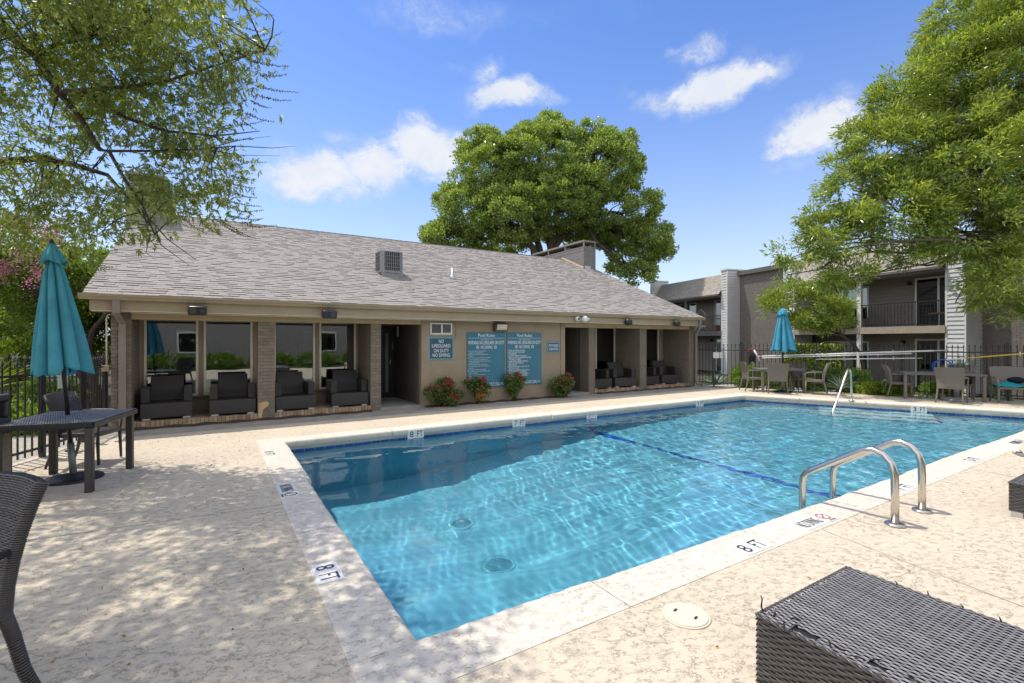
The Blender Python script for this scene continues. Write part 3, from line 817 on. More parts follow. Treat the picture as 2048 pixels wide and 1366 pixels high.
def pier(x0, x1, y1, single, left_face=True, name='brick_pier'):
    g = 0.006
    b = MB(); b.box(x0 + g, WY + g, -0.05, x1 - g, y1, 2.10)
    core = hp(name, b, M_MORTAR)
    acc = None if single else MB()
    lay_bricks(core, (x0, WY + 0.004), (1, 0), x1 - x0, 0.0, HZ + 0.02, M_BRICK, single, acc)
    return core, acc
rest = MB()
def add_rest(acc):
    n = len(rest.v); rest.v += acc.v; rest.f += [tuple(i + n for i in f) for f in acc.f]
pA, _ = pier(XL0, -1.285, WIN + 0.3, True)
pB, _ = pier(0.735, 1.05, WY + 0.34, True)
pC, _ = pier(3.015, 3.25, WIN + 0.5, True)
for x0, x1 in ((9.519, 9.756), (11.677, 11.977), (14.10, XR0)):
    _, acc = pier(x0, x1, WIN + 0.3 if x0 < 14 else WIN + 0.8, False)
    add_rest(acc)
# brick cheeks of the bays, facing -X or +X
lay_bricks(pA, (-1.285 - 0.006, WY + 0.02), (0, 1), WIN - WY - 0.03, 0.10, HZ, M_BRICK, True)     # faces +X
for x in (3.015, 11.677, 14.10):
    y1 = WIN - 0.0
    acc = MB(); lay_bricks(None, (x + 0.006, y1), (0, -1), y1 - WY - 0.02, 0.10, HZ, M_BRICK, False, acc); add_rest(acc)
acc = MB(); lay_bricks(None, (0.735 + 0.006, WY + 0.33), (0, -1), 0.31, 0.0, HZ, M_BRICK, False, acc); add_rest(acc)
# bare patch where the paint has flaked from the second pier
b = MB(); b.add([(0.745 + x, WY - 0.0055, 0.0 + z) for x, z in ((0, 0.02), (0.06, 0.02), (0.075, 0.1), (0.09, 0.2), (0.17, 0.26), (0.195, 0.31), (0.18, 0.35), (0.10, 0.36), (0.03, 0.33), (0.0, 0.34))], [tuple(range(10))])
hp('bare_patch', b, M_PATCH)

# porch platforms of tan brick: a rowlock edge, each brick on end
def platform(x0, x1, back, zt, single):
    b = MB(); b.box(x0, WY + 0.10, -0.1, x1, back, zt - 0.004); core = hp('porch_platform', b, M_RAWBRICK)
    n = int((x1 - x0) / 0.068)
    acc = MB(); me = MB(); me.box(-0.029, -0.005, -0.05, 0.029, 0.10, 0.05); mesh = me.mesh('edge_brick', M_RAWBRICK)
    for k in range(n):
        x = x0 + (k + 0.5) * (x1 - x0) / n; dzz = random.uniform(-0.006, 0.004); dy = random.uniform(-0.012, 0.010)
        o = link('edge_brick', mesh, core); o.location = (x, WY + 0.0 + dy, zt - 0.05 + dzz); o.rotation_euler = (random.uniform(-.05, .05), random.uniform(-.03, .03), random.uniform(-.03, .03))
    b = MB(); b.box(x0, WY + 0.012, -0.1, x1, WY + 0.1, zt - 0.012); b.build('edge_mortar', M_MORTAR, core)
platform(-1.285, 0.735, WIN + 0.02, 0.115, True)
platform(1.05, 3.015, WIN + 0.02, 0.115, True)
platform(9.756, 11.677, WIN + 0.02, 0.10, True)
platform(11.977, 14.10, WIN + 0.02, 0.10, True)
# soil strip in front of the platforms
b = MB()
for x0, x1 in ((-1.3, 3.02), (4.3, 8.6), (9.75, 14.1)):
    n = 60
    def fn(u, v, x0=x0, x1=x1): return (x0 + (x1 - x0) * u, WY - 0.02 - 0.16 * v - (0.03 * math.sin(u * 37) + 0.02 * math.sin(u * 91)) * v, 0.004 + 0.03 * (1 - v) * (0.6 + 0.4 * math.sin(u * 53)) - 0.006 * v)
    b.grid(fn, n, 4)
mu = b.build('mulch_bed', M_MULCH); mu['kind'] = 'stuff'

# walls ---------------------------------------------------------------
b = MB()
b.box(4.22, WY, -0.05, 8.60, WY + 0.12, 2.12)          # middle wall
hp('front_wall', b, M_STUCCO)
b = MB()
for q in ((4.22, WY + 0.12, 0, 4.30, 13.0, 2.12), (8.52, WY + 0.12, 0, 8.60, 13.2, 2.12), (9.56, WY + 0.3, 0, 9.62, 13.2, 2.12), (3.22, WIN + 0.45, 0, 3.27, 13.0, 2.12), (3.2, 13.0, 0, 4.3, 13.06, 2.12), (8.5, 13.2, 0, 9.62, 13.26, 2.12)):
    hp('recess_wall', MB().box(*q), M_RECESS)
# framing on the middle wall: corner boards, seams
for x, w_ in ((4.222, 0.22), (8.44, 0.155)):
    hp('corner_board', MB().box(x, WY - 0.022, -0.02, x + w_, WY - 0.002, 2.1), M_STUCCO, bevel=0.003)
# header beams over the bays and recesses
for x0, x1 in ((-1.285, 4.222), (8.595, 14.10)):
    b = MB(); b.box(x0, WY - 0.012, HZ, x1, WY + 0.16, 2.10); hp('header_beam', b, M_HEADER, bevel=0.004)
# porch ceilings
b = MB(); b.box(XL0, WY + 0.16, HZ + 0.03, XR0, 13.3, 2.11); hp('porch_ceiling', b, M_TRIM)
# soffit, fascia and gutter
EV = 10.60
b = MB(); b.box(-1.80, EV + 0.03, 2.10, 14.28, WY + 0.02, 2.122); hp('soffit', b, M_TRIM)
b = MB(); b.box(-1.80, EV, 2.118, 14.28, EV + 0.028, 2.36); hp('fascia_board', b, M_TRIM)
b = MB(); b.box(-1.78, EV - 0.004, 2.104, 14.20, EV + 0.03, 2.117); hp('fascia_edge', b, M_CREAM)
prof = [(EV - 0.004, 2.385), (EV - 0.004, 2.295), (EV - 0.075, 2.295), (EV - 0.088, 2.33), (EV - 0.110, 2.352), (EV - 0.118, 2.392), (EV - 0.106, 2.392), (EV - 0.104, 2.36), (EV - 0.08, 2.335), (EV - 0.066, 2.31), (EV - 0.014, 2.31), (EV - 0.014, 2.385)]
b = MB(); n = len(prof)
for x in (-1.93, 14.40):
    b.v += [(x, y, z) for y, z in prof]
for i in range(n): b.f.append((i, n + i, n + (i + 1) % n, (i + 1) % n))
b.f.append((0, 1, 2, 3, 4, 5, 6, 7, 8, 9, 10, 11)); b.f.append(tuple(range(2 * n - 1, n - 1, -1)))
hp('gutter', b, M_TRIM)
# conduit under the fascia
b = MB(); b.tube([(-1.25, EV + 0.035, 2.088), (2.4, EV + 0.035, 2.088), (5.95, EV + 0.035, 2.088), (6.2, 10.86, 2.06)], 0.009, 6)
b.tube([(-1.45, 10.9, 2.07), (-1.60, 10.93, 2.06), (-1.625, 10.935, 2.0), (-1.625, 10.935, 1.15)], 0.013, 6)
hp('conduit', b, M_CREAM, smooth=True)
b = MB(); b.box(-1.685, 10.89, 1.055, -1.59, 10.96, 1.165); hp('junction_box', b, M_TRIM, bevel=0.008)
# downspouts
b = MB()
def rect_pipe(b, pts, w_=0.10, d_=0.075):
    for p, q in zip(pts, pts[1:]):
        p = Vector(p); q = Vector(q); v = [(p.x - w_ / 2, p.y - d_ / 2, p.z), (p.x + w_ / 2, p.y - d_ / 2, p.z), (p.x + w_ / 2, p.y + d_ / 2, p.z), (p.x - w_ / 2, p.y + d_ / 2, p.z)]
        v += [(q.x - w_ / 2, q.y - d_ / 2, q.z), (q.x + w_ / 2, q.y - d_ / 2, q.z), (q.x + w_ / 2, q.y + d_ / 2, q.z), (q.x - w_ / 2, q.y + d_ / 2, q.z)]
        b.add(v, [(0, 1, 5, 4), (1, 2, 6, 5), (2, 3, 7, 6), (3, 0, 4, 7), (4, 5, 6, 7), (0, 3, 2, 1)])
rect_pipe(b, [(-1.44, EV - 0.045, 2.30), (-1.44, EV - 0.045, 2.06), (-1.40, WY - 0.05, 1.90), (-1.40, WY - 0.05, 0.02)], 0.105, 0.08)
for z in (1.2, 0.4): b.box(-1.46, WY - 0.094, z, -1.34, WY - 0.01, z + 0.03)
hp('downspout', b, M_PIPE, bevel=0.008)
b = MB(); b.tube([(14.18, EV - 0.045, 2.3), (14.18, EV - 0.045, 2.12), (14.22, 10.62, 2.03), (14.36, 10.82, 1.92), (14.40, WY - 0.06, 1.80), (14.40, WY - 0.06, 0.22), (14.42, WY - 0.10, 0.10), (14.52, 10.70, 0.05)], 0.052, 12)
hp('downspout', b, M_PIPE, smooth=True)

# windows -------------------------------------------------------------
for x0, x1 in ((-1.30, 3.03), (9.74, 14.12)):
    hp('sill_wall', MB().box(x0, WIN + 0.02, 0, x1, WIN + 0.16, 0.43), M_STUCCO)
    hp('lintel', MB().box(x0, WIN + 0.02, 2.03, x1, WIN + 0.16, 2.11), M_STUCCO)
    hp('window_sill', MB().box(x0, WIN - 0.05, 0.405, x1 - .01, WIN + 0.018, 0.432), M_STUCCO)
for x0, x1 in ((-1.30, -1.215), (-0.30, -0.205), (0.71, 1.13), (2.01, 2.11), (2.96, 3.03), (11.68, 11.9), (13.86, 14.12)):
    hp('mullion', MB().box(x0, WIN + 0.0, 0.431, x1, WIN + 0.14, 2.029), M_STUCCO)
def window(x0, x1, z0=0.44, z1=2.03, fw=0.042, mat=M_WARMWHITE):
    b = MB()
    b.box(x0, WIN - 0.02, z0, x0 + fw, WIN + 0.05, z1); b.box(x1 - fw, WIN - 0.02, z0, x1, WIN + 0.05, z1)
    b.box(x0 + fw, WIN - 0.018, z0, x1 - fw, WIN + 0.05, z0 + fw * 0.9); b.box(x0 + fw, WIN - 0.006, z1 - 0.02, x1 - fw, WIN + 0.05, z1)
    f = hp('window', b, mat)
    g = MB(); g.box(x0 + fw - .004, WIN + 0.012, z0 + 0.03, x1 - fw + .004, WIN + 0.018, z1 - 0.015); g.build('pane', M_GLASS, f)
window(-1.215, -0.30); window(-0.205, 0.71); window(1.13, 2.01); window(2.11, 2.96)
window(9.80, 10.72); window(10.80, 11.68); window(12.0, 12.85); window(12.95, 13.86)
# sheer roller bands seen in the right hand windows
for z in (0.62, 1.18, 1.62): hp('window_blind', MB().box(12.98, WIN + 0.09, z, 13.83, WIN + 0.095, z + 0.21), M_INTERIOR)
# rooms behind the glass
b = MB()
def room(x0, x1, y1, z0=0.1, z1=2.10):
    y0 = WIN + 0.17
    b.add([(x0, y0, z0), (x1, y0, z0), (x1, y1, z0), (x0, y1, z0), (x0, y0, z1), (x1, y0, z1), (x1, y1, z1), (x0, y1, z1)],
          [(0, 1, 2, 3), (4, 7, 6, 5), (3, 2, 6, 7), (0, 3, 7, 4), (1, 5, 6, 2)])
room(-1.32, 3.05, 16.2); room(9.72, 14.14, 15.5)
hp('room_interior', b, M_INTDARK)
b = MB()
b.box(0.1, 15.9, 0.9, 0.9, 15.98, 1.7); b.box(-0.9, 15.9, 0.5, -0.6, 15.98, 1.9)
b.box(1.2, 14.2, 0.1, 2.4, 14.9, 0.85); b.box(2.2, 15.2, 0.1, 2.9, 15.9, 1.9); b.box(10.3, 14.4, 0.1, 11.2, 15.2, 1.0)
hp('indoor_furniture', b, M_INTERIOR)
# small sliding window with white frame high on the middle wall
b = MB(); x0, x1, z0, z1 = 4.45, 5.03, 1.745, 2.035
b.box(x0, WY - 0.03, z0, x1, WY - 0.002, z0 + 0.035); b.box(x0, WY - 0.03, z1 - 0.035, x1, WY - 0.002, z1)
b.box(x0, WY - 0.03, z0 + .035, x0 + 0.035, WY - 0.002, z1 - .035); b.box(x1 - 0.035, WY - 0.03, z0 + .035, x1, WY - 0.002, z1 - .035)
b.box(4.735, WY - 0.026, z0 + .035, 4.775, WY - 0.002, z1 - .035)
sw = hp('sliding_window', b, M_WHITE, bevel=0.003)
for xa, xb in ((x0 + .035, 4.735), (4.775, x1 - .035)):
    g = MB(); g.box(xa, WY - 0.014, z0 + .035, xb, WY - 0.008, z1 - .035); g.build('pane', M_GLASS, sw)
    g = MB(); g.box(xa, WY - 0.0045, z0 + .035, xb, WY - 0.003, z1 - .035); g.build('screen', M_SCREEN, sw)
b = MB(); b.box(4.38, WY - 0.012, 1.66, 5.14, WY - 0.0025, 1.665); b.box(5.13, WY - 0.012, 1.66, 5.14, WY - .0025, 2.1); hp('panel_seam', b, M_STUCCO)
# doors in the recesses
b = MB(); b.box(3.42, 12.92, 0.02, 4.20, 12.985, 1.95); dr = hp('door', b, M_DARKDOOR, bevel=0.004)
g = MB(); g.box(3.95, 12.905, 0.18, 4.03, 12.918, 1.80); g.build('door_light', M_GREYMETAL, dr)
g = MB(); g.tube([(4.10, 12.92, 0.98), (4.10, 12.87, 0.98), (4.07, 12.86, 0.98), (4.02, 12.86, 0.97)], 0.012, 8); g.box(4.075, 12.905, 0.90, 4.125, 12.918, 1.12); g.build('door_handle', M_STEEL, dr, True)
g = MB(); g.add([(4.13, 12.917, 1.36), (4.18, 12.917, 1.36), (4.155, 12.917, 1.60)], [(0, 1, 2)]); g.build('door_sign', M_GREYMETAL, dr)
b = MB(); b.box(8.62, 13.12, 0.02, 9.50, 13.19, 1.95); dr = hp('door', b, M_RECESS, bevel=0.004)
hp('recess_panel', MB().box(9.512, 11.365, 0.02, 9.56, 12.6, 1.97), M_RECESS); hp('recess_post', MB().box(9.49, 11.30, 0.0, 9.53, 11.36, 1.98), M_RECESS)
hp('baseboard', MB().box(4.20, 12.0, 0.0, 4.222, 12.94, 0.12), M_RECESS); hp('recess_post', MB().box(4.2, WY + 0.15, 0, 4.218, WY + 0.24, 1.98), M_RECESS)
for x0, x1 in ((3.25, 4.22), (8.60, 9.52)): hp('recess_floor', MB().box(x0, WY, -0.05, x1, 13.1, 0.045), M_WALK)
b = MB(); b.tube([(4.06, 12.2, 1.98), (4.06, 12.2, 1.70)], 0.018, 10); hp('recess_light', b, M_LENS, smooth=True)
# side and rear walls
b = MB()
b.box(XL0, WIN + 0.3, 0, XL0 + 0.15, 24, 2.35); b.box(XR0 - 0.15, WIN + 0.8, 0, XR0, 24, 2.35); b.box(XL0, 23.9, 0, XR0, 24, 2.35)
for x in (XL0 + 0.002, XR0 - 0.05):
    b.add([(x, WIN, 2.3), (x, 24, 2.3), (x, 17.5, 5.1), (x + .05, WIN, 2.3), (x + .05, 24, 2.3), (x + .05, 17.5, 5.1)], [(0, 1, 2), (3, 5, 4), (0, 2, 5, 3), (1, 4, 5, 2)])
hp('side_wall', b, M_BRICK)

# roof -----------------------------------------------------------------
RX0, RX1, RY0, RZ0, SL = -1.88, 14.34, 10.50, 2.385, 0.424
RY1 = 17.5; RZ1 = RZ0 + SL * (RY1 - RY0)
def roof_z(y): return RZ0 + SL * (y - RY0)
b = MB()
b.add([(RX0, RY0, RZ0 - .04), (RX1, RY0, RZ0 - .04), (RX1, RY1, RZ1 - .04), (RX0, RY1, RZ1 - .04), (RX0, RY0, RZ0 - .005), (RX1, RY0, RZ0 - .005), (RX1, RY1, RZ1 - .005), (RX0, RY1, RZ1 - .005)],
      [(0, 3, 2, 1), (4, 5, 6, 7), (0, 1, 5, 4), (1, 2, 6, 5), (3, 0, 4, 7)])
b.add([(RX0, RY1, RZ1 - .005), (RX1, RY1, RZ1 - .005), (RX1, 24.5, RZ0), (RX0, 24.5, RZ0)], [(0, 1, 2, 3)])
roof = hp('roof', b, M_SHINGLE)
sv = Vector((0, 1, SL)).normalized(); nv = Vector((0, -SL, 1)).normalized(); SLEN = (RY1 - RY0) * math.sqrt(1 + SL * SL)
EXPO = 0.130; tabs = []
nr = int(SLEN / EXPO) + 1
for r in range(nr):
    x = RX0 - 0.01 - random.random() * 0.25
    while x < RX1:
        w_ = random.choice((0.15, 0.165, 0.18, 0.165, 0.33, 0.165)); xa, xb = max(x, RX0), min(x + w_, RX1)
        if xb - xa > 0.02: tabs.append((r, xa, xb, random.choice((0.006, 0.007, 0.015, 0.018))))
        x += w_
def tab_geo(r, xa, xb, th):
    s0 = r * EXPO; s1 = min((r + 1) * EXPO + 0.03, SLEN)
    b0 = Vector((0, RY0, RZ0)) + sv * s0; b1 = Vector((0, RY0, RZ0)) + sv * s1; X = Vector((1, 0, 0)); g = 0.0015
    q = []
    for xx in (xa + g, xb - g): q += [b0 + X * xx - nv * .003, b0 + X * xx + nv * (th + .004), b1 + X * xx + nv * (0.003 if r < nr - 1 else .004)]
    return q, [(0, 3, 4, 1), (1, 4, 5, 2), (0, 1, 2), (3, 5, 4)]
tabs.sort(key=lambda t_: (0.5 * (t_[1] + t_[2])) * FWD.x + (RY0 + t_[0] * EXPO * .92) * FWD.y + t_[0] * 0.22)
sh_shared = {}
for i, t_ in enumerate(tabs[:300]):
    q, fs = tab_geo(*t_); key = (round(t_[2] - t_[1], 3), t_[3])
    if key not in sh_shared:
        q0, fs0 = tab_geo(0, 0, t_[2] - t_[1], t_[3]); bb = MB(); bb.add([v - Vector((0, RY0, RZ0)) for v in q0], fs0); sh_shared[key] = bb.mesh('shingle', M_SHINGLE)
    o = link('shingle', sh_shared[key], roof); o.location = Vector((t_[1], RY0, RZ0)) + sv * (t_[0] * EXPO)
acc = MB()
for t_ in tabs[300:]: acc.add(*tab_geo(*t_))
acc.build('shingle_courses', M_SHINGLE, roof, kind='stuff')
b = MB()
for k in range(int((RX1 - RX0) / 0.2)):
    x = RX0 + k * 0.2
    b.add([(x, RY1 - .14, RZ1 - .045), (x + .215, RY1 - .14, RZ1 - .05), (x + .215, RY1, RZ1 + .012), (x, RY1, RZ1 + .022), (x, RY1 + .14, RZ1 - .045), (x + .215, RY1 + .14, RZ1 - .05), (x, RY1 - .14, RZ1 - .06), (x, RY1, RZ1 - 0.0)],
          [(0, 1, 2, 3), (3, 2, 5, 4), (0, 3, 7, 6)])
b.build('ridge_caps', simple('dark_ridge_shingle', (0.07, 0.062, 0.06), 0.9), roof, kind='stuff')
# chimneys
def chimney(x0, x1, y0, y1, ztop, cap=True):
    b = MB(); b.box(x0, y0, 2.4, x1, y1, ztop - 0.15); c = hp('chimney', b, M_MORTAR)
    acc = MB(); zb = roof_z(y0) - 0.15
    lay_bricks(None, (x0, y0 + 0.003), (1, 0), x1 - x0, zb, ztop - 0.30, M_BRICK, False, acc)
    lay_bricks(None, (x0 + 0.003, y1), (0, -1), y1 - y0, zb, ztop - 0.30, M_BRICK, False, acc)
    k = 0
    for s in range(int((x1 - x0) / 0.068)): acc.box(x0 + s * .068 + .004, y0 - .012, ztop - .285, x0 + s * .068 + .062, y0 + .05, ztop - .15)
    for s in range(int((y1 - y0) / 0.068)): acc.box(x0 - .012, y0 + s * .068 + .004, ztop - .285, x0 + .05, y0 + s * .068 + .062, ztop - .15)
    acc.build('chimney_bricks', M_CHIM, c, kind='stuff')
    if cap:
        g = MB(); e = 0.02; p = 0.045
        for z0, z1 in ((ztop - 0.15, ztop - 0.105), (ztop + 0.09, ztop + 0.15)):
            g.box(x0 - e, y0 - e, z0, x1 + e, y0 + p, z1); g.box(x0 - e, y1 - p, z0, x1 + e, y1 + e, z1); g.box(x0 - e, y0 + p, z0, x0 + p, y1 - p, z1); g.box(x1 - p, y0 + p, z0, x1 + e, y1 - p, z1)
        for xx in (x0, x1 - p):
            for q in range(4): yy = y0 + (y1 - y0 - p) * q / 3; g.box(xx - .01, yy - .01, ztop - .105, xx + p, yy + p, ztop + .09)
        g.build('chimney_cap_frame', M_CHIM, c)
        g = MB(); g.box(x0, y0, ztop + .152, x1, y1, ztop + .17); g.build('chimney_cap', M_TRIM, c)
        g = MB(); g.box(x0 + .2, y0 + 1.2, ztop - .15, x1 - .15, y0 + 1.6, ztop + .05); g.build('flue', M_GREYMETAL, c)
    return c
M_CHIM = simple('grey_painted_brick', (0.215, 0.205, 0.195), 0.8, var=0.14, nscale=8, bump=0.6, bscale=60)
c1 = chimney(13.60, 14.27, 15.98, 19.9, 5.80)
g = MB(); g.box(13.62, 15.93, roof_z(15.95), 13.95, 15.96, roof_z(15.95) + .15); g.box(13.62, 15.80, roof_z(15.8) + .016, 13.99, 15.95, roof_z(15.9) + .02); g.build('flashing', M_GALV, c1)
g = MB(); g.add([(13.57, 15.98, roof_z(15.98) + .02), (13.595, 15.98, roof_z(15.98) + .02), (13.595, 17.5, RZ1 + .02), (13.57, 17.5, RZ1 + .02), (13.595, 15.98, roof_z(15.98) + .09), (13.595, 17.5, RZ1 + .09)], [(0, 1, 2, 3), (1, 4, 5, 2), (0, 3, 5, 4)]); g.build('flashing', M_HEADER, c1)
chimney(-1.99, -1.12, 16.0, 19.6, 5.9)
# vent pipe
vz = roof_z(12.96)
b = MB(); b.lathe([(0.13, -0.05), (0.055, 0.10), (0.042, 0.11), (0.042, 0.30), (0.034, 0.30), (0.034, 0.2)], 16, (5.97, 12.96, vz)); hp('vent_pipe', b, M_GALV, smooth=True)

# all bricks beyond the nearest ones, joined
rest.build('brick_courses', M_BRICK, house, world=True, kind='stuff')

# air conditioner on the roof ------------------------------------------
ax, ay = 4.07, 12.98; az = 3.43
ac = thing('rooftop_air_conditioner', 'grey cube shaped condenser unit standing on the shingle roof slope', 'air conditioner', (ax, ay, az))
h_ = 0.31; c_ = 0.10
oct_ = [(-h_ + c_, -h_), (h_ - c_, -h_), (h_, -h_ + c_), (h_, h_ - c_), (h_ - c_, h_), (-h_ + c_, h_), (-h_, h_ - c_), (-h_, -h_ + c_)]
b = MB(); b.prism([(x * .94, y * .94) for x, y in oct_], 0.06, 0.56); b.build('coil', M_FIN, ac)
b = MB(); b.prism([(x * 1.02, y * 1.02) for x, y in oct_], 0.0, 0.06); b.build('base_pan', M_GREYMETAL, ac)
b = MB(); n = 8
b.v += [(x * 1.03, y * 1.03, 0.555) for x, y in oct_] + [(x * 1.03, y * 1.03, 0.585) for x, y in oct_] + [(x * .55, y * .55, 0.64) for x, y in oct_]
for k in range(2):
    for i in range(8): b.f.append((k * 8 + i, k * 8 + (i + 1) % 8, (k + 1) * 8 + (i + 1) % 8, (k + 1) * 8 + i))
b.f.append(tuple(range(16, 24))); b.f.append(tuple(range(7, -1, -1)))
b.build('fan_cover', M_GREYMETAL, ac)
b = MB()
for i in range(8):
    p, q = Vector((*oct_[i], 0)), Vector((*oct_[(i + 1) % 8], 0)); L_ = (q - p).length
    nn = Vector(((q - p).y, -(q - p).x, 0)).normalized()
    if L_ < 0.2:
        mid_ = (p + q) / 2; M = Matrix.Translation(mid_ + Vector((0, 0, 0.31))) @ Matrix.Rotation(math.atan2((q - p).y, (q - p).x), 4, 'Z'); b.cbox((0, 0, 0), (L_, 0.012, 0.5), M)
    else:
        for k in range(8):
            m_ = p.lerp(q, (k + .5) / 8); M = Matrix.Translation(m_ + Vector((0, 0, 0.31))) @ Matrix.Rotation(math.atan2((q - p).y, (q - p).x), 4, 'Z'); b.cbox((0, 0, 0), (0.012, 0.01, 0.5), M)
    for k in range(4):
        m_ = (p + q) / 2; M = Matrix.Translation(m_ + nn * .006 + Vector((0, 0, 0.15 + k * .1))) @ Matrix.Rotation(math.atan2((q - p).y, (q - p).x), 4, 'Z'); b.cbox((0, 0, 0), (L_, 0.008, 0.01), M)
b.build('guard_grille', M_GREYMETAL, ac)
b = MB(); b.box(-0.28, -0.30, -0.05, 0.28, 0.34, -0.002); b.box(-.26, -.33, -.15, .29, -.29, -.051)
for x in (-.26, .26): b.box(x - .02, -.34, -.20, x + .02, -.28, -.05); b.box(x - .02, .2, -.04, x + .02, .24, .02)
b.build('stand', M_GREYMETAL, ac)

# ------------------------------------------------------------------ fittings on the fascia and wall
def speaker(x, rz, tilt, label, flip=False):
    o = thing('outdoor_speaker', label, 'speaker', (x, EV - 0.115, 2.15), rz, 'black speakers along the fascia')
    o.rotation_euler = (tilt, 0, rz)
    b = MB(); b.box(-.145, -.09, -.085, .145, .06, .085); b.build('cabinet', M_SPK, o, True, bevel=0.035, seg=3)
    s = -1 if flip else 1
    for (cx, r, nm) in ((-.055 * s, .058, 'woofer'), (.085 * s, .026, 'tweeter')):
        g = MB(); M = Matrix.Translation((cx, -.088, 0)) @ Matrix.Rotation(R_(90), 4, 'X')
        g.lathe([(r, 0.0), (r, .008), (r * .86, .008), (r * .35, -.004 + .006), (r * .25, .008), (0, .010)], 20, (0, 0, 0), M); g.build(nm, M_GRILLE, o, True)
    g = MB()
    for zz in (-.045, .045): g.cbox((.04 * s, -.0905, zz), (.03, .004, .022))
    g.build('port', M_INK, o)
    g = MB(); g.box(-.03, .05, -.03, .03, .115, .03); g.build('bracket', M_BLACK, o)
    return o
speaker(-0.27, R_(-8), R_(8), 'leftmost black speaker on the fascia, above the first wicker armchair')
speaker(2.02, R_(6), R_(10), 'second black speaker from the left, above the third armchair', True)
speaker(10.67, R_(22), R_(-4), 'black speaker on the fascia right of the white floodlight')
speaker(12.88, R_(22), R_(-4), 'last black speaker on the fascia, nearest the right downspout')

fl = thing('floodlight', 'white twin globe floodlight with sensor on the fascia', 'floodlight', (8.9, EV - 0.0, 2.21))
b = MB(); b.lathe([(0.0, -.02), (.06, -.02), (.06, .012), (0, .012)], 16, (0, 0, 0), Matrix.Translation((0, -.012, 0)) @ Matrix.Rotation(R_(90), 4, 'X')); b.build('base_plate', M_WHITE, fl, True)
for x, r, nm in ((-.20, .07, 'lamp_head'), (.06, .095, 'lamp_head')):
    g = MB(); prof_ = [(0.001, -r)] + [(r * math.cos(a), r * math.sin(a)) for a in [(-80 + 16 * k) * math.pi / 180 for k in range(11)]] + [(0.001, r)]
    g.lathe(prof_, 18, (x, -.11, 0.0)); lh = g.build(nm, M_WHITE, fl, True)
    if x < 0:
        g = MB(); g.lathe([(0.035, 0), (.035, .012), (.02, .012), (0, .004)], 14, (0, 0, 0), Matrix.Translation((x - .01, -.175, 0)) @ Matrix.Rotation(R_(90), 4, 'X')); g.build('lens', M_GRILLE, lh, True)
g = MB(); g.tube([(-.2, -.06, 0), (0, -.02, 0), (.06, -.06, 0)], .014, 8); g.build('arm', M_WHITE, fl, True)
g = MB(); g.lathe([(0.0, -.04), (.035, -.035), (.045, 0), (.03, .04), (0, .045)], 14, (.20, -.10, 0)); g.build('sensor', M_WHITE, fl, True)

wl = thing('wall_pack_light', 'boxy rusty brown wall lamp with frosted lens above the pool rules', 'wall lamp', (6.40, WY - 0.003, 1.945))
b = MB(); b.add([(-.19, 0, -.10), (.19, 0, -.10), (.19, 0, .11), (-.19, 0, .11), (-.19, -.10, -.10), (.19, -.10, -.10), (.19, -.17, .11), (-.19, -.17, .11)], [(0, 1, 2, 3), (4, 7, 6, 5), (0, 4, 5, 1), (1, 5, 6, 2), (2, 6, 7, 3), (3, 7, 4, 0)]); b.build('housing', M_LAMPBROWN, wl, bevel=.006)
b = MB(); b.add([(-.15, -.112, -.075), (.15, -.112, -.075), (.15, -.178, .08), (-.15, -.178, .08), (-.15, -.15, -.05), (.15, -.15, -.05), (.15, -.19, .07), (-.15, -.19, .07)], [(4, 5, 6, 7), (0, 1, 5, 4), (1, 2, 6, 5), (2, 3, 7, 6), (3, 0, 4, 7)]); b.build('lens', M_LENS, wl, bevel=.004)

# ------------------------------------------------------------------ signs
FR = lambda x, z: (x, WY - 0.026, z)
def sign(name, label, x0, x1, z0, z1, mat, border=None):
    o = thing(name, label, 'sign', ((x0 + x1) / 2, WY - 0.012, (z0 + z1) / 2))
    w_, h2 = x1 - x0, z1 - z0
    if border:
        b = MB(); b.box(-w_ / 2, -.010, -h2 / 2, w_ / 2, .010, h2 / 2); b.build('border', border, o, bevel=.003)
        e = 0.026; b = MB(); b.box(-w_ / 2 + e, -.013, -h2 / 2 + e, w_ / 2 - e, -.0102, h2 / 2 - e); b.build('panel', mat, o)
    else:
        b = MB(); b.box(-w_ / 2, -.012, -h2 / 2, w_ / 2, .010, h2 / 2); b.build('panel', mat, o, bevel=.002)
    return o
def line(o, s, cx, cz, w_, h2, mat=M_SIGNTX, yy=-.0145):
    M = Matrix.Translation((cx, yy, cz)) @ Matrix.Rotation(R_(90), 4, 'X')
    me = text_mesh('lettering', s, mat, w_, h2, .0012); me.transform(M); return link('lettering', me, o)
s1 = sign('warning_sign', 'slate blue sign reading NO LIFEGUARD ON DUTY NO DIVING', 4.41, 5.065, 1.135, 1.675, M_SIGNDK, M_SIGNLT)
for s, zz, w_ in (('NO', .175, .13), ('LIFEGUARD', .065, .49), ('ON DUTY', -.055, .40), ('NO DIVING', -.165, .46)): line(s1, s, 0, zz, w_, .085)
s2 = sign('fitness_sign', 'small teal bordered FITNESS CENTER sign beside the right recess', 7.97, 8.395, 1.255, 1.56, M_SIGNDK, M_SIGNLT)
line(s2, 'FITNESS', 0, .05, .33, .07); line(s2, 'CENTER', 0, -.05, .31, .07)
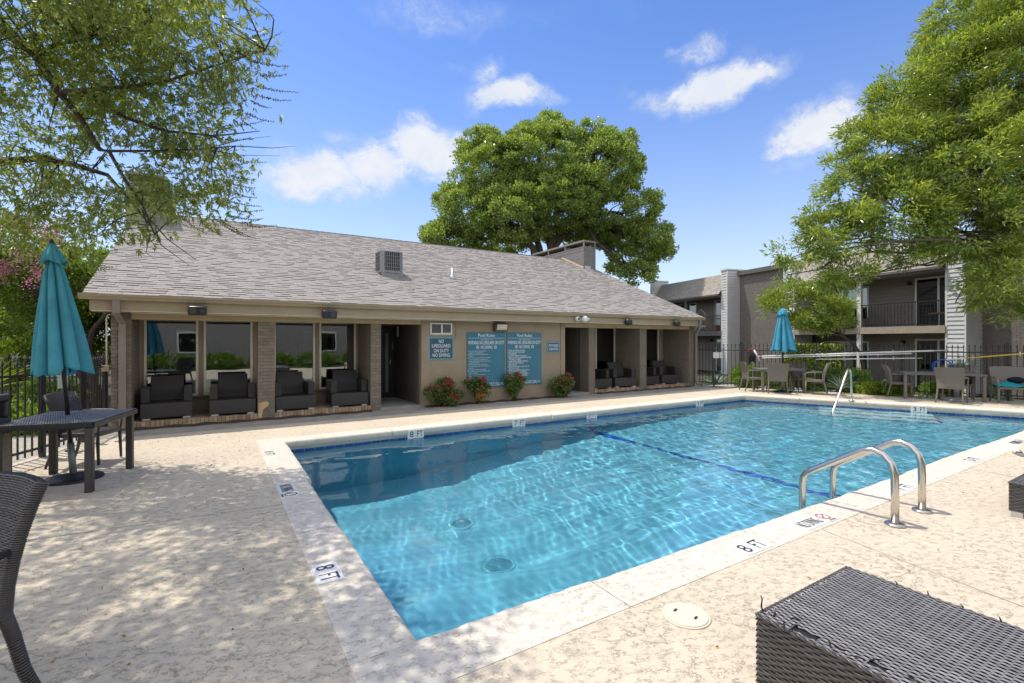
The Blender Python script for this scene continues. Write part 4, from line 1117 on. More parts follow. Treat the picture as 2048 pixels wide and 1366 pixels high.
def rules(label, x0, x1, z0, z1, body, th):
    o = sign('pool_rules_sign', label, x0, x1, z0, z1, M_SIGN); h2 = z1 - z0; w_ = x1 - x0; T = h2 / 2
    line(o, 'Pool Rules', 0, T - .075, w_ * .43, .085)
    b = MB(); b.box(-w_ * .47, -.0135, T - .153, w_ * .47, -.0122, T - .147); b.build('rule_line', M_SIGNTX, o)
    line(o, 'HOURS: DAWN TO DUSK', 0, T - .185, w_ * .32, .018)
    line(o, 'WARNING NO LIFEGUARD ON DUTY', 0, T - .265, w_ * .95, .095)
    line(o, 'NO DIVING', 0, T - .385, w_ * .30, .085)
    for sx_ in (-1, 1):
        cx, cz, r = sx_ * w_ * .235, T - .385, .044; b = MB()
        for k in range(20):
            t0, t1 = 2 * math.pi * k / 20, 2 * math.pi * (k + 1) / 20
            b.add([(cx + q * math.cos(t_), -.0138, cz + q * math.sin(t_)) for q, t_ in ((r, t0), (r, t1), (r * .78, t1), (r * .78, t0))], [(0, 1, 2, 3)])
        b.add([(cx - r * .6, -.0139, cz + r * .5), (cx - r * .5, -.0139, cz + r * .6), (cx + r * .6, -.0139, cz - r * .5), (cx + r * .5, -.0139, cz - r * .6)], [(0, 1, 2, 3)])
        b.add([(cx + r * .35, -.0138, cz + r * .35), (cx - r * .45, -.0138, cz - r * .25), (cx - r * .3, -.0138, cz - r * .4), (cx + r * .45, -.0138, cz + r * .15)], [(0, 1, 2, 3)])
        b.build('no_diving_symbol', M_SIGNTX, o)
    z = T - .485; step = (2 * T - .485 - .17) / len(body)
    for s in body:
        ind = .02 if s[0] == '*' else .05
        if s[0] == '*':
            b = MB(); b.cbox((-w_ / 2 + .035, -.0138, z), (.014, .001, .014)); b.build('bullet', M_SIGNTX, o)
            s = s[1:]
        ww = min(w_ * .87, len(s) * th * .62); me = line(o, s, -w_ / 2 + .06 + ww / 2, z, ww, th); z -= step
    line(o, 'IN CASE OF EMERGENCY, DIAL 911', 0, -T + .075, w_ * .92, .095)
    return o
rules('left pool rules board, taller, with fine print lines', 5.445, 6.57, 0.375, 1.81,
      ['*LIMIT TWO GUESTS ALLOWED PER APARTMENT', 'RESIDENT MUST ACCOMPANY GUESTS', '*SHOWER AND USE THE RESTROOM BEFORE ENTERING', 'THE POOL', '*PERSONS WITH SORE OR INFLAMED EYES, COLD, NASAL',
       'OR EAR DISCHARGE, BOILS OR OTHER ACUTE OR', 'OBVIOUS SKIN OR BODY INFECTIONS OR CUTS SHALL BE', 'EXCLUDED FROM THE POOL', '*NO DRINKS, CANDY, TOBACCO, POPCORN, GUM,', 'ALCOHOL, OR FOOD OF ANY KIND TO BE PERMITTED IN', 'THE POOL',
       '*NO LOUD RADIOS, RUNNING, OR HORSEPLAY', '*NO TAMPERING WITH LIFE SAVING EQUIPMENT, EXCEPT', 'DURING AN EMERGENCY', '*KEEP GATES CLOSED. DO NOT PROP OPEN', '*OBSERVE ALL SAFETY REGULATIONS', '*MANAGEMENT ARE NOT RESPONSIBLE FOR', 'ACCIDENTS'], .021)
rules('right pool rules board, bluer, with larger list text', 6.625, 7.76, 0.385, 1.815,
      ['*POOL BATHING LOAD: 80', '*PETS IN THE POOL ARE', 'PROHIBITED', '*DO NOT SWIM IF YOU HAVE', 'BEEN ILL WITH DIARRHEA WITHIN', 'THE PAST 2 WEEKS', '*CHANGING DIAPERS WITHIN 6', 'FEET OF THE POOL IS', 'PROHIBITED', '*GLASS ITEMS NOT ALLOWED IN',
       'THE POOL YARD', '*PERSONS UNDER THE AGE OF 14', 'MUST NOT BE IN THE POOL', 'WITHOUT ADULT SUPERVISION', '*PROLONGED BREATH HOLDING', 'CAN BE DANGEROUS'], .040)
# ------------------------------------------------------------------ woven surfaces
def weave(name, fn, ulen, vlen, pitch, rib, mat, parent, amp=0.0022, width=0.86, skip=None, seg=2, twist=0.0):
    """strands along u, stacked along v, going over and under ribs; fn(u,v) -> numpy points for u,v in metres"""
    rows = max(2, int(vlen / pitch)); pts = max(3, int(ulen / rib * seg) + 1)
    u = np.linspace(0, ulen, pts); V_ = []; F_ = []; base = 0
    rg = np.random.default_rng(len(name) * 7 + rows)
    for i in range(rows):
        v = (i + 0.5) * vlen / rows
        wv = np.sin(np.pi * (u / rib) + np.pi * i)
        hgt = amp * wv + rg.normal(0, amp * 0.12, pts)
        hw = 0.5 * width * vlen / rows
        prof = [(-1.0, -0.0012), (-0.5, 0.0006), (0.5, 0.0006), (1.0, -0.0012)]
        e = 1e-3
        P0 = fn(u, np.full(pts, v)); Pu = fn(u + e, np.full(pts, v)) - P0; Pv = fn(u, np.full(pts, v + e)) - P0
        N_ = np.cross(Pu, Pv); N_ /= np.linalg.norm(N_, axis=1, keepdims=True); Vd = Pv / np.linalg.norm(Pv, axis=1, keepdims=True)
        pinch = 1 - 0.10 * (1 - wv) / 2
        ring = [P0 + Vd * (a * hw * pinch)[:, None] + N_ * (hgt + b)[:, None] for a, b in prof]
        A = np.stack(ring, 1).reshape(-1, 3)
        keep = np.ones(pts - 1, bool)
        if skip is not None: keep = ~skip(i, rows, (u[:-1] + u[1:]) / 2, ulen)
        idx = np.arange(pts - 1)[keep]
        for k in range(3):
            q = base + idx * 4 + k
            F_.append(np.stack([q, q + 4, q + 5, q + 1], 1))
        V_.append(A); base += len(A)
    me = np_mesh(name, np.concatenate(V_), np.concatenate(F_), mat, True)
    return link(name, me, parent, kind='stuff')
def plane_fn(o, du, dv):
    o, du, dv = np.array(o, float), np.array(du, float), np.array(dv, float)
    return lambda u, v: o + u[:, None] * du + v[:, None] * dv

# ------------------------------------------------------------------ dining chairs
def dining_chair(label, mat, group, fine=False, legmat=None, pocket=None):
    """armchair facing +X, origin on the floor under the seat"""
    o = thing('wicker_chair', label, 'chair', (0, 0, 0), 0, group)
    lm = legmat or mat
    W2 = 0.25
    def back_pt(s, t):     # s across -1..1, t up 0..1
        x = -0.22 - 0.04 * t - 0.12 * t * t + 0.045 * (s * s) * (0.4 + t)
        y = s * (0.235 + 0.03 * t); z = 0.41 + 0.50 * t
        return (x, y, z + 0.015 * (1 - s * s) * t)
    b = MB(); ns, nt = 12, 10; n0 = 0
    for side in (0, 1):
        for j in range(nt + 1):
            for i in range(ns + 1):
                p = Vector(back_pt(-1 + 2 * i / ns, j / nt)); b.v.append((p.x - (0.030 if side else 0), p.y, p.z))
    M_ = (ns + 1) * (nt + 1)
    for j in range(nt):
        for i in range(ns):
            a = j * (ns + 1) + i; b.f.append((a, a + ns + 1, a + ns + 2, a + 1)); a += M_; b.f.append((a, a + 1, a + ns + 2, a + ns + 1))
    for j in range(nt):
        for i in (0, ns):
            a = j * (ns + 1) + i; q = (a, a + M_, a + M_ + ns + 1, a + ns + 1); b.f.append(q if i == 0 else q[::-1])
    for i in range(ns):
        for j in (0, nt):
            a = j * (ns + 1) + i; q = (a, a + 1, a + 1 + M_, a + M_); b.f.append(q if j == 0 else q[::-1])
    back = b.build('backrest', M_CORE if fine else mat, o, True)
    md = back.modifiers.new('s', 'EDGE_SPLIT'); md.split_angle = R_(50)
    if fine:
        def bf(sg):
            def fn(u, v):
                s = u / 0.50 * 2 - 1; t = v / 0.50
                x = -0.22 - 0.04 * t - 0.12 * t * t + 0.045 * (s * s) * (0.4 + t) + (0.003 if sg > 0 else -0.033)
                return np.stack([x, s * (0.235 + 0.03 * t) * (1 if sg > 0 else -1), 0.41 + 0.50 * t + 0.015 * (1 - s * s) * t], 1)
            return fn
        weave('woven_strands', bf(1), 0.50, 0.50, 0.0085, 0.019, M_STRAND, back, 0.0022, 0.9, None, 4)
        weave('woven_strands', bf(-1), 0.50, 0.50, 0.0085, 0.019, M_STRAND, back, 0.0022, 0.9, None, 4)
    b = MB(); b.prism([(-.24, -.225), (.24, -.245), (.25, .0), (.24, .245), (-.24, .225)], 0.37, 0.43); b.build('seat', mat, o, bevel=0.012)
    for s in (-1, 1):
        path = [Vector(back_pt(s, t)) + Vector((-.012, 0.006 * s, 0)) for t in (1, .8, .6, .4, .2, 0)] + [Vector((-.245, .242 * s, .30)), Vector((-.275, .25 * s, .15)), Vector((-.325, .262 * s, 0.0))]
        b = MB(); b.tube(path, [.014, .019, .02, .02, .021, .022, .021, .018, .015], 10); lg = b.build('rear_leg', lm, o, True)
        if fine:
            # strand wound round the post
            acc = []; tot = 0; P = path; hel = []
            turns = 95; rad = .0215
            for k in range(turns * 8):
                f = k / (turns * 8) * (len(P) - 1); i = min(int(f), len(P) - 2); c = P[i].lerp(P[i + 1], f - i); th = 2 * math.pi * k / 8
                t_ = (P[i + 1] - P[i]).normalized(); a_ = t_.cross(Vector((1, 0, 0))).normalized(); b_ = t_.cross(a_)
                hel.append(c + (a_ * math.cos(th) + b_ * math.sin(th)) * rad)
            g = MB(); g.tube(hel, .0045, 4); g.build('binding', M_STRAND, lg, True, kind='stuff')
        b = MB(); b.tube([(.225, .235 * s, .40), (.232, .238 * s, .2), (.24, .24 * s, .0)], [.021, .019, .015], 8); b.build('front_leg', lm, o, True)
        b = MB(); b.tube([(-.255, .245 * s, .655), (-.10, .262 * s, .66), (.08, .268 * s, .655), (.20, .262 * s, .64), (.245, .25 * s, .60), (.245, .245 * s, .5), (.232, .238 * s, .40)], [.014, .016, .017, .017, .016, .014, .013], 8); b.build('armrest', lm, o, True)
    b = MB()
    for x, y in ((.24, .24), (.24, -.24), (-.325, .262), (-.325, -.262)): b.lathe([(.016, 0), (.016, .018), (.0, .018)], 8, (x, y, -.002))
    b.build('foot_caps', M_SILVER, o, kind='stuff')
    return o
GRP_R = 'wicker dining chairs round the tables by the right fence'
proto = dining_chair('taupe wicker chair seen from behind, tucked under the umbrella table', M_WICK2, GRP_R)
proto.location = (14.50, 8.10, 0); proto.rotation_euler = (0, 0, R_(37))
for (x, y, a, lab) in ((14.50, 8.86, -38, 'taupe wicker chair seen side on, left end of the umbrella table'),
                       (15.22, 7.36, 118, 'taupe wicker chair turned away at the right end of the umbrella table'),
                       (15.80, 8.00, 233, 'wicker chair facing the pool behind the umbrella table'),
                       (16.02, 4.44, 4, 'taupe wicker chair seen from behind at the bare table, largest of them'),
                       (16.45, 5.72, -59, 'wicker chair seen side on at the left end of the bare table'),
                       (17.35, 4.62, 195, 'wicker chair facing the pool behind the bare table')):
    copy_thing(proto, (x, y, 0), R_(a), lab)
lc = copy_thing(proto, (17.22, 3.62, 0), R_(205), 'wide wicker armchair holding a teal towel at the right edge'); lc.scale = (1.15, 1.25, 1.0)
tw = MB()
def towel(u, v):
    x = -.22 + .50 * u; y = -.26 + .52 * v
    z = .452 + .10 * math.exp(-((u - .35) ** 2 + (v - .45) ** 2) * 9) + .018 * math.sin(u * 21 + v * 5) * math.sin(v * 17)
    return (x, y, z)
tw.grid(towel, 26, 26); two = tw.build('towel', M_TOWEL, None, True)
sld = two.modifiers.new('thick', 'SOLIDIFY'); sld.thickness = .012
two.location = (17.22, 3.62, 0); two.rotation_euler = (0, 0, R_(205)); two.scale = (1.15, 1.25, 1); tag(two, 'rumpled teal towel heaped on the wicker armchair seat', 'towel')
bg = MB()
def bag(u, v):
    th = 2 * math.pi * u; ph = math.pi * v
    r = 1 + .12 * math.sin(3 * th + 2 * ph)
    return (.13 * r * math.sin(ph) * math.cos(th), .16 * r * math.sin(ph) * math.sin(th), .075 + .075 * math.cos(ph) * r)
bg.grid(bag, 18, 10); bo = bg.build('swim_bag', M_NAVYCLOTH, None, True); bo.location = (17.28, 3.55, .52); tag(bo, 'soft black bag lying on the teal towel', 'bag')

ch2 = dining_chair('dark wicker chair behind the left umbrella table, facing right', M_WICK, 'dark wicker chairs on the left deck')
ch2.location = (-1.40, 8.24, 0); ch2.rotation_euler = (0, 0, R_(-20))
ch3 = dining_chair('large dark woven chair back cut off by the lower left edge', M_WICK, 'dark wicker chairs on the left deck', fine=True)
ch3.scale = (1.06, 1.06, 1.06); ch3.location = (-1.10, 2.84, 0); ch3.rotation_euler = (0, 0, R_(232))

# ------------------------------------------------------------------ tables
def table(label, loc, rz, lx, ly, h=0.74, topmat=None, legmat=None, name='wicker_table', leg=0.07, cut=0.0):
    o = thing(name, label, 'table', loc, rz)
    b = MB(); x, y = lx / 2, ly / 2
    b.prism([(-x, -y), (x, -y), (x, y), (-x, y)], h - .055, h); tp = b.build('tabletop', topmat or M_WICKTOP, o, bevel=.012)
    for sx_ in (-1, 1):
        for sy_ in (-1, 1):
            b = MB(); b.box(sx_ * (x - .05) - leg / 2, sy_ * (y - .05) - leg / 2, 0, sx_ * (x - .05) + leg / 2, sy_ * (y - .05) + leg / 2, h - .056); b.build('leg', legmat or M_WICK, o, bevel=.01)
    return o, tp
t1, tp1 = table('dark wicker table pierced by the tall teal umbrella', (-1.385, 7.20, 0), R_(77), 1.08, 0.86, 0.74, M_CORE, M_WICK)
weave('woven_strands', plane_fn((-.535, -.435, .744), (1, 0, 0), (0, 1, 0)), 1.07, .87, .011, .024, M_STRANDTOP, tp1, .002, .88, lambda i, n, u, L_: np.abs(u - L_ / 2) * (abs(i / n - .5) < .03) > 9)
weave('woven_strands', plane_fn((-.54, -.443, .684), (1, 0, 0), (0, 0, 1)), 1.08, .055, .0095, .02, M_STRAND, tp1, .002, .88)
weave('woven_strands', plane_fn((.543, -.44, .684), (0, 1, 0), (0, 0, 1)), .88, .055, .0095, .02, M_STRAND, tp1, .002, .88)
table('taupe wicker table under the closed light blue umbrella', (15.06, 8.36, 0), R_(-38), 1.30, 0.80, 0.72, M_WICKTOP, M_WICK2)
table('long grey topped wicker table without umbrella by the right fence', (16.85, 4.95, 0), R_(-59), 1.72, 0.85, 0.72, M_WICKTOP, M_WICK2)

# ------------------------------------------------------------------ umbrellas
def umbrella(label, loc, zbot, ztop, rbot, mat, tilt=(0, 0), rz=0.0, pole_r=.022, polemat=None, base='round', seedv=1):
    o = thing('closed_umbrella', label, 'umbrella', loc, 0); rg = random.Random(seedv)
    T = Matrix.Rotation(tilt[0], 4, 'X') @ Matrix.Rotation(tilt[1], 4, 'Y')
    T = Matrix.Rotation(rz, 4, 'Z') @ T
    pm = polemat or M_BLACK
    b = MB(); b.tube([T @ Vector((0, 0, .30)), T @ Vector((0, 0, ztop + .02))], pole_r, 10); b.build('pole', pm, o, True)
    b = MB(); b.lathe([(0, 0), (.27, 0), (.275, .012), (.26, .03), (.12, .055), (.045, .065), (0, .065)], 32); b.build('base_plate', M_BLACK if base == 'round' else M_GREYMETAL, o, True)
    b = MB(); b.tube([T @ Vector((0, 0, .05)), T @ Vector((0, 0, .42))], .034, 12); b.build('base_sleeve', M_GREYMETAL, o, True)
    kb = MB(); kb.tube([T @ Vector((.03, 0, .33)), T @ Vector((.065, 0, .33))], .013, 8); kb.build('clamp_knob', M_BLACK, o, True)
    # folded canopy: eight panels hanging in deep pleats
    nth, nz = 128, 34; b = MB(); amp = [rg.uniform(.7, 1.25) for _ in range(8)]; phs = [rg.uniform(-.25, .25) for _ in range(8)]
    lean = [rg.uniform(-.5, .9) for _ in range(8)]
    for j in range(nz + 1):
        t_ = j / nz
        for i in range(nth):
            th = 2 * math.pi * i / nth; k = int(th / (2 * math.pi / 8)) % 8; ph = (th % (2 * math.pi / 8)) / (2 * math.pi / 8)
            R0 = rbot * (1 - t_) ** .82 * .93 + .04
            fold = abs(math.sin(math.pi * (ph + phs[k] * ph * (1 - ph) * 2)))
            r = R0 * (0.52 + 0.54 * fold ** .62 * amp[k] ** .7) * (1 + .05 * math.sin(5 * t_ + k * 1.7) * fold)
            r *= 1 - 0.20 * math.exp(-((t_ - .86) / .035) ** 2)
            if t_ > .9: r *= 1.0 + .35 * (1 - (t_ - .9) / .1)
            th2 = th + lean[k] * .22 * fold * (1 - t_ * .6)
            z = zbot + (ztop - zbot) * t_ + (.055 * (1 - fold) + .035 * math.sin(th * 2 + k)) * (1 - t_) ** 3
            b.v.append(tuple(T @ Vector((r * math.cos(th2), r * math.sin(th2), z))))
    for j in range(nz):
        for i in range(nth):
            a, c = j * nth + i, j * nth + (i + 1) % nth
            b.f.append((a, c, c + nth, a + nth))
    b.f.append(tuple(nz * nth + i for i in range(nth)))
    cn = b.build('canopy', mat, o, True)
    md = cn.modifiers.new('thick', 'SOLIDIFY'); md.thickness = .004
    # vent cap frill at the top
    b = MB(); n = 64
    for (rr, zz) in ((.02, ztop + .03), (rbot * .30, ztop - .11), (rbot * .42, ztop - .20)):
        for i in range(n):
            th = 2 * math.pi * i / n; w_ = 1 + (.22 * abs(math.sin(th * 4)) - .1) * (rr > .03)
            b.v.append(tuple(T @ Vector((rr * w_ * math.cos(th), rr * w_ * math.sin(th), zz + .02 * math.sin(th * 4) * (rr > .03)))))
    for j in range(2):
        for i in range(n): b.f.append((j * n + i, j * n + (i + 1) % n, (j + 1) * n + (i + 1) % n, (j + 1) * n + i))
    cap = b.build('vent_cap', mat, o, True); md = cap.modifiers.new('thick', 'SOLIDIFY'); md.thickness = .003
    b = MB(); b.lathe([(.02, ztop + .0), (.026, ztop + .05), (.012, ztop + .085), (0, ztop + .09)], 10, (0, 0, 0), T); b.build('finial', M_BLACK, o, True)
    # rib ends poking out below the hem
    b = MB()
    for k in range(8):
        th = 2 * math.pi * (k + .5) / 8; r = rbot * .52
        b.tube([T @ Vector((r * math.cos(th), r * math.sin(th), zbot + .12)), T @ Vector((r * 1.02 * math.cos(th), r * 1.02 * math.sin(th), zbot + .01))], .007, 5)
    b.build('rib_ends', M_BLACK, o, kind='stuff')
    return o
tl = -RGT * 1.0
ang = math.atan2(tl.y, tl.x)
umbrella('tall closed teal umbrella leaning through the left table', (-1.385, 7.36, 0), 1.22, 2.70, 0.265, M_TEAL, (0, R_(5.4)), ang, seedv=4)
umbrella('closed light blue umbrella over the right table', (15.02, 8.20, 0), 1.26, 2.58, 0.355, M_SKYBLUE, (0, 0), 0.3, seedv=9)
# umbrella base left standing under the bare table, without its umbrella
o = thing('umbrella_base', 'heavy grey umbrella base with empty pipe under the bare table', 'umbrella base', (16.72, 4.55, 0))
b = MB(); b.lathe([(0, 0), (.34, 0), (.345, .03), (.30, .06), (.10, .09), (0, .09)], 28); b.build('base_plate', M_GREYMETAL, o, True)
b = MB(); b.tube([(0, 0, .08), (0, 0, .64)], .06, 12); b.build('pipe', M_GREYMETAL, o, True)

# ------------------------------------------------------------------ porch armchairs
def porch_chair(label):
    """block shaped wicker armchair, facing -Y, origin at floor centre"""
    o = thing('porch_armchair', label, 'armchair', (0, 0, 0), 0, 'dark wicker armchairs on the porch')
    b = MB(); b.box(-.40, -.38, .035, .40, .40, .31); b.build('base', M_WICK, o, bevel=.012)
    for s in (-1, 1):
        b = MB(); b.box(s * .40 - (.135 if s > 0 else 0), -.26, .312, s * .40 + (.135 if s < 0 else 0), .40, .58); b.build('arm', M_WICK, o, bevel=.012)
    b = MB(); b.add([(-.27, .17, .312), (.27, .17, .312), (.27, .30, .312), (-.27, .30, .312), (-.27, .32, .78), (.27, .32, .78), (.27, .42, .78), (-.27, .42, .78)],
                    [(0, 3, 2, 1), (4, 5, 6, 7), (0, 1, 5, 4), (1, 2, 6, 5), (2, 3, 7, 6), (3, 0, 4, 7)]); b.build('backrest', M_WICK, o, bevel=.012)
    for x in (-.31, .31):
        for y in (-.30, .32):
            b = MB(); b.box(x - .06, y - .05, 0, x + .06, y + .05, .034); b.build('foot', M_SILVER, o)
    return o
pc = porch_chair('wicker armchair at the left end of the porch, beside the corner pier')
pc.location = (-.79, WY + .50, .115); pc.rotation_euler = (0, 0, R_(3))
for x, y, z, a, lab in ((.315, WY + .44, .115, -1, 'wicker armchair just left of the flaking second pier'),
                        (1.44, WY + .46, .115, 4, 'wicker armchair just right of the flaking second pier'),
                        (2.60, WY + .46, .115, -2, 'wicker armchair left of the dark recess door'),
                        (10.18, WY + .50, .10, 6, 'wicker armchair in the third bay, half hidden by its left pier'),
                        (11.27, WY + .48, .10, -14, 'wicker armchair turned a little, right half of the third bay'),
                        (12.36, WY + .52, .10, 4, 'wicker armchair in the last bay, half hidden by its left pier'),
                        (13.42, WY + .50, .10, -10, 'wicker armchair at the far right end of the porch')):
    copy_thing(pc, (x, y, z), R_(a), lab)

# ------------------------------------------------------------------ wicker ottomans in front
def ottoman(label, x0, y0, x1, y1, h, name, pt=.0125, rib=.026):
    o = thing(name, label, 'ottoman', (x0, y0, 0)); w_, l_ = x1 - x0, y1 - y0
    b = MB(); b.box(.006, .006, .05, w_ - .006, l_ - .006, h - .006); core = b.build('core', M_CORE, o, bevel=.01)
    rg = np.random.default_rng(3)
    def tear(i, n, u, L_):
        # worn patches by the near edge where strands have broken away
        f = i / n; m_ = np.zeros(len(u), bool)
        for (fc, uc, df, du) in ((.955, .18, .018, .05), (.93, .42, .012, .03), (.965, .62, .012, .05), (.05, .95, .02, .03), (.94, .30, .01, .02), (.96, .86, .012, .02)):
            m_ |= (abs(f - fc) < df) & (np.abs(u - uc) < du)
        return m_
    # top: strands run along Y, rows go from x1 to x0 so that row index grows toward the viewer's near side
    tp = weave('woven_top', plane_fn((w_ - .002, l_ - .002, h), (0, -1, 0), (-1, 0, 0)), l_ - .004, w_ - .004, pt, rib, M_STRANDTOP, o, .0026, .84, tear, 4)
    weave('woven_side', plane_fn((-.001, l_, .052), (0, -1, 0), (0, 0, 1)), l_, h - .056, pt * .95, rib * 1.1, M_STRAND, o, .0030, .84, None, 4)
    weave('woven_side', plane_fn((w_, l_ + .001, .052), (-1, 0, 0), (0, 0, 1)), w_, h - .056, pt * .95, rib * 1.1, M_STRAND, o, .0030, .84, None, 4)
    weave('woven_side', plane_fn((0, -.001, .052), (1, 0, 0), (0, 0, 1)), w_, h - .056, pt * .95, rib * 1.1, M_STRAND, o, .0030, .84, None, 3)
    weave('woven_side', plane_fn((w_ + .001, 0, .052), (0, 1, 0), (0, 0, 1)), l_, h - .056, pt * .95, rib * 1.1, M_STRAND, o, .0030, .84, None, 3)
    # braided edge
    b = MB()
    for p, q in (((0, 0), (0, l_)), ((0, l_), (w_, l_)), ((w_, l_), (w_, 0)), ((w_, 0), (0, 0))):
        p, q = Vector((*p, h - .004)), Vector((*q, h - .004)); n = int((q - p).length / .012)
        for ph in (0, math.pi):
            d_ = (q - p).normalized(); s_ = Vector((-d_.y, d_.x, 0))
            b.tube([p.lerp(q, k / n) + (s_ * math.cos(k * 1.05 + ph) + Vector((0, 0, 1)) * math.sin(k * 1.05 + ph)) * .0045 for k in range(n + 1)], .0052, 5)
    b.build('braided_edge', M_STRAND, o, True, kind='stuff')
    b = MB()
    for x in (.05, w_ - .05):
        for y in (.05, l_ - .05): b.box(x - .04, y - .04, 0, x + .04, y + .04, .052)
    b.build('feet', M_GALV, o, kind='stuff')
    return o
ot = ottoman('big dark woven ottoman filling the lower right corner', 1.985, -0.75, 2.80, 1.195, 0.42, 'wicker_ottoman')
# broken strand ends sticking up from the far and left edges
b = MB(); rg = random.Random(8)
for yy in (.98, .86, .74, .62, .50, .44, .41, .30, .18, .10):
    x = 2.80 - 1.985; y = yy + .75; b.tube([(x, y, .41), (x + .004, y + .002, .425), (x - .004 + rg.uniform(-.01, .01), y + .006, .438)], [.004, .0035, .002], 5)
b.tube([(.05, 1.94, .41), (.035, 1.945, .44), (.05, 1.95, .47), (.04, 1.95, .485)], [.004, .0035, .003, .002], 5)
for k in range(16):
    x, y = rg.uniform(.01, .12), rg.uniform(.9, 1.9); a_ = rg.uniform(0, 6.28); l_ = rg.uniform(.02, .06)
    b.tube([(x, y, .422), (x + l_ * .5 * math.cos(a_), y + l_ * .5 * math.sin(a_), .428), (x + l_ * math.cos(a_), y + l_ * math.sin(a_), .424)], [.0035, .003, .0015], 4)
b.build('broken_strands', M_CORE, ot, True, kind='stuff')
ottoman('dark woven lounger corner cut off by the right edge', 6.14, 0.05, 7.9, 1.31, 0.31, 'wicker_lounger', .016, .034)['category'] = 'lounger'

# ------------------------------------------------------------------ pool ladder and handrail
def rail(parent, x, y_post, name='rail'):
    pts = [(y_post, 0.0), (y_post, .30), (y_post + .004, .44), (y_post + .03, .53), (y_post + .085, .595), (y_post + .16, .62), (y_post + .235, .605)]
    end = (2.455 - 1.9, .315); s0 = Vector((0, pts[-1][0], pts[-1][1])); s1 = Vector((0, *end))
    pts += [tuple(s0.lerp(s1, f))[1:] for f in (.33, .66, .93)]
    pts += [(2.495 - 1.9, .282), (2.525 - 1.9, .235), (2.535 - 1.9, .16), (2.537 - 1.9, -.30), (2.537 - 1.9, -1.25)]
    b = MB(); b.tube([(x, y, z) for y, z in pts], .030, 16); return b.build(name, M_STEEL, parent, True)
lad = thing('pool_ladder', 'stainless steel pool ladder with two bent rails on the near coping', 'pool ladder', (5.31, 1.9, 0))
for x, yp in ((5.00, 1.765), (5.62, 1.775)):
    r_ = rail(lad, x - 5.31, yp - 1.9)
    b = MB(); b.lathe([(0, .0), (.075, .0), (.078, .008), (.072, .020), (.045, .026), (.026, .028), (0, .028)], 28, (x - 5.31, yp - 1.9, .001)); b.build('escutcheon', M_STEEL, lad, True)
for z in (-.42, -.70, -.98):
    b = MB(); b.box(-.30, .63, z, .30, .72, z + .03); b.build('tread', M_STEEL, lad, bevel=.008)
# handrail at the shallow end: one bent pipe from the deck into the water
hr = thing('handrail', 'single curved stainless handrail dropping into the shallow end', 'handrail', (14.2, 6.0, 0))
b = MB(); pw = Vector((12.93, 5.86, 0)); pd = Vector((14.30, 6.0, 0)); dv_ = (pd - pw)
zs = [(1.0, 0.0), (.985, .45), (.965, .72), (.92, .835), (.84, .865), (.77, .82), (.70, .71), (.45, .36), (.22, .06), (.08, -.14), (.03, -.22), (.02, -.32), (.02, -.7)]
b.tube([pw + dv_ * f + Vector((0, 0, z)) - Vector((14.2, 6.0, 0)) for f, z in zs], .024, 12); b.build('rail', M_STEEL, hr, True)
b = MB(); b.lathe([(0, 0), (.07, 0), (.07, .015), (.03, .024), (0, .024)], 20, (.1, 0, .001)); b.build('escutcheon', M_STEEL, hr, True)

# skimmer cover in the deck
o = thing('skimmer_cover', 'round cream skimmer cover with two slots set in the near deck', 'skimmer cover', (2.325, 1.825, 0))
b = MB(); b.lathe([(0, 0.0), (.135, 0.0), (.135, .006), (.128, .008), (.124, .005), (0, .005)], 40); b.build('ring', M_HATCH, o, True)
b = MB(); b.lathe([(0, .002), (.121, .002), (.121, .009), (.118, .011), (0, .011)], 40); b.build('lid', M_HATCH, o)
for x, y, rz in ((-.02, .06, .3), (.015, -.055, .3)):
    b = MB(); b.cbox((0, 0, .0115), (.034, .014, .0022), Matrix.Translation((x, y, 0)) @ Matrix.Rotation(rz, 4, 'Z')); b.build('slot', M_CORE, o)

# sandals by the lounger
for k, (x, y, rz, lab) in enumerate(((9.55, 1.93, .5, 'left sandal of a grey pair on the deck near the right edge'), (9.72, 1.83, .75, 'right sandal of a grey pair on the deck near the right edge'))):
    o = thing('sandal', lab, 'sandal', (x, y, 0), rz)
    b = MB(); pl = [(-.13, -.03), (-.05, -.036), (.04, -.044), (.11, -.04), (.14, 0), (.11, .04), (.04, .044), (-.05, .036), (-.13, .03), (-.145, 0)]
    b.prism(pl, .001, .026); b.build('sole', M_GREYMETAL, o, bevel=.004)
    b = MB(); b.grid(lambda u, v: (.02 + .07 * u, -.046 + .092 * v, .024 + .05 * math.sin(math.pi * v)), 4, 10); st = b.build('strap', M_WHITE, o, True); st.modifiers.new('t', 'SOLIDIFY').thickness = .004

# rubbish bin at the left edge
cdir = math.atan2(RGT.y, RGT.x)
bn = thing('rubbish_bin', 'dark grey plastic rubbish bin with tan side panels at the left edge', 'bin', (-2.20, 6.96, 0), cdir)
b = MB(); b.box(-.30, -.28, 0, .30, .28, .70); b.build('body', M_BIN, bn, bevel=.03)
for (x0, y0, x1, y1) in ((-.25, -.287, .25, -.281), (.302, -.24, .308, .24)):
    b = MB(); b.box(x0, y0, .08, x1, y1, .64); b.build('side_panel', M_BINPANEL, bn)
b = MB()
z0, z1 = .705, 1.04
b.box(-.29, -.27, z0, .29, .27, .80); b.box(-.29, -.27, .97, .29, .27, z1)
for x in (-.29, .20):
    for y in (-.27, .21): b.box(x, y, .80, x + .09, y + .06, .97)
b.build('hood', M_BIN, bn, bevel=.022)
b = MB(); b.box(-.17, -.17, .72, .17, .17, .93); b.build('liner_tray', M_INK, bn)
b = MB(); b.box(-.2, -.274, .83 - .0, .2, -.271, .84); b.build('lip', M_BIN, bn)

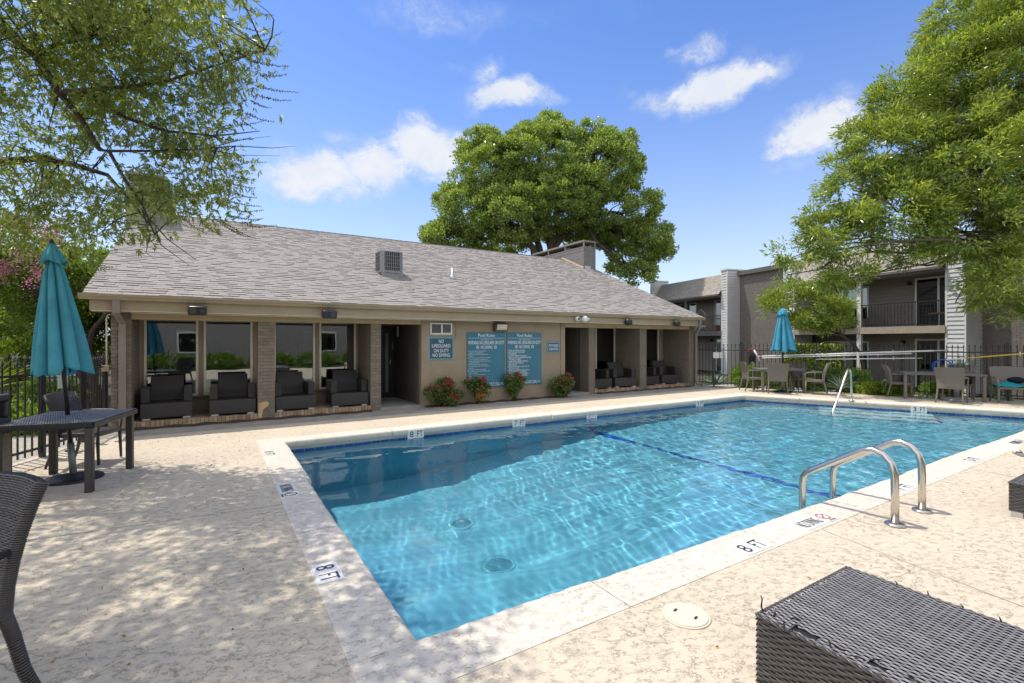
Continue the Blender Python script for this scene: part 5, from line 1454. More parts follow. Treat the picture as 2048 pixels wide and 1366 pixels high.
# ------------------------------------------------------------------ fences
def fence(label, pts, rail_z, tip_z, gap=.115, post_at=None, loc=None, low=.13, post_w=.055):
    o = thing('metal_fence', label, 'fence', loc or (pts[0][0], pts[0][1], 0)); O = o.location.copy()
    pk = MB(); s = .008
    pk.box(-s, -s, .05, s, s, tip_z - .10)
    pk.add([(0, 0, tip_z), (-.017, 0, tip_z - .07), (0, -.017, tip_z - .07), (.017, 0, tip_z - .07), (0, .017, tip_z - .07), (0, 0, tip_z - .115)],
           [(0, 1, 2), (0, 2, 3), (0, 3, 4), (0, 4, 1), (5, 2, 1), (5, 3, 2), (5, 4, 3), (5, 1, 4)])
    pm = pk.mesh('picket', M_BLACK)
    po = MB(); w_ = post_w / 2; po.box(-w_, -w_, -.3, w_, w_, tip_z + .02); po.box(-w_ - .008, -w_ - .008, tip_z + .02, w_ + .008, w_ + .008, tip_z + .035)
    pom = po.mesh('post', M_BLACK)
    for a, c in zip(pts, pts[1:]):
        a, c = Vector((*a, 0)), Vector((*c, 0)); L_ = (c - a).length; rz = math.atan2(c.y - a.y, c.x - a.x); n = int(L_ / gap)
        for z, h_ in ((rail_z, .03), (low, .03)):
            b = MB(); b.cbox((0, 0, 0), (L_, .028, h_), Matrix.Translation((a + c) / 2 - O + Vector((0, 0, z))) @ Matrix.Rotation(rz, 4, 'Z')); b.build('rail', M_BLACK, o)
        np_ = max(1, round(L_ / 1.9)) if post_at is None else 1
        for k in range(np_):
            q = link('post', pom, o); q.location = a.lerp(c, k / np_) - O; q.rotation_euler = (0, 0, rz)
        for k in range(n):
            p = a.lerp(c, (k + .5) / n) - O
            if min((p + O - a.lerp(c, j / np_)).length for j in range(np_ + 1)) < .05: continue
            q = link('picket', pm, o); q.location = p; q.rotation_euler = (0, 0, rz)
    q = link('post', pom, o); q.location = Vector((*pts[-1], 0)) - O
    return o
FR_A, FR_B = Vector((15.22, 9.70, 0)), Vector((18.0, 3.86, 0))
fence('black spear topped metal fence behind the right hand tables', [(14.66, 11.25), (14.74, 10.42), (15.22, 9.70), (16.15, 7.75), (17.05, 5.86), (18.0, 3.86), (19.6, .2)], 1.27, 1.50)
fence('black spear topped metal fence behind the teal umbrella and bin', [(-1.66, 11.1), (-1.78, 10.0), (-2.02, 9.0), (-2.42, 8.1), (-3.05, 6.5), (-3.6, 4.6)], 1.14, 1.36, .105)

def on_fence(px, py, off=.10):
    """point on the vertical plane just in front of the right fence seen at a pixel of the survey"""
    r = (px - 1024) / 956.0; dx = FWD + RGT * r
    e = (FR_B - FR_A).normalized(); n = Vector((e.y, -e.x, 0))
    if n.dot(Vector((0, 0, 0)) - FR_A) < 0: n = -n
    q = FR_A + n * off; t_ = q.dot(n) / dx.dot(n); p = dx * t_
    return Vector((p.x, p.y, EYE + (681 - py) / 956.0 * t_))
def pole(label, a, b_, r, mat, name='pool_pole', tip=None):
    o = thing(name, label, 'pole', a); m_ = (b_ - a)
    b = MB(); b.tube([(0, 0, 0), m_], r, 10); b.build('shaft', mat, o, True)
    if tip:
        g = MB(); g.tube([m_ * .60, m_ * 1.07], r * .75, 8); g.build('inner_shaft', M_GALV, o, True)
    b = MB()
    for f in (.3, .8):
        p = m_ * f; b.box(p.x - .012, p.y - .012, p.z - .05, p.x + .012, p.y + .012, p.z + .06)
    b.build('hook', M_GALV, o)
    return o
pole('upper white pool pole, longest, hung along the right fence', on_fence(1512, 713), on_fence(1867, 701.5), .026, M_WHITEPVC, tip=True)
pole('thin white pool pole close under the longest one', on_fence(1524, 716.0, .13), on_fence(1823, 707, .13), .016, M_WHITEPVC)
pole('short lower white pool pole on the right fence', on_fence(1632, 718.5), on_fence(1830, 716.5), .017, M_WHITEPVC, tip=True)
yp = pole('yellow and white pool pole slanting up the right fence', on_fence(1893, 719.5), on_fence(2080, 704.5), .020, M_YELLOW)
a_, b_ = on_fence(1893, 719.5), on_fence(1931, 716.5)
g = MB(); g.tube([Vector((0, 0, 0)), b_ - a_], .0215, 10); g.build('white_sleeve', M_WHITEPVC, yp, True)
c_ = a_ + Vector((0, 0, -.17)); ax_ = (FR_B - FR_A).normalized()
hz_ = MB(); P = []
for k in range(70):
    th = 2 * math.pi * k / 26 + .6; rr = .21 + .012 * math.sin(k * .9)
    P.append(a_ + Vector((0, 0, -.23)) + ax_ * (-.10 + rr * math.cos(th) + k * .0006) + Vector((0, 0, rr * 1.1 * math.sin(th))))
hz_.tube(P, .012, 6); ho = hz_.build('coiled_hose', M_HOSE, None, True); tag(ho, 'blue hose coiled on the fence at the pole end', 'hose')
# leaf skimmer with dark net and red frame hung on the fence post
sk = thing('leaf_net', 'dark leaf net with a red rim hanging on the fence', 'leaf net', on_fence(1505, 705))
S = sk.location.copy()
b = MB(); arc = [on_fence(1493 + 14 * (1 - math.cos(math.pi * k / 10)) , 706 - 9 * math.sin(math.pi * k / 10), .12) - S for k in range(11)]; b.tube(arc + [on_fence(1521, 722, .12) - S], .010, 6); b.build('rim', M_RED, sk, True)
b = MB()
def net(u, v):
    p = on_fence(1497 + 15 * u, 701 + 29 * v * (1 - .25 * math.sin(u * 3)), .12 + .06 * math.sin(math.pi * v)); q = p - S
    return (q.x + .02 * math.sin(u * 18) * v, q.y, q.z)
b.grid(net, 14, 12); b.build('net', M_DARKCLOTH, sk, True).modifiers.new('t', 'SOLIDIFY').thickness = .01
b = MB(); b.tube([on_fence(1508, 700, .16) - S, on_fence(1520, 722, .16) - S], .028, 8); b.build('head', M_WHITEPVC, sk, True)
p = on_fence(1452, 711, .05) + Vector((.1, .35, 0))
sg = MB(); sg.box(-.17, -.012, -.10, .17, .012, .10); so = sg.build('fence_sign', M_WHITE, None, False, bevel=.004); so.location = (14.80, 10.30, 1.09); so.rotation_euler = (0, 0, R_(-30)); tag(so, 'blank white board wired to the fence by the clubhouse corner', 'sign')
so2 = MB(); so2.box(-.10, -.008, -.10, .10, .008, .10); o = so2.build('fence_sign', simple('pale_green_sign', (.36, .46, .42), .6), None); o.location = (-1.90, 9.45, 1.0); o.rotation_euler = (0, 0, R_(72)); tag(o, 'small pale green plate on the left fence behind the umbrella pole', 'sign')

# ------------------------------------------------------------------ apartment building across the fence
AO = Vector((26.28, 17.814, 0)); AL = Vector((-0.2275, -0.9738, 0)); AN = Vector((-0.9738, 0.2275, 0))
apt = thing('apartment_building', 'two storey grey and taupe apartment block with balconies beyond the right fence', 'building', (26.3, 17.8, -.45), math.atan2(AL.y, AL.x))
# local frame: x along the facade (toward the viewer's right), y = AL rotated +90 deg; pool side is -y
def ap(name, b, mat, parent=None, **k): return b.build(name, mat, parent or apt, **k)
yN = -1 if Vector((-AL.y, AL.x, 0)).dot(AN) < 0 else 1
def bx(b, s0, s1, n0, n1, z0, z1):      # n: metres out toward the pool
    b.box(s0, yN * n0, z0 + .45, s1, yN * n1, z1 + .45); return b
ZG, ZF, ZE, ZT = -.45, 2.15, 4.42, 5.80
# pale siding piers that stand out from the brick
def siding_pier(s0, s1, n0, n1, zt):
    b = bx(MB(), s0, s1, n0, n1, ZG, zt); pr = ap('siding_pier', b, M_SIDING)
    g = MB(); z = ZG
    while z < zt - .1:
        g.add([(s1 + .004, yN * n0, z + .45), (s1 + .032, yN * n0, z + .45), (s1 + .004, yN * n0, z + .61), (s1 + .004, yN * n1, z + .45), (s1 + .032, yN * n1, z + .45), (s1 + .004, yN * n1, z + .61)], [(1, 4, 5, 2), (0, 3, 4, 1), (0, 1, 2), (3, 5, 4)])
        g.add([(s0, yN * (n1 + .004), z + .45), (s0, yN * (n1 + .032), z + .45), (s0, yN * (n1 + .004), z + .61), (s1, yN * (n1 + .004), z + .45), (s1, yN * (n1 + .032), z + .45), (s1, yN * (n1 + .004), z + .61)], [(1, 2, 5, 4), (0, 1, 4, 3)])
        z += .165
    g.build('siding_boards', M_SIDING, pr, kind='stuff')
    g = MB(); bx(g, s1 - .03, s1 + .03, n1 - .03, n1 + .03, ZG, zt); bx(g, s0 - .03, s0 + .03, n1 - .03, n1 + .03, ZG, zt); g.build('corner_trim', M_WHITE, pr)
    g = MB(); bx(g, s0 - .06, s1 + .06, n0, n1 + .06, zt, zt + .08); g.build('coping', M_SIDING, pr)
siding_pier(-.30, .15, -1.35, .0, 5.85); siding_pier(4.15, 4.75, -1.2, 0, 5.6); siding_pier(11.35, 11.95, -1.2, 0, 5.5); siding_pier(-7.6, -7.1, -1.2, 0, 6.0)
def brick_face(s0, s1, n, z0, z1):
    b = bx(MB(), s0, s1, n - .3, n, z0, z1); w_ = ap('brick_wall', b, M_APTBRICK)
    g = MB(); row = 0; z = z0
    while z < z1 - .07:
        s = s0 - (.1 if row % 2 else 0)
        while s < s1:
            a, c = max(s, s0), min(s + .205, s1)
            if c - a > .03:
                y = yN * (n + .001); y2 = yN * (n + .010 + random.uniform(-.002, .003)); q = [(a, y2, z + .45), (c, y2, z + .45), (c, y2, z + .53), (a, y2, z + .53), (a, y, z + .45), (c, y, z + .45), (c, y, z + .53), (a, y, z + .53)]
                g.add(q, [(0, 1, 2, 3) if yN < 0 else (3, 2, 1, 0), (3, 2, 6, 7), (0, 4, 5, 1), (1, 5, 6, 2), (0, 3, 7, 4)])
            s += .22
        row += 1; z += .094
    g.build('brick_courses', M_APTBRICK, w_, kind='stuff')
brick_face(.15, 4.15, -.95, ZG, 5.55); brick_face(11.95, 17.5, -.95, ZG, 5.5)
b = MB(); bx(b, .15, 4.2, -1.3, -.75, 5.55, 5.80); bx(b, 11.95, 17.5, -1.3, -.75, 5.5, 5.75); ap('parapet', b, M_APTGREY)
b = MB(); bx(b, 1.2, 2.2, -2.6, -1.8, 5.7, 6.0); ap('roof_vent_box', b, M_APTGREY)
# balcony wings
def wing(s0, s1, cols, slabm):
    b = bx(MB(), s0, s1, -1.75, -1.6, ZG, 4.6); w_ = ap('siding_wall', b, M_SIDTAUPE)
    g = MB(); z = ZG
    while z < 4.5:
        y0, y1 = yN * -1.597, yN * -1.560
        g.add([(s0, y0, z + .45), (s0, y1, z + .45), (s0, y0, z + .60), (s1, y0, z + .45), (s1, y1, z + .45), (s1, y0, z + .60)], [(1, 4, 5, 2) if yN < 0 else (2, 5, 4, 1), (0, 3, 4, 1)]); z += .155
    g.build('siding_boards', M_SIDTAUPE, w_, kind='stuff')
    b = bx(MB(), s0, s1, -1.6, .05, ZF - .22, ZF); sl = ap('balcony_slab', b, slabm)
    b = bx(MB(), s0, s1, .052, .09, ZF - .26, ZF + .03); b.build('slab_edge', slabm, sl)
    b = bx(MB(), s0, s1, -1.7, .0, 4.45, 4.5); ap('balcony_ceiling', b, M_SIDTAUPE)
    # mansard
    g = MB(); q = [(s0, yN * .22, ZE + .45), (s1, yN * .22, ZE + .45), (s1, yN * -.62, ZT + .40), (s0, yN * -.62, ZT + .40), (s0, yN * .22, ZE + .40), (s1, yN * .22, ZE + .40), (s1, yN * -.75, ZT + .40), (s0, yN * -.75, ZT + .40), (s0, yN * -1.6, ZE + .40), (s1, yN * -1.6, ZE + .40)]
    g.add(q, [(0, 1, 2, 3), (4, 5, 1, 0), (3, 2, 6, 7), (7, 6, 9, 8), (8, 9, 5, 4)]); mr = ap('mansard_roof', g, M_MANSARD)
    g = MB(); r = 0; dn = -.84 / 10; dzz = (ZT - ZE - .05) / 10
    for r in range(10):
        x = s0
        while x < s1:
            w2 = random.uniform(.2, .34); xe = min(x + w2, s1 - .004); n0, z0 = .22 + r * dn, ZE + .45 + r * dzz; t_ = random.uniform(.010, .022)
            if xe > x + .02: g.add([(x + .004, yN * (n0 + t_), z0), (xe, yN * (n0 + t_), z0), (xe, yN * (n0 + dn + .002), z0 + dzz + .01), (x + .004, yN * (n0 + dn + .002), z0 + dzz + .01), (x + .004, yN * n0, z0 - .004), (xe, yN * n0, z0 - .004)], [(0, 1, 2, 3), (4, 5, 1, 0)])
            x += w2
    g.build('mansard_shingles', M_SHAKE, mr, kind='stuff')
    g = MB(); bx(g, s0, s1, .10, .16, ZE - .16, ZE - .03); bx(g, s0, s1, .225, .30, ZE - .07, ZE + .03); g.build('eave_gutter', M_APTGREY, mr)
    for s in cols:
        b = bx(MB(), s - .09, s + .09, -.10, .04, ZG, ZE - .1); ap('balcony_column', b, M_WHITE if s > 4 else M_APTGREY)
def slider(s0, s1, z0, z1, n=-1.57):
    b = MB()
    for a, c in ((s0, s0 + .07), ((s0 + s1) / 2 - .04, (s0 + s1) / 2 + .04), (s1 - .07, s1)): bx(b, a, c, n - .05, n + .05, z0, z1)
    bx(b, s0, s1, n - .05, n + .045, z1, z1 + .07)
    f = ap('sliding_door', b, M_WHITE)
    m_ = (s0 + s1) / 2
    for a, c in ((s0 + .07, m_ - .04), (m_ + .04, s1 - .07)):
        g = bx(MB(), a, c, n + .012, n + .02, z0, z1); g.build('pane', M_GLASS2, f)
        g = bx(MB(), a, c, n - .02, n - .005, z0, z1); g.build('curtain', M_CURT if (a > m_) == (s0 > 8) else M_SCREEN, f)
M_SHAKE = simple('weathered_shingle', (0.32, 0.292, 0.26), 0.9, var=0.2, nscale=4, bump=.5, bscale=60)
M_CURT = simple('pale_curtain', (0.30, 0.31, 0.29), 0.9, var=.1)
def railing(s0, s1):
    b = MB(); rl = bx(b, s0, s1, .02, .05, ZF + .98, ZF + 1.02); bx(b, s0, s1, .02, .05, ZF + .08, ZF + .11); r_ = ap('balcony_railing', b, M_BLACK)
    n = int((s1 - s0) / .13); mm = bx(MB(), -.008, .008, .027, .043, ZF + .08, ZF + 1.0).mesh('baluster', M_BLACK)
    for k in range(n):
        q = link('baluster', mm, r_); q.location = (s0 + (k + .5) * (s1 - s0) / n, 0, 0)
wing(-7.1, -.30, (-3.6,), M_APTGREY); wing(4.75, 11.35, (8.05,), M_APTTRIM)
slider(-2.6, -.75, ZF, ZF + 2.05); slider(-2.5, -.7, ZG + .05, ZG + 2.1); slider(-6.2, -4.4, ZF, ZF + 2.05)
slider(9.35, 11.1, ZF, ZF + 2.05); slider(9.35, 11.1, ZG + .05, ZG + 2.05); slider(5.2, 7.4, ZF + .5, ZF + 1.95); slider(5.2, 7.4, ZG + .7, ZG + 1.95)
railing(-3.5, -.32); railing(-7.0, -3.7); railing(4.8, 7.95); railing(8.15, 11.3)
b = bx(MB(), -7.6, 17.5, -9.0, -1.8, ZG, 5.3); ap('rear_block', b, M_APTBRICK)
for s, z in ((9.15, ZF + 1.85), (8.9, ZG + 1.9), (-2.9, ZG + 2.0)):
    g = bx(MB(), s - .06, s + .06, -1.57, -1.40, z, z + .16); ap('porch_lamp', g, M_BLACK, bevel=.02)
def apt_world(s, n, z): return Vector((26.3, 17.8, 0)) + AL * s + AN * n + Vector((0, 0, z))
# egg chair and basket on the far balcony
eg = thing('egg_chair', 'round pale rattan egg chair on the far upper balcony', 'chair', apt_world(-2.6, -.55, ZF))
b = MB(); up = Vector((0, 0, 1))
def arch(r, h_, ox):
    return [AL * (r * math.cos(a)) + AN * ox + up * (.3 + h_ * max(0, math.sin(a))) for a in [math.pi * k / 16 for k in range(17)]]
b.tube(arch(.52, 1.15, .15), .03, 8); b.build('hoop', M_EGG, eg, True)
b = MB(); b.tube(arch(.44, 1.0, -.15), .02, 6); b.tube([AL * -.52 + up * .3 + AN * .15, AL * -.3 - up * .0, AL * .3, AL * .52 + up * .3 + AN * .15], .02, 6)
for k in range(-4, 5): b.tube([AL * (k * .1) + AN * .12 + up * .3, AL * (k * .09) - AN * .25 + up * .45, AL * (k * .075) - AN * .22 + up * (1.2 - abs(k) * .06)], .009, 5)
b.build('shell', M_EGG, eg, True)
b = MB(); b.lathe([(0, 0), (.36, 0), (.40, .06), (.38, .14), (0, .16)], 16, (0, 0, .28)); b.build('cushion', M_WHITE, eg, True)
bk = MB(); bk.box(-.34, -.22, 0, .34, .22, .42); o = bk.build('wicker_basket', M_BASKET, None, False, bevel=.03); o.location = apt_world(-1.2, -.25, ZF + .002); o.rotation_euler = (0, 0, math.atan2(AL.y, AL.x)); tag(o, 'brown wicker basket behind the far balcony railing', 'basket')
st = thing('balcony_table', 'small dark table with potted clutter on the right upper balcony', 'table', apt_world(10.9, -.5, ZF), math.atan2(AL.y, AL.x))
b = MB(); b.box(-.3, -.25, .5, .3, .25, .55); b.build('top', M_BASKET, st)
for x in (-.26, .26):
    for y in (-.2, .2): b = MB(); b.box(x - .02, y - .02, 0, x + .02, y + .02, .5); b.build('leg', M_BLACK, st)
# ------------------------------------------------------------------ foliage
def norm(a): return a / np.maximum(np.linalg.norm(a, axis=-1, keepdims=True), 1e-9)
def leaves_mesh(name, P, D, L_, W_, mat, rg, fold=0.25, droop=0.0):
    """one folded quad per leaf, P base points, D directions, L_ lengths, W_ widths"""
    n = len(P); D = norm(D); S = norm(np.cross(D, rg.normal(size=(n, 3)))); N_ = np.cross(S, D)
    L_ = np.broadcast_to(L_, (n,))[:, None]; W_ = np.broadcast_to(W_, (n,))[:, None]
    mid = P + D * L_ * 0.46
    tip = P + D * L_ + np.array([0, 0, -1.0]) * L_ * droop
    V_ = np.stack([P, mid + S * W_ / 2 + N_ * W_ * fold, tip, mid - S * W_ / 2 + N_ * W_ * fold], 1).reshape(-1, 3)
    F_ = np.arange(n * 4).reshape(n, 4)
    return np_mesh(name, V_, F_, mat)
def clumps(blobs, n, rg, inner=0.55, flat=1.0):
    """centres spread through ellipsoids, thicker toward the outside; returns centres and outward directions"""
    vol = np.array([b[3] * b[4] * b[5] for b in blobs]) ** 0.8; pick = rg.choice(len(blobs), n, p=vol / vol.sum())
    B = np.array(blobs)[pick]; d_ = norm(rg.normal(size=(n, 3))); r = inner + (1 - inner) * rg.random(n) ** 0.6
    C_ = B[:, :3] + d_ * B[:, 3:6] * r[:, None]
    return C_, d_, pick
def crown(name, blobs, nclump, per, rc, L_, W_, mat, parent, rg, inner=0.55, up=0.35, out=0.8, rnd=0.8, squash=0.7, origin=None, droop=0.0, lvar=0.35, twigs=True):
    C_, d_, pick = clumps(blobs, nclump, rg, inner)
    k = np.repeat(np.arange(nclump), per); n = len(k)
    off = norm(rg.normal(size=(n, 3))) * (rg.random(n) ** 0.5)[:, None] * (rc * rg.uniform(0.7, 1.3, nclump)[k])[:, None] * np.array([1, 1, squash])
    P = C_[k] + off
    D = d_[k] * out + off / rc * 0.9 + rg.normal(size=(n, 3)) * rnd + np.array([0, 0, up])
    me = leaves_mesh(name, P - np.array(origin), D, L_ * rg.uniform(1 - lvar, 1 + lvar, n), W_ * rg.uniform(.75, 1.25, n), mat, rg, droop=droop)
    return link(name, me, parent), C_, pick
def limb(b, p, q, r0, r1, rg, bend=0.12, n=6, sides=7):
    p, q = Vector(p), Vector(q); L_ = (q - p).length; o1 = Vector(rg.normal(size=3)) * L_ * bend; o1.z = abs(o1.z) * .6
    pts = [p.lerp(q, k / n) + o1 * math.sin(math.pi * k / n) + Vector(rg.normal(size=3)) * L_ * .012 * (0 < k < n) for k in range(n + 1)]
    b.tube(pts, [r0 + (r1 - r0) * k / n for k in range(n + 1)], sides)
    return pts
def tree(name, label, cat, base, fork, blobs, ncl, per, rc, L_, W_, leafmat, barkmat, r_tr, seed, group=None, ntw=90, inner=.55, stems=None, **kw):
    rg = np.random.default_rng(seed)
    t = thing(name, label, cat, base, 0, group); O = np.array(base)
    cr, C_, pick = crown('crown', blobs, ncl, per, rc, L_, W_, leafmat, t, rg, inner, origin=base, **kw)
    b = MB(); ob = Vector(base)
    for (p, q, r0, r1) in (stems or [(base, fork, r_tr, r_tr * .7)]): limb(b, Vector(p) - ob, Vector(q) - ob, r0, r1, rg, .06, 8, 10)
    forks = [Vector(s[1]) for s in stems] if stems else [Vector(fork)]
    mains = []
    for bl in blobs:
        c = Vector(bl[:3]); f = min(forks, key=lambda q: (q - c).length)
        mains.append(limb(b, f - ob, c - ob + Vector((0, 0, -bl[5] * .2)), r_tr * .45, r_tr * .10, rg, .10, 8))
    for i in rg.choice(len(C_), min(ntw, len(C_)), replace=False):
        m_ = mains[pick[i]]; s = m_[int(rg.integers(3, len(m_)))]
        limb(b, s, Vector(C_[i]) - ob, r_tr * .09, r_tr * .02, rg, .10, 5, 5)
    b.build('trunk', barkmat, t, True)
    return t

def W(px, py, D): return tuple(P_at(px, py, D))
def blob(px, py, D, rw, rh=None, rd=None):
    """ellipsoid of the survey: centre direction and distance, half width/height in metres"""
    c = P_at(px, py, D); rh = rh or rw; rd = rd or rw
    return (c.x, c.y, c.z, (rw + rd) / 2, (rw + rd) / 2, rh)
# the round oak behind the clubhouse
DT = 34.0
ob_ = [blob(1090, 330, DT, 3.6, 2.7), blob(985, 345, DT, 2.9, 2.2), blob(935, 420, DT, 2.4, 1.9), blob(900, 480, DT, 1.9, 1.2), blob(1200, 335, DT, 3.0, 2.4), blob(1245, 420, DT, 2.7, 2.0),
       blob(1290, 480, DT, 2.0, 1.4), blob(1110, 410, DT - 1, 3.2, 1.9), blob(1170, 470, DT + 2.5, 3.2, 1.1), blob(1000, 480, DT + 2, 2.4, 1.0), blob(1020, 430, DT - 1.5, 2.6, 1.9), blob(1265, 530, DT, 1.7, 1.0), blob(1180, 275, DT, 1.6, 1.1), blob(1095, 262, DT, 1.5, 1.0), blob(960, 290, DT, 1.5, 1.0), blob(1235, 285, DT, 1.2, 1.0), blob(1275, 550, DT - 1, 1.1, .7), blob(1325, 495, DT, .9, .8), blob(870, 470, DT, 1.0, .8), blob(1240, 470, DT + 1, 1.8, 1.3), blob(1150, 375, DT - 1.5, 2.2, 1.6)]
base = W(1085, 720, DT); base = (base[0], base[1], -.1)
fork = W(1085, 540, DT)
st = [(base, fork, .55, .46), (fork, W(1035, 455, DT), .30, .20), (fork, W(1060, 430, DT), .26, .18), (fork, W(1110, 440, DT), .30, .20), (fork, W(1165, 440, DT + .5), .26, .16)]
tree('oak_tree', 'big round oak tree rising behind the clubhouse roof', 'tree', base, fork, ob_, 1650, 140, .48, .17, .105, M_LEAF_OAK, M_BARKOAK, .5, 21, ntw=160, stems=st, inner=.70, up=.5, rnd=.8)

# the willow leaved tree on the right
DR = 14.0
rb = [blob(1990, 130, DR, 2.0, 1.7), blob(1870, 180, DR, 1.55, 1.35), blob(1780, 300, DR, 1.35, 1.2), blob(1900, 330, DR - .5, 1.7, 1.5), blob(2030, 320, DR - 1, 1.9, 1.8), blob(1720, 370, DR, .95, .9), blob(1690, 470, DR, 1.15, .85), blob(1620, 490, DR, .85, .60), blob(1800, 425, DR - .5, 1.3, .95),
      blob(1940, 455, DR - 1, 1.3, .95), blob(2040, 500, DR - 1.2, 1.2, 1.1), blob(1990, 570, DR - 1.5, .75, .75), blob(1950, 50, DR, 1.4, 1.0), blob(2060, 30, DR, 1.6, 1.2), blob(1575, 545, DR, .40, .32), blob(1700, 545, DR, .70, .35), blob(1840, 510, DR - .7, .60, .42), blob(1730, 270, DR, .60, .45), blob(1800, 200, DR, .8, .6), blob(2045, 600, DR - 1.6, .45, .40), blob(1670, 330, DR, .30, .2), blob(1910, 605, DR - 1.3, .25, .12), blob(1655, 560, DR, .5, .28), blob(2030, 625, DR - 1.6, .40, .30), blob(1585, 510, DR, .5, .34), blob(1640, 430, DR, .5, .35),
      # its crown goes on to the right of the frame
      blob(2200, 200, DR, 2.4, 2.4), blob(2230, 420, DR, 2.2, 1.8), blob(2100, -80, DR, 1.8, 1.2)]
base = W(2160, 690, DR - .3); base = (base[0], base[1], -.3)
tree('willow_oak', 'large bright green willow leaved tree overhanging the right fence', 'tree', base, W(2150, 520, DR - .3), rb, 1750, 115, .33, .15, .040, M_LEAF_RIGHT, M_BARK, .13, 22, ntw=220, inner=.45, up=.25, rnd=.75, out=1.0, droop=.12)
# leafy sapling with a bent bare stem in front of the apartment
DS = 15.7
sb = [blob(1555, 605, DS, .42, .22), blob(1600, 640, DS, .55, .22), blob(1650, 650, DS, .42, .2), blob(1540, 590, DS, .25, .16), blob(1600, 580, DS, .45, .25), blob(1670, 610, DS, .45, .25), blob(1545, 625, DS, .18, .12), blob(1690, 640, DS, .22, .10)]
base = W(1729, 785, DS); base = (base[0], base[1], -.1)
path = [base, W(1727, 740, DS), W(1720, 706, DS), W(1708, 688, DS), W(1683, 671, DS), W(1650, 667, DS)]
rg = np.random.default_rng(5)
t = thing('bent_sapling', 'bent leaning sapling with light green leaves behind the blue umbrella', 'tree', base)
crown('crown', sb, 130, 48, .26, .16, .038, M_LEAF_RIGHT, t, rg, .3, origin=base, out=1.0, rnd=.8)
b = MB(); ob = Vector(base); b.tube([Vector(p) - ob for p in path], [.055, .05, .045, .04, .035, .022], 8)
for q in sb: limb(b, Vector(path[-1 if q[0] < 0 else 4]) - ob, Vector(q[:3]) - ob, .02, .006, rg, .1, 5, 5)
limb(b, Vector(path[2]) - ob, Vector(W(1690, 640, DS)) - ob, .015, .006, rg); limb(b, Vector(path[3]) - ob, Vector(W(1720, 655, DS)) - ob, .012, .004, rg)
b.build('trunk', M_BARK, t, True)

# the chaste tree leaning in from the upper left
rg = np.random.default_rng(31)
lb = [blob(60, 70, 5.4, .95, .62), blob(230, 80, 5.3, .70, .50), blob(380, 90, 5.2, .55, .48), blob(460, 150, 5.3, .36, .36), blob(130, 200, 5.8, .85, .5), blob(300, 220, 5.6, .75, .48), blob(440, 260, 5.6, .40, .38), blob(60, 330, 6.0, .75, .55),
      blob(370, 340, 5.9, .62, .40), blob(450, 390, 6.0, .30, .24), blob(200, 420, 6.2, .60, .34), blob(80, 460, 6.2, .55, .30), blob(410, 420, 6.1, .36, .20), blob(260, 470, 6.0, .30, .18), blob(330, 400, 6.0, .5, .26), blob(480, 60, 5.2, .25, .3), blob(140, 510, 6.0, .22, .1),
      # above the frame and over the deck, where it throws its shade
      (-1.6, 5.2, 5.2, 1.0, 1.0, .55), (-.75, 4.9, 4.7, .9, .9, .5), (-2.1, 4.0, 4.9, 1.0, 1.0, .55), (-1.2, 3.8, 4.6, .95, .95, .5), (-2.6, 6.2, 5.4, 1.0, 1.0, .6), (-.9, 6.2, 5.3, .9, .9, .5), (-2.9, 4.8, 4.6, .9, .9, .5), (-.3, 4.3, 4.9, .6, .6, .35), (-1.9, 2.9, 4.4, .85, .85, .45), (-1.1, 7.2, 5.0, .6, .6, .35), (-1.3, 2.7, 5.2, .7, .7, .4), (-.6, 3.4, 5.4, .55, .55, .3)]
base = (-5.2, 5.3, -.1); fork1 = Vector((-3.9, 5.6, 2.7))
t = thing('chaste_tree', 'airy overhanging tree with palm shaped leaves and seed spikes, upper left', 'tree', base); O = np.array(base); ob = Vector(base)
ncl = 1350
C_, d_, pick = clumps(lb, ncl, rg, .25)
# compound leaves: five leaflets fanning from one point
cl_per = 17; k = np.repeat(np.arange(ncl), cl_per); n = len(k)
P = C_[k] + rg.normal(size=(n, 3)) * np.array([.13, .13, .09])
D0 = norm(d_[k] * .5 + rg.normal(size=(n, 3)) * .6 + np.array([0, 0, -.25])); S0 = norm(np.cross(D0, rg.normal(size=(n, 3)))); sz = rg.uniform(.7, 1.25, n)
Ps, Ds, Ls, Ws = [], [], [], []
for a_, l_ in ((-1.15, .55), (-.55, .85), (0, 1.0), (.55, .85), (1.15, .55)):
    Ps.append(P); Ds.append(D0 * math.cos(a_) + S0 * math.sin(a_) + rg.normal(size=(n, 3)) * .08); Ls.append(.092 * l_ * sz); Ws.append(.0185 * sz * (.7 + .3 * l_))
me = leaves_mesh('crown', np.concatenate(Ps) - O, np.concatenate(Ds), np.concatenate(Ls), np.concatenate(Ws), M_LEAF_VITEX, rg, .2, .15)
link('crown', me, t)
b = MB()
def tb(pts, r): b.tube([Vector(p) - ob for p in pts], r, 8)
Pm = [W(-420, -60, 5.2), W(-150, -20, 5.2), W(-20, 40, 5.2), W(70, 110, 5.2), W(118, 185, 5.3)]
limb(b, (0, 0, 0), fork1 - ob, .16, .12, rg, .04, 6, 10)
tb([tuple(fork1), tuple((fork1 + Vector(Pm[0])) / 2 + Vector((0, 0, .15)))] + Pm, [.11, .085, .065, .055, .048, .042, .036])
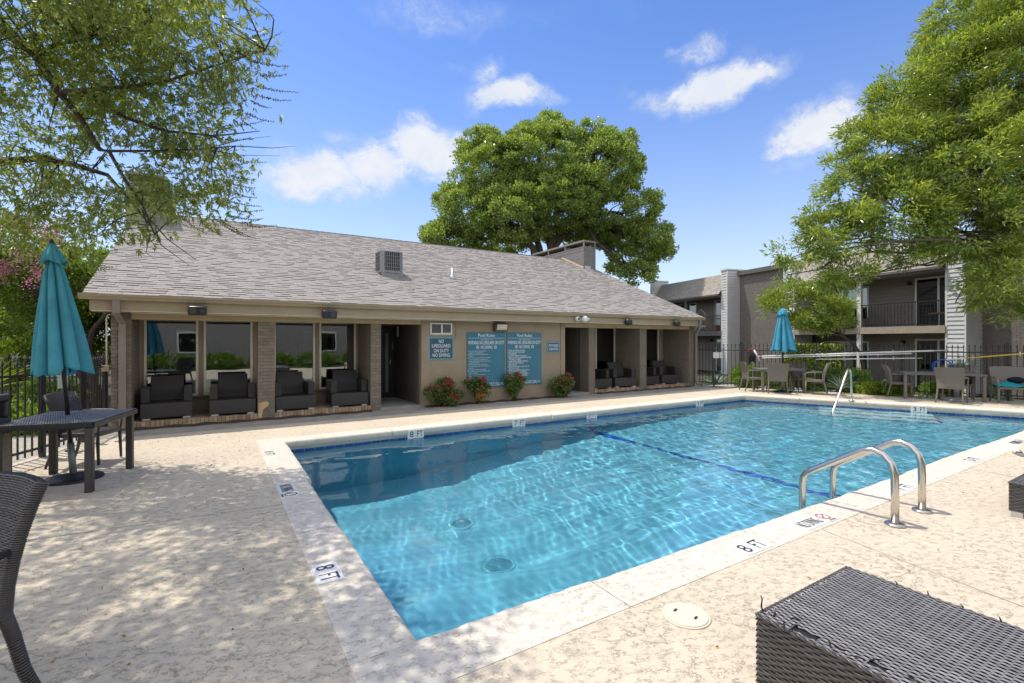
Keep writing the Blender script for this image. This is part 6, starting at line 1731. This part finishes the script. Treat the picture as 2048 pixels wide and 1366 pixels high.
subs = [([Pm[4], W(160, 235, 5.4), W(200, 300, 5.5), W(218, 302, 5.5), W(250, 360, 5.6), W(285, 410, 5.8), W(310, 470, 5.9)], [.034, .028, .023, .02, .017, .013, .009]),
        ([Pm[4], W(180, 190, 5.3), W(250, 235, 5.4), W(330, 262, 5.5), W(430, 272, 5.6), W(520, 262, 5.6)], [.032, .026, .022, .017, .011, .004]),
        ([Pm[4], W(165, 180, 5.2), W(250, 175, 5.2), W(340, 160, 5.2), W(450, 125, 5.2), W(530, 100, 5.2)], [.028, .022, .018, .014, .008, .003]),
        ([W(218, 302, 5.5), W(300, 302, 5.6), W(400, 298, 5.7), W(470, 292, 5.8), W(545, 296, 5.9), W(592, 292, 5.9)], [.017, .013, .010, .007, .004, .0015]),
        ([Pm[3], W(110, 90, 5.2), W(200, 70, 5.1), W(300, 40, 5.0)], [.026, .018, .012, .006]),
        ([Pm[4], W(108, 215, 5.3), W(96, 262, 5.3)], [.012, .008, .003]),
        ([W(-300, 330, 6.2), W(-60, 328, 6.2), W(90, 316, 6.1), W(150, 330, 6.1), W(215, 350, 6.1), W(260, 400, 6.2), W(300, 450, 6.2)], [.06, .048, .040, .034, .024, .016, .01]),
        ([tuple(fork1), W(-500, 250, 6.0), W(-300, 330, 6.2)], [.10, .075, .06]),
        ([W(300, 440, 5.9), W(335, 478, 6.0), W(365, 500, 6.0), W(392, 520, 6.0)], [.010, .007, .005, .002]), ([W(310, 455, 5.9), W(322, 490, 6.0), W(352, 512, 6.0), W(380, 532, 6.0)], [.009, .006, .004, .002]),
        ([W(285, 420, 5.9), W(300, 470, 5.9), W(292, 505, 5.9), W(312, 520, 5.9)], [.008, .006, .004, .002]), ([W(420, 300, 5.7), W(480, 310, 5.8), W(560, 312, 5.8)], [.006, .004, .0015]), ([W(400, 300, 5.7), W(480, 280, 5.8), W(545, 272, 5.9)], [.006, .004, .0015])]
for p_, r_ in subs: tb(p_, r_)
# limbs over the deck beyond the frame
tb([tuple(fork1), (-2.9, 5.3, 4.3), (-2.0, 4.9, 4.8), (-1.0, 4.6, 4.9), (-.2, 4.3, 5.0)], [.10, .07, .045, .03, .008]); tb([(-2.9, 5.3, 4.3), (-2.3, 4.2, 4.5), (-1.6, 3.6, 4.5), (-1.2, 3.0, 4.5)], [.06, .04, .025, .008])
mains = [np.array(Pm[2:])] + [np.array(p_) for p_, r_ in subs[:7]] + [np.array([(-2.9, 5.3, 4.3), (-2.0, 4.9, 4.8), (-1.0, 4.6, 4.9)]), np.array([(-2.3, 4.2, 4.5), (-1.6, 3.6, 4.5)])]
allp = np.concatenate([m_ if len(m_) < 3 else np.concatenate([m_, (m_[1:] + m_[:-1]) / 2]) for m_ in mains])
for i in rg.choice(ncl, 420, replace=False):
    q = C_[i]; dd = np.linalg.norm(allp - q, axis=1); j = rg.choice(np.argsort(dd)[:3]); limb(b, Vector(allp[j]) - ob, Vector(q) - ob, .0085, .0018, rg, .10, 5, 4)
b.build('trunk', M_BARK, t, True)
# seed spikes and pale blossom at the twig ends
SV = []; SD = []; SL_ = []
b = MB()
spk = [(485, 15, 545, 30), (470, 45, 520, 62), (500, 75, 545, 60), (490, 92, 560, 66), (520, 100, 545, 95), (500, 120, 575, 132), (520, 150, 572, 148), (510, 170, 594, 184), (520, 192, 580, 200), (500, 200, 540, 215), (490, 225, 545, 243), (480, 235, 512, 258), (470, 250, 530, 240), (470, 318, 532, 324), (460, 330, 515, 318),
       (460, 350, 505, 358), (470, 368, 510, 375), (465, 385, 510, 395), (450, 400, 520, 412), (470, 420, 525, 420), (460, 432, 520, 438), (480, 445, 525, 436), (490, 450, 550, 450), (455, 455, 500, 474), (440, 440, 508, 476), (400, 440, 440, 470), (420, 430, 470, 462), (360, 430, 410, 466), (430, 60, 490, 40), (420, 200, 500, 160), (440, 170, 520, 120), (430, 110, 500, 85), (450, 280, 500, 275)]
for (x0, y0, x1, y1) in spk:
    D0_ = 5.2 + 1.4 * (y0 / 500); p = P_at(x0, y0, D0_); q = P_at(x1, y1, D0_ + rg.uniform(-.1, .1)); q = q + (q - p) * .05
    ax_ = (q - p); n_ = max(8, int(ax_.length / .016)); sag = Vector((0, 0, -.02))
    b.tube([p + ax_ * f + sag * math.sin(math.pi * f) - ob for f in (0, .25, .5, .75, 1)], [.0028, .0025, .002, .0016, .001], 4)
    for k_ in range(n_):
        f = (k_ + .6) / n_
        for m_ in range(5):
            SV.append(tuple(p + ax_ * f + sag * math.sin(math.pi * f))); v = Vector(rg.normal(size=3)); v -= ax_.normalized() * v.dot(ax_.normalized()) * .8; SD.append(tuple(v.normalized() + ax_.normalized() * .3)); SL_.append((.030 - .016 * f) * rg.uniform(.8, 1.2) * (1 if k_ % 2 else .55))
for (px, py, n_) in ((350, 105, 26), (330, 150, 30), (255, 60, 22), (370, 140, 18), (280, 90, 12)):
    for k_ in range(n_):
        c = P_at(px + rg.normal() * 16, py + rg.normal() * 20, 5.1 + rg.normal() * .05)
        for m_ in range(7): SV.append(tuple(c)); SD.append(tuple(rg.normal(size=3))); SL_.append(.018 * rg.uniform(.7, 1.3))
nb = (26 + 30 + 22 + 18 + 12) * 7; ns_ = len(SV) - nb
SVa, SDa, SLa = np.array(SV), np.array(SD), np.array(SL_)
sp = b.build('seed_spikes', M_BARK, t, kind='stuff')
link('seed_heads', leaves_mesh('seed_heads', SVa[:ns_] - O, SDa[:ns_], SLa[:ns_], SLa[:ns_] * .62, M_SEED, rg), t, kind='stuff')
link('blossom', leaves_mesh('blossom', SVa[ns_:] - O, SDa[ns_:], SLa[ns_:], SLa[ns_:] * .7, M_BLOSSOM, rg), t, kind='stuff')

# crape myrtle with pink blossom and the dark trees behind the left fence
DM = 10.5
mb = [blob(40, 480, DM, .95, .6), blob(-60, 520, DM, 1.1, .8), blob(110, 560, DM + .6, .8, .55), blob(20, 590, DM, .9, .5), blob(170, 530, DM + .8, .6, .45)]
base = W(195, 800, DM + .5); base = (base[0], base[1], -.07)
stm = [(base, W(150, 640, DM + .3), .075, .045), ((base[0] + .12, base[1] + .1, -.07), W(215, 620, DM + .8), .07, .04), ((base[0] - .1, base[1] + .05, -.07), W(120, 600, DM), .06, .035), ((base[0] + .03, base[1] - .12, -.07), W(170, 690, DM + .4), .06, .04)]
t = tree('crape_myrtle', 'multi stemmed crape myrtle with pink blossom behind the left fence', 'tree', base, W(150, 640, DM), mb, 190, 95, .26, .085, .040, M_LEAF_DARK, M_BARK, .12, 41, stems=stm, ntw=120, inner=.4)
rg = np.random.default_rng(3); n = 26
c = np.array([P_at(rg.uniform(-20, 120), rg.uniform(425, 575), DM - .7 + rg.normal() * .2) for _ in range(n)]); k = np.repeat(np.arange(n), 60)
P = c[k] + rg.normal(size=(len(k), 3)) * np.array([.07, .07, .10])
link('blossom', leaves_mesh('blossom', P - np.array(base), rg.normal(size=(len(k), 3)), .035, .03, M_PINK, rg), t, kind='stuff')
def bushy(name, label, cat, px, D, blobs, ncl, per, rc, L_, W_, mat, seed, r=.12, **kw):
    bp = W(px, 740, D); return tree(name, label, cat, (bp[0], bp[1], -.1), W(px, 620, D), blobs, ncl, per, rc, L_, W_, mat, M_BARK, r, seed, **kw)
bushy('shade_tree', 'dark leafy tree filling the gap beside the left roof edge', 'tree', 185, 13.5, [blob(170, 560, 13.5, 1.15, .9), blob(225, 620, 14.0, .8, .8), blob(120, 640, 13.5, 1.0, .8), blob(200, 700, 14, .7, .5), blob(60, 640, 14, 1.1, .9)], 260, 80, .32, .12, .06, M_LEAF_DARK, 43, ntw=90, inner=.35)
bushy('shade_tree', 'tall background tree above the far left of the fence', 'tree', 20, 17, [blob(-60, 560, 17, 1.7, 1.2), blob(90, 550, 17.5, 1.4, .9), blob(30, 620, 17, 1.5, 1.0)], 220, 80, .45, .17, .08, M_LEAF_DARK, 44, ntw=80, inner=.4)

# ------------------------------------------------------------------ shrubs
def shrub(name, label, cat, loc, blobs, ncl, per, rc, L_, W_, mat, seed, group=None, nst=14, stem=M_STEM, **kw):
    rg = np.random.default_rng(seed); t = thing(name, label, cat, loc, 0, group); O = Vector(loc)
    cr, C_, pick = crown('foliage', blobs, ncl, per, rc, L_, W_, mat, t, rg, origin=loc, **kw)
    b = MB()
    for i in rg.choice(len(C_), min(nst, len(C_)), replace=False): limb(b, Vector((rg.normal() * .03, rg.normal() * .03, 0)), Vector(C_[i]) - O, .009, .003, rg, .08, 5, 5)
    b.build('stems', stem, t, True, kind='stuff')
    return t, C_, rg
def rose(label, x, y, blobs, ncl, nfl, seed, dry=None):
    t, C_, rg = shrub('rose_bush', label, 'rose bush', (x, y, 0), [(x + a, y + b_, c, r, r * .8, h_) for a, b_, c, r, h_ in blobs], ncl, 34, .085, .052, .032, M_LEAF_ROSE, seed, 'rose bushes along the clubhouse wall', 16, inner=.3, out=.5)
    # blossoms: layered petals round a centre, sitting at the outside of the bush
    Pp, Dd, Ll = [], [], []
    order = np.argsort(C_[:, 1] - .6 * C_[:, 2] + rg.normal(size=len(C_)) * .08)
    for i in order[:nfl]:
        c = C_[i] + np.array([rg.normal() * .03, -.06, .05]); R0 = rg.uniform(.022, .036)
        for k_ in range(26):
            dd = norm(rg.normal(size=3)); dd[2] = abs(dd[2]) * .8; Pp.append(c + dd * R0 * rg.uniform(.1, .5)); Dd.append(dd + rg.normal(size=3) * .3); Ll.append(R0 * rg.uniform(.8, 1.2))
    link('blossoms', leaves_mesh('blossoms', np.array(Pp) - np.array([x, y, 0]), np.array(Dd), np.array(Ll), np.array(Ll) * .9, M_PETAL, rg), t, kind='stuff')
    if dry:
        n = 240; P = np.array(dry) + rg.normal(size=(n, 3)) * np.array([.07, .05, .10])
        link('dry_leaves', leaves_mesh('dry_leaves', P - np.array([x, y, 0]), rg.normal(size=(n, 3)) + np.array([0, -.4, -.3]), .055, .035, M_LEAF_DRY, rg), t, kind='stuff')
    return t
rose('widest rose bush, red pink flowers, at the wall beside the dark doorway', 4.73, 10.78, [(0, 0, .30, .30, .26), (-.30, -.05, .36, .22, .18), (.28, -.03, .25, .24, .18), (.05, 0, .48, .24, .17), (-.42, -.06, .52, .08, .10), (.1, -.1, .15, .25, .10)], 120, 34, 61)
rose('rose bush with a patch of dry orange leaves below the left rules board', 5.66, 10.74, [(0, 0, .45, .20, .17), (.18, 0, .36, .16, .14), (-.26, 0, .52, .12, .10), (.02, 0, .56, .16, .10)], 62, 12, 62, dry=(5.68, 10.66, .27))
rose('slim upright rose bush under the right rules board', 6.77, 10.78, [(0, 0, .42, .22, .20), (.06, 0, .64, .12, .14), (-.2, 0, .55, .10, .10), (.22, 0, .50, .12, .12), (-.05, 0, .22, .14, .10)], 72, 13, 63)
rose('rounded rose bush beside the right hand recess', 8.28, 10.72, [(.05, 0, .32, .30, .26), (-.28, 0, .38, .18, .14), (.20, 0, .48, .24, .15), (.05, -.05, .14, .22, .10)], 105, 26, 64)

HG = 'clipped hedge shrubs behind the right fence'
for k, (x, y, rx, rz_, lab) in enumerate(((15.75, 9.75, .55, .42, 'clipped hedge shrub nearest the clubhouse corner, behind the fence'), (16.15, 8.85, .55, .44, 'clipped hedge shrub behind the umbrella table, left part'), (16.55, 7.95, .55, .44, 'clipped hedge shrub behind the umbrella table, right part'), (16.95, 7.05, .5, .40, 'clipped hedge shrub at the right end of the hedge'))):
    shrub('hedge_shrub', lab, 'shrub', (x, y, -.1), [(x, y, .30, rx, .45, rz_), (x + .15, y + .3, .34, .4, .4, .38)], 190, 46, .13, .052, .030, M_LEAF_HEDGE, 70 + k, HG, inner=.72, up=.6)
for k, (px, py, D, lab) in enumerate(((1745, 772, 14.3, 'low yellow green shrub behind the fence, left of two'), (1790, 776, 14.0, 'low yellow green shrub behind the fence, right of two'), (1880, 768, 14.2, 'dull green low plant behind the bare table'))):
    c = P_at(px, py, D); shrub('low_shrub', lab, 'shrub', (c.x, c.y, -.15), [(c.x, c.y, .12, .42, .38, .25)], 70, 44, .12, .075, .034, M_LEAF_IVY if k < 2 else M_LEAF_HEDGE, 80 + k, inner=.5)
# ivy screens: one standing on the patio, one on the balcony rail
def ivy(label, s0, s1, n, z0, z1, mat, count, seed, L_=.10):
    rg = np.random.default_rng(seed); o = apt_world((s0 + s1) / 2, n, z0); t = thing('ivy_screen', label, 'ivy screen', tuple(o), math.atan2(AL.y, AL.x))
    b = MB(); w_ = (s1 - s0) / 2; b.box(-w_, -.02, 0, w_, .02, z1 - z0); b.build('backing', M_LEAF_DARK, t)
    P = np.stack([rg.uniform(-w_, w_, count), yN * (.03 + rg.random(count) * .10), rg.uniform(-.02, z1 - z0 + .05, count)], 1); D = np.stack([rg.normal(size=count) * .7, np.full(count, yN * .6), -rg.random(count) * .8], 1) + rg.normal(size=(count, 3)) * .3
    link('ivy_leaves', leaves_mesh('ivy_leaves', P, D, L_ * rg.uniform(.7, 1.2, count), L_ * .75, mat, rg), t, kind='stuff')
ivy('bright ivy covered screen on the ground floor patio', 4.9, 8.0, .9, -.42, 1.42, M_LEAF_IVY, 5200, 91, .13)
ivy('dark ivy covered screen on the right upper balcony rail', 5.1, 7.92, .10, ZF + .05, ZF + 1.1, M_LEAF_DARK, 4200, 92, .10)

# agave, yucca, prickly pear
def rosette(name, label, cat, loc, n, L_, W_, mat, seed, up=.6, stem=0.0):
    rg = np.random.default_rng(seed); t = thing(name, label, cat, loc); 
    mm = MB()
    for k in range(7):
        f = k / 6; w_ = W_ * (math.sin(math.pi * min(1, f * .9 + .12))) * (1 - f * .45) if k < 6 else .002
        mm.v += [(f * L_, -w_ / 2, .25 * L_ * f - .30 * L_ * f * f + .012), (f * L_, 0, .25 * L_ * f - .30 * L_ * f * f), (f * L_, w_ / 2, .25 * L_ * f - .30 * L_ * f * f + .012)]
    for k in range(6):
        for j in range(2): a = k * 3 + j; mm.f.append((a, a + 3, a + 4, a + 1))
    mesh = mm.mesh('leaf', mat, True)
    if stem:
        b = MB(); b.tube([(0, 0, 0), (0, 0, stem)], [.06, .05], 8); b.build('stem', M_BARK, t, True)
    for k in range(n):
        q = link('leaf', mesh, t); q.location = (0, 0, stem + .02); el = rg.uniform(.15, 1.3) * up / .6; q.rotation_euler = (0, -min(1.45, el), k * 2.4 + rg.normal() * .2); s = rg.uniform(.75, 1.1); q.scale = (s, s, s)
    return t
c = P_at(1922, 745, 15.2); rosette('yucca_plant', 'spiky yucca standing by the right grey siding pier', 'yucca', (c.x, c.y, -.3), 40, .62, .05, M_LEAF_SPIKE if 'M_LEAF_SPIKE' in globals() else M_AGAVE, 101, .62, .85)
c = P_at(1432, 768, 19.5); rosette('agave_plant', 'pale agave behind the fence near the downspout', 'agave', (c.x, c.y, -.35), 26, .85, .13, M_AGAVE, 102)
c = P_at(1680, 775, 14.4); rosette('yucca_plant', 'thin leaved yucca behind the fence right of the umbrella table', 'yucca', (c.x, c.y, -.2), 34, .60, .04, M_AGAVE, 103, .62, .3)
c = P_at(-20, 740, 8.6); rosette('yucca_plant', 'pale green spiky plant beyond the fence at the left edge', 'yucca', (c.x, c.y, -.07), 36, .75, .045, M_LEAF_IVY, 104, .62, .75)
def cactus(label, loc, npad, sz, seed):
    rg = random.Random(seed); t = thing('prickly_pear', label, 'cactus', loc)
    b = MB(); n = 14; vs = [(0, -.10, 0), ]; 
    ring = [(math.sin(2 * math.pi * k / n) * .42, 1 - (1 + math.cos(2 * math.pi * k / n)) / 2) for k in range(n)]
    b.v = [(x, -.06 * 1.0, z) for x, z in [(r[0] * .8, .5 + (r[1] - .5) * .85) for r in ring]] + [(x, 0, z) for x, z in ring] + [(x, .06, z) for x, z in [(r[0] * .8, .5 + (r[1] - .5) * .85) for r in ring]]
    for j in range(2):
        for k in range(n): b.f.append((j * n + k, j * n + (k + 1) % n, (j + 1) * n + (k + 1) % n, (j + 1) * n + k))
    b.f.append(tuple(range(n - 1, -1, -1))); b.f.append(tuple(range(2 * n, 3 * n)))
    mesh = b.mesh('pad', M_CACTUS, True); tops = [(Vector((rg.uniform(-.3, .3), rg.uniform(-.2, .2), 0)), 0) for _ in range(4)]
    for k in range(npad):
        p, lv = tops[rg.randrange(len(tops))] if k >= 4 else tops[k]
        q = link('pad', mesh, t); s = sz * rg.uniform(.7, 1.1) * (.9 ** lv); tx = rg.uniform(-.5, .5); rz = rg.uniform(-1.2, 1.2) + .5
        q.location = p; q.rotation_euler = (rg.uniform(-.3, .3), tx, rz); q.scale = (s, s, s)
        R = q.rotation_euler.to_matrix(); tops.append((p + R @ Vector((rg.uniform(-.25, .25) * s, 0, s * .92)), lv + 1))
    return t
c = P_at(1770, 765, 14.9); cactus('clump of grey green prickly pear behind the fence, left of the bare table', (c.x, c.y, -.25), 22, .30, 111)
c = P_at(2005, 775, 13.4); cactus('tall prickly pear pads behind the fence near the right edge', (c.x, c.y, -.2), 12, .36, 112)
c = P_at(1862, 790, 13.2); cactus('small prickly pear under the front chair of the bare table', (c.x, c.y, -.05), 8, .24, 113)

# beds beyond the fences
b = MB(); b.add([(14.95, 10.9, -.012), (15.35, 9.75, -.012), (18.15, 3.8, -.012), (19.7, .3, -.012), (22.0, .8, -.25), (20.2, 6, -.25), (18, 12, -.2)], [(0, 1, 2, 3, 4, 5, 6)])
struct(b.build('planting_bed', M_GRAVEL))
b = MB(); b.add([(-1.72, 10.9, -.02), (-2.0, 9.2, -.02), (-2.5, 8.1, -.02), (-3.2, 6.4, -.02), (-6.5, 7.2, -.03), (-6.0, 13.0, -.03), (-2.0, 13.2, -.03)], [(6, 5, 4, 3, 2, 1, 0)])
struct(b.build('gravel_bed', M_GRAVEL))
b = MB(); b.add([(-9, 12.0, -.012), (-5.2, 11.2, -.012), (-2.2, 11.6, -.012), (-2.2, 12.6, -.012), (-5.0, 12.3, -.012), (-9, 13.3, -.012)], [(5, 4, 3, 2, 1, 0)])
struct(b.build('path', simple('pinkish_path', (.40, .30, .24), .9, bump=.3)))
for k, (px, py, D, lab) in enumerate(((105, 790, 9.8, 'low green shrub behind the left fence, right of the teal umbrella pole'), (25, 730, 12.5, 'light green shrub at the far left behind the fence'), (60, 850, 8.4, 'small green shrub at the foot of the left fence'))):
    c = P_at(px, py, D); z_ = c.z; shrub('low_shrub', lab, 'shrub', (c.x, c.y, -.05), [(c.x, c.y, max(.2, z_), .5, .4, max(.25, z_ * .7))], 90, 44, .14, .07, .036, M_LEAF_HEDGE if k != 1 else M_LEAF_IVY, 120 + k, inner=.5)

# neighbouring house beyond the left fence
hx = P_at(20, 700, 21)
nh = thing('neighbour_house', 'pale grey sided house partly hidden by trees at the left', 'house', (hx.x, hx.y, -.1), R_(20))
b = MB(); b.box(-5.0, 0, 0, 2.6, 5, 2.9); nw = b.build('wall', M_SIDING, nh)
g = MB()
for k in range(22): g.add([(-5.0, -.004, k * .13), (2.6, -.004, k * .13), (2.6, -.022, k * .13), (-5.0, -.022, k * .13), (-5.0, -.004, k * .13 + .12), (2.6, -.004, k * .13 + .12)], [(0, 1, 2, 3), (3, 2, 5, 4)])
g.build('siding_boards', M_SIDING, nw, kind='stuff')
b = MB(); b.add([(-5.4, -.5, 2.85), (3.0, -.5, 2.85), (3.0, 2.5, 4.3), (-5.4, 2.5, 4.3), (-5.4, 5.5, 2.85), (3.0, 5.5, 2.85)], [(0, 1, 2, 3), (3, 2, 5, 4)]); b.build('roof', M_SHAKE, nh).modifiers.new('t', 'SOLIDIFY').thickness = .1
for x in (-3.2, .4):
    b = MB(); b.box(x, -.05, .9, x + 1.2, -.024, 2.2); wn = b.build('window', M_WHITE, nh); g = MB(); g.box(x + .08, -.058, .98, x + 1.12, -.052, 2.12); g.build('pane', M_GLASS2, wn)

# the block behind the viewer, seen only as a reflection in the clubhouse glass
bb = thing('brick_block', 'grey tan brick apartment block facing the pool from the near side', 'building', (2, -12, 0))
b = MB(); b.box(-16, -6, 0, 16, 0, 5.6); wl_ = b.build('wall', simple('grey_tan_brick', (0.30, 0.275, 0.25), 0.8, var=.15), bb)
b = MB(); b.add([(-16.5, .5, 5.5), (16.5, .5, 5.5), (16.5, -3, 7.4), (-16.5, -3, 7.4), (-16.5, -6.5, 5.5), (16.5, -6.5, 5.5)], [(0, 1, 2, 3), (3, 2, 5, 4)]); b.build('roof', M_SHAKE, bb)
for x in (-12, -8, -4, 0, 4, 8, 12):
    for z in (.8, 3.3):
        b = MB(); b.box(x, .0, z, x + 1.5, .04, z + 1.4); f = b.build('window', M_WHITE, bb); g = MB(); g.box(x + .1, .042, z + .1, x + 1.4, .048, z + 1.3); g.build('pane', M_GLASS2, f)
for k, x in enumerate((-4.5, -2.2, .3, 2.9, 5.6, 8.3)):
    shrub('rear_shrub', 'round shrub %s in the row before the near brick block' % ('first', 'second', 'third', 'fourth', 'fifth', 'last')[k], 'shrub', (x, -8.6, 0), [(x, -8.6, .35, 1.3, .7, .45)], 80, 40, .25, .12, .07, M_LEAF_HEDGE, 140 + k, 'shrubs before the near brick block', inner=.6)

# litter: petals under the roses, dry leaves on the deck, specks floating on the pool
rg = np.random.default_rng(77)
def litter(name, P, size, mat):
    n = len(P); D = rg.normal(size=(n, 3)); D[:, 2] = np.abs(D[:, 2]) * .12
    o = link(name, leaves_mesh(name, P, D, size * rg.uniform(.6, 1.3, n), size * .6, mat, rg, .12)); o['kind'] = 'stuff'
    return o
n = 90; cx_ = rg.choice([4.73, 5.66, 6.77, 8.28], n); litter('fallen_petals', np.stack([cx_ + rg.normal(size=n) * .28, 10.55 + rg.normal(size=n) * .13, np.full(n, .006)], 1), .03, M_PETAL)
P1 = np.stack([rg.uniform(-2.0, .4, 130), rg.uniform(2.2, 9.5, 130), np.full(130, .008)], 1); P2 = np.stack([rg.uniform(.9, 14, 90), rg.uniform(9.4, 10.7, 90), np.full(90, .008)], 1); P3 = np.stack([rg.uniform(.5, 8, 60), rg.uniform(.2, 2.0, 60), np.full(60, .008)], 1)
litter('fallen_leaves', np.concatenate([P1, P2, P3]), .022, M_LEAF_DRY)
n = 70; litter('floating_specks', np.stack([rg.uniform(1.1, 8, n), rg.uniform(2.7, 7.9, n), np.full(n, WATER_Z + .012)], 1), .016, M_BLOSSOM)
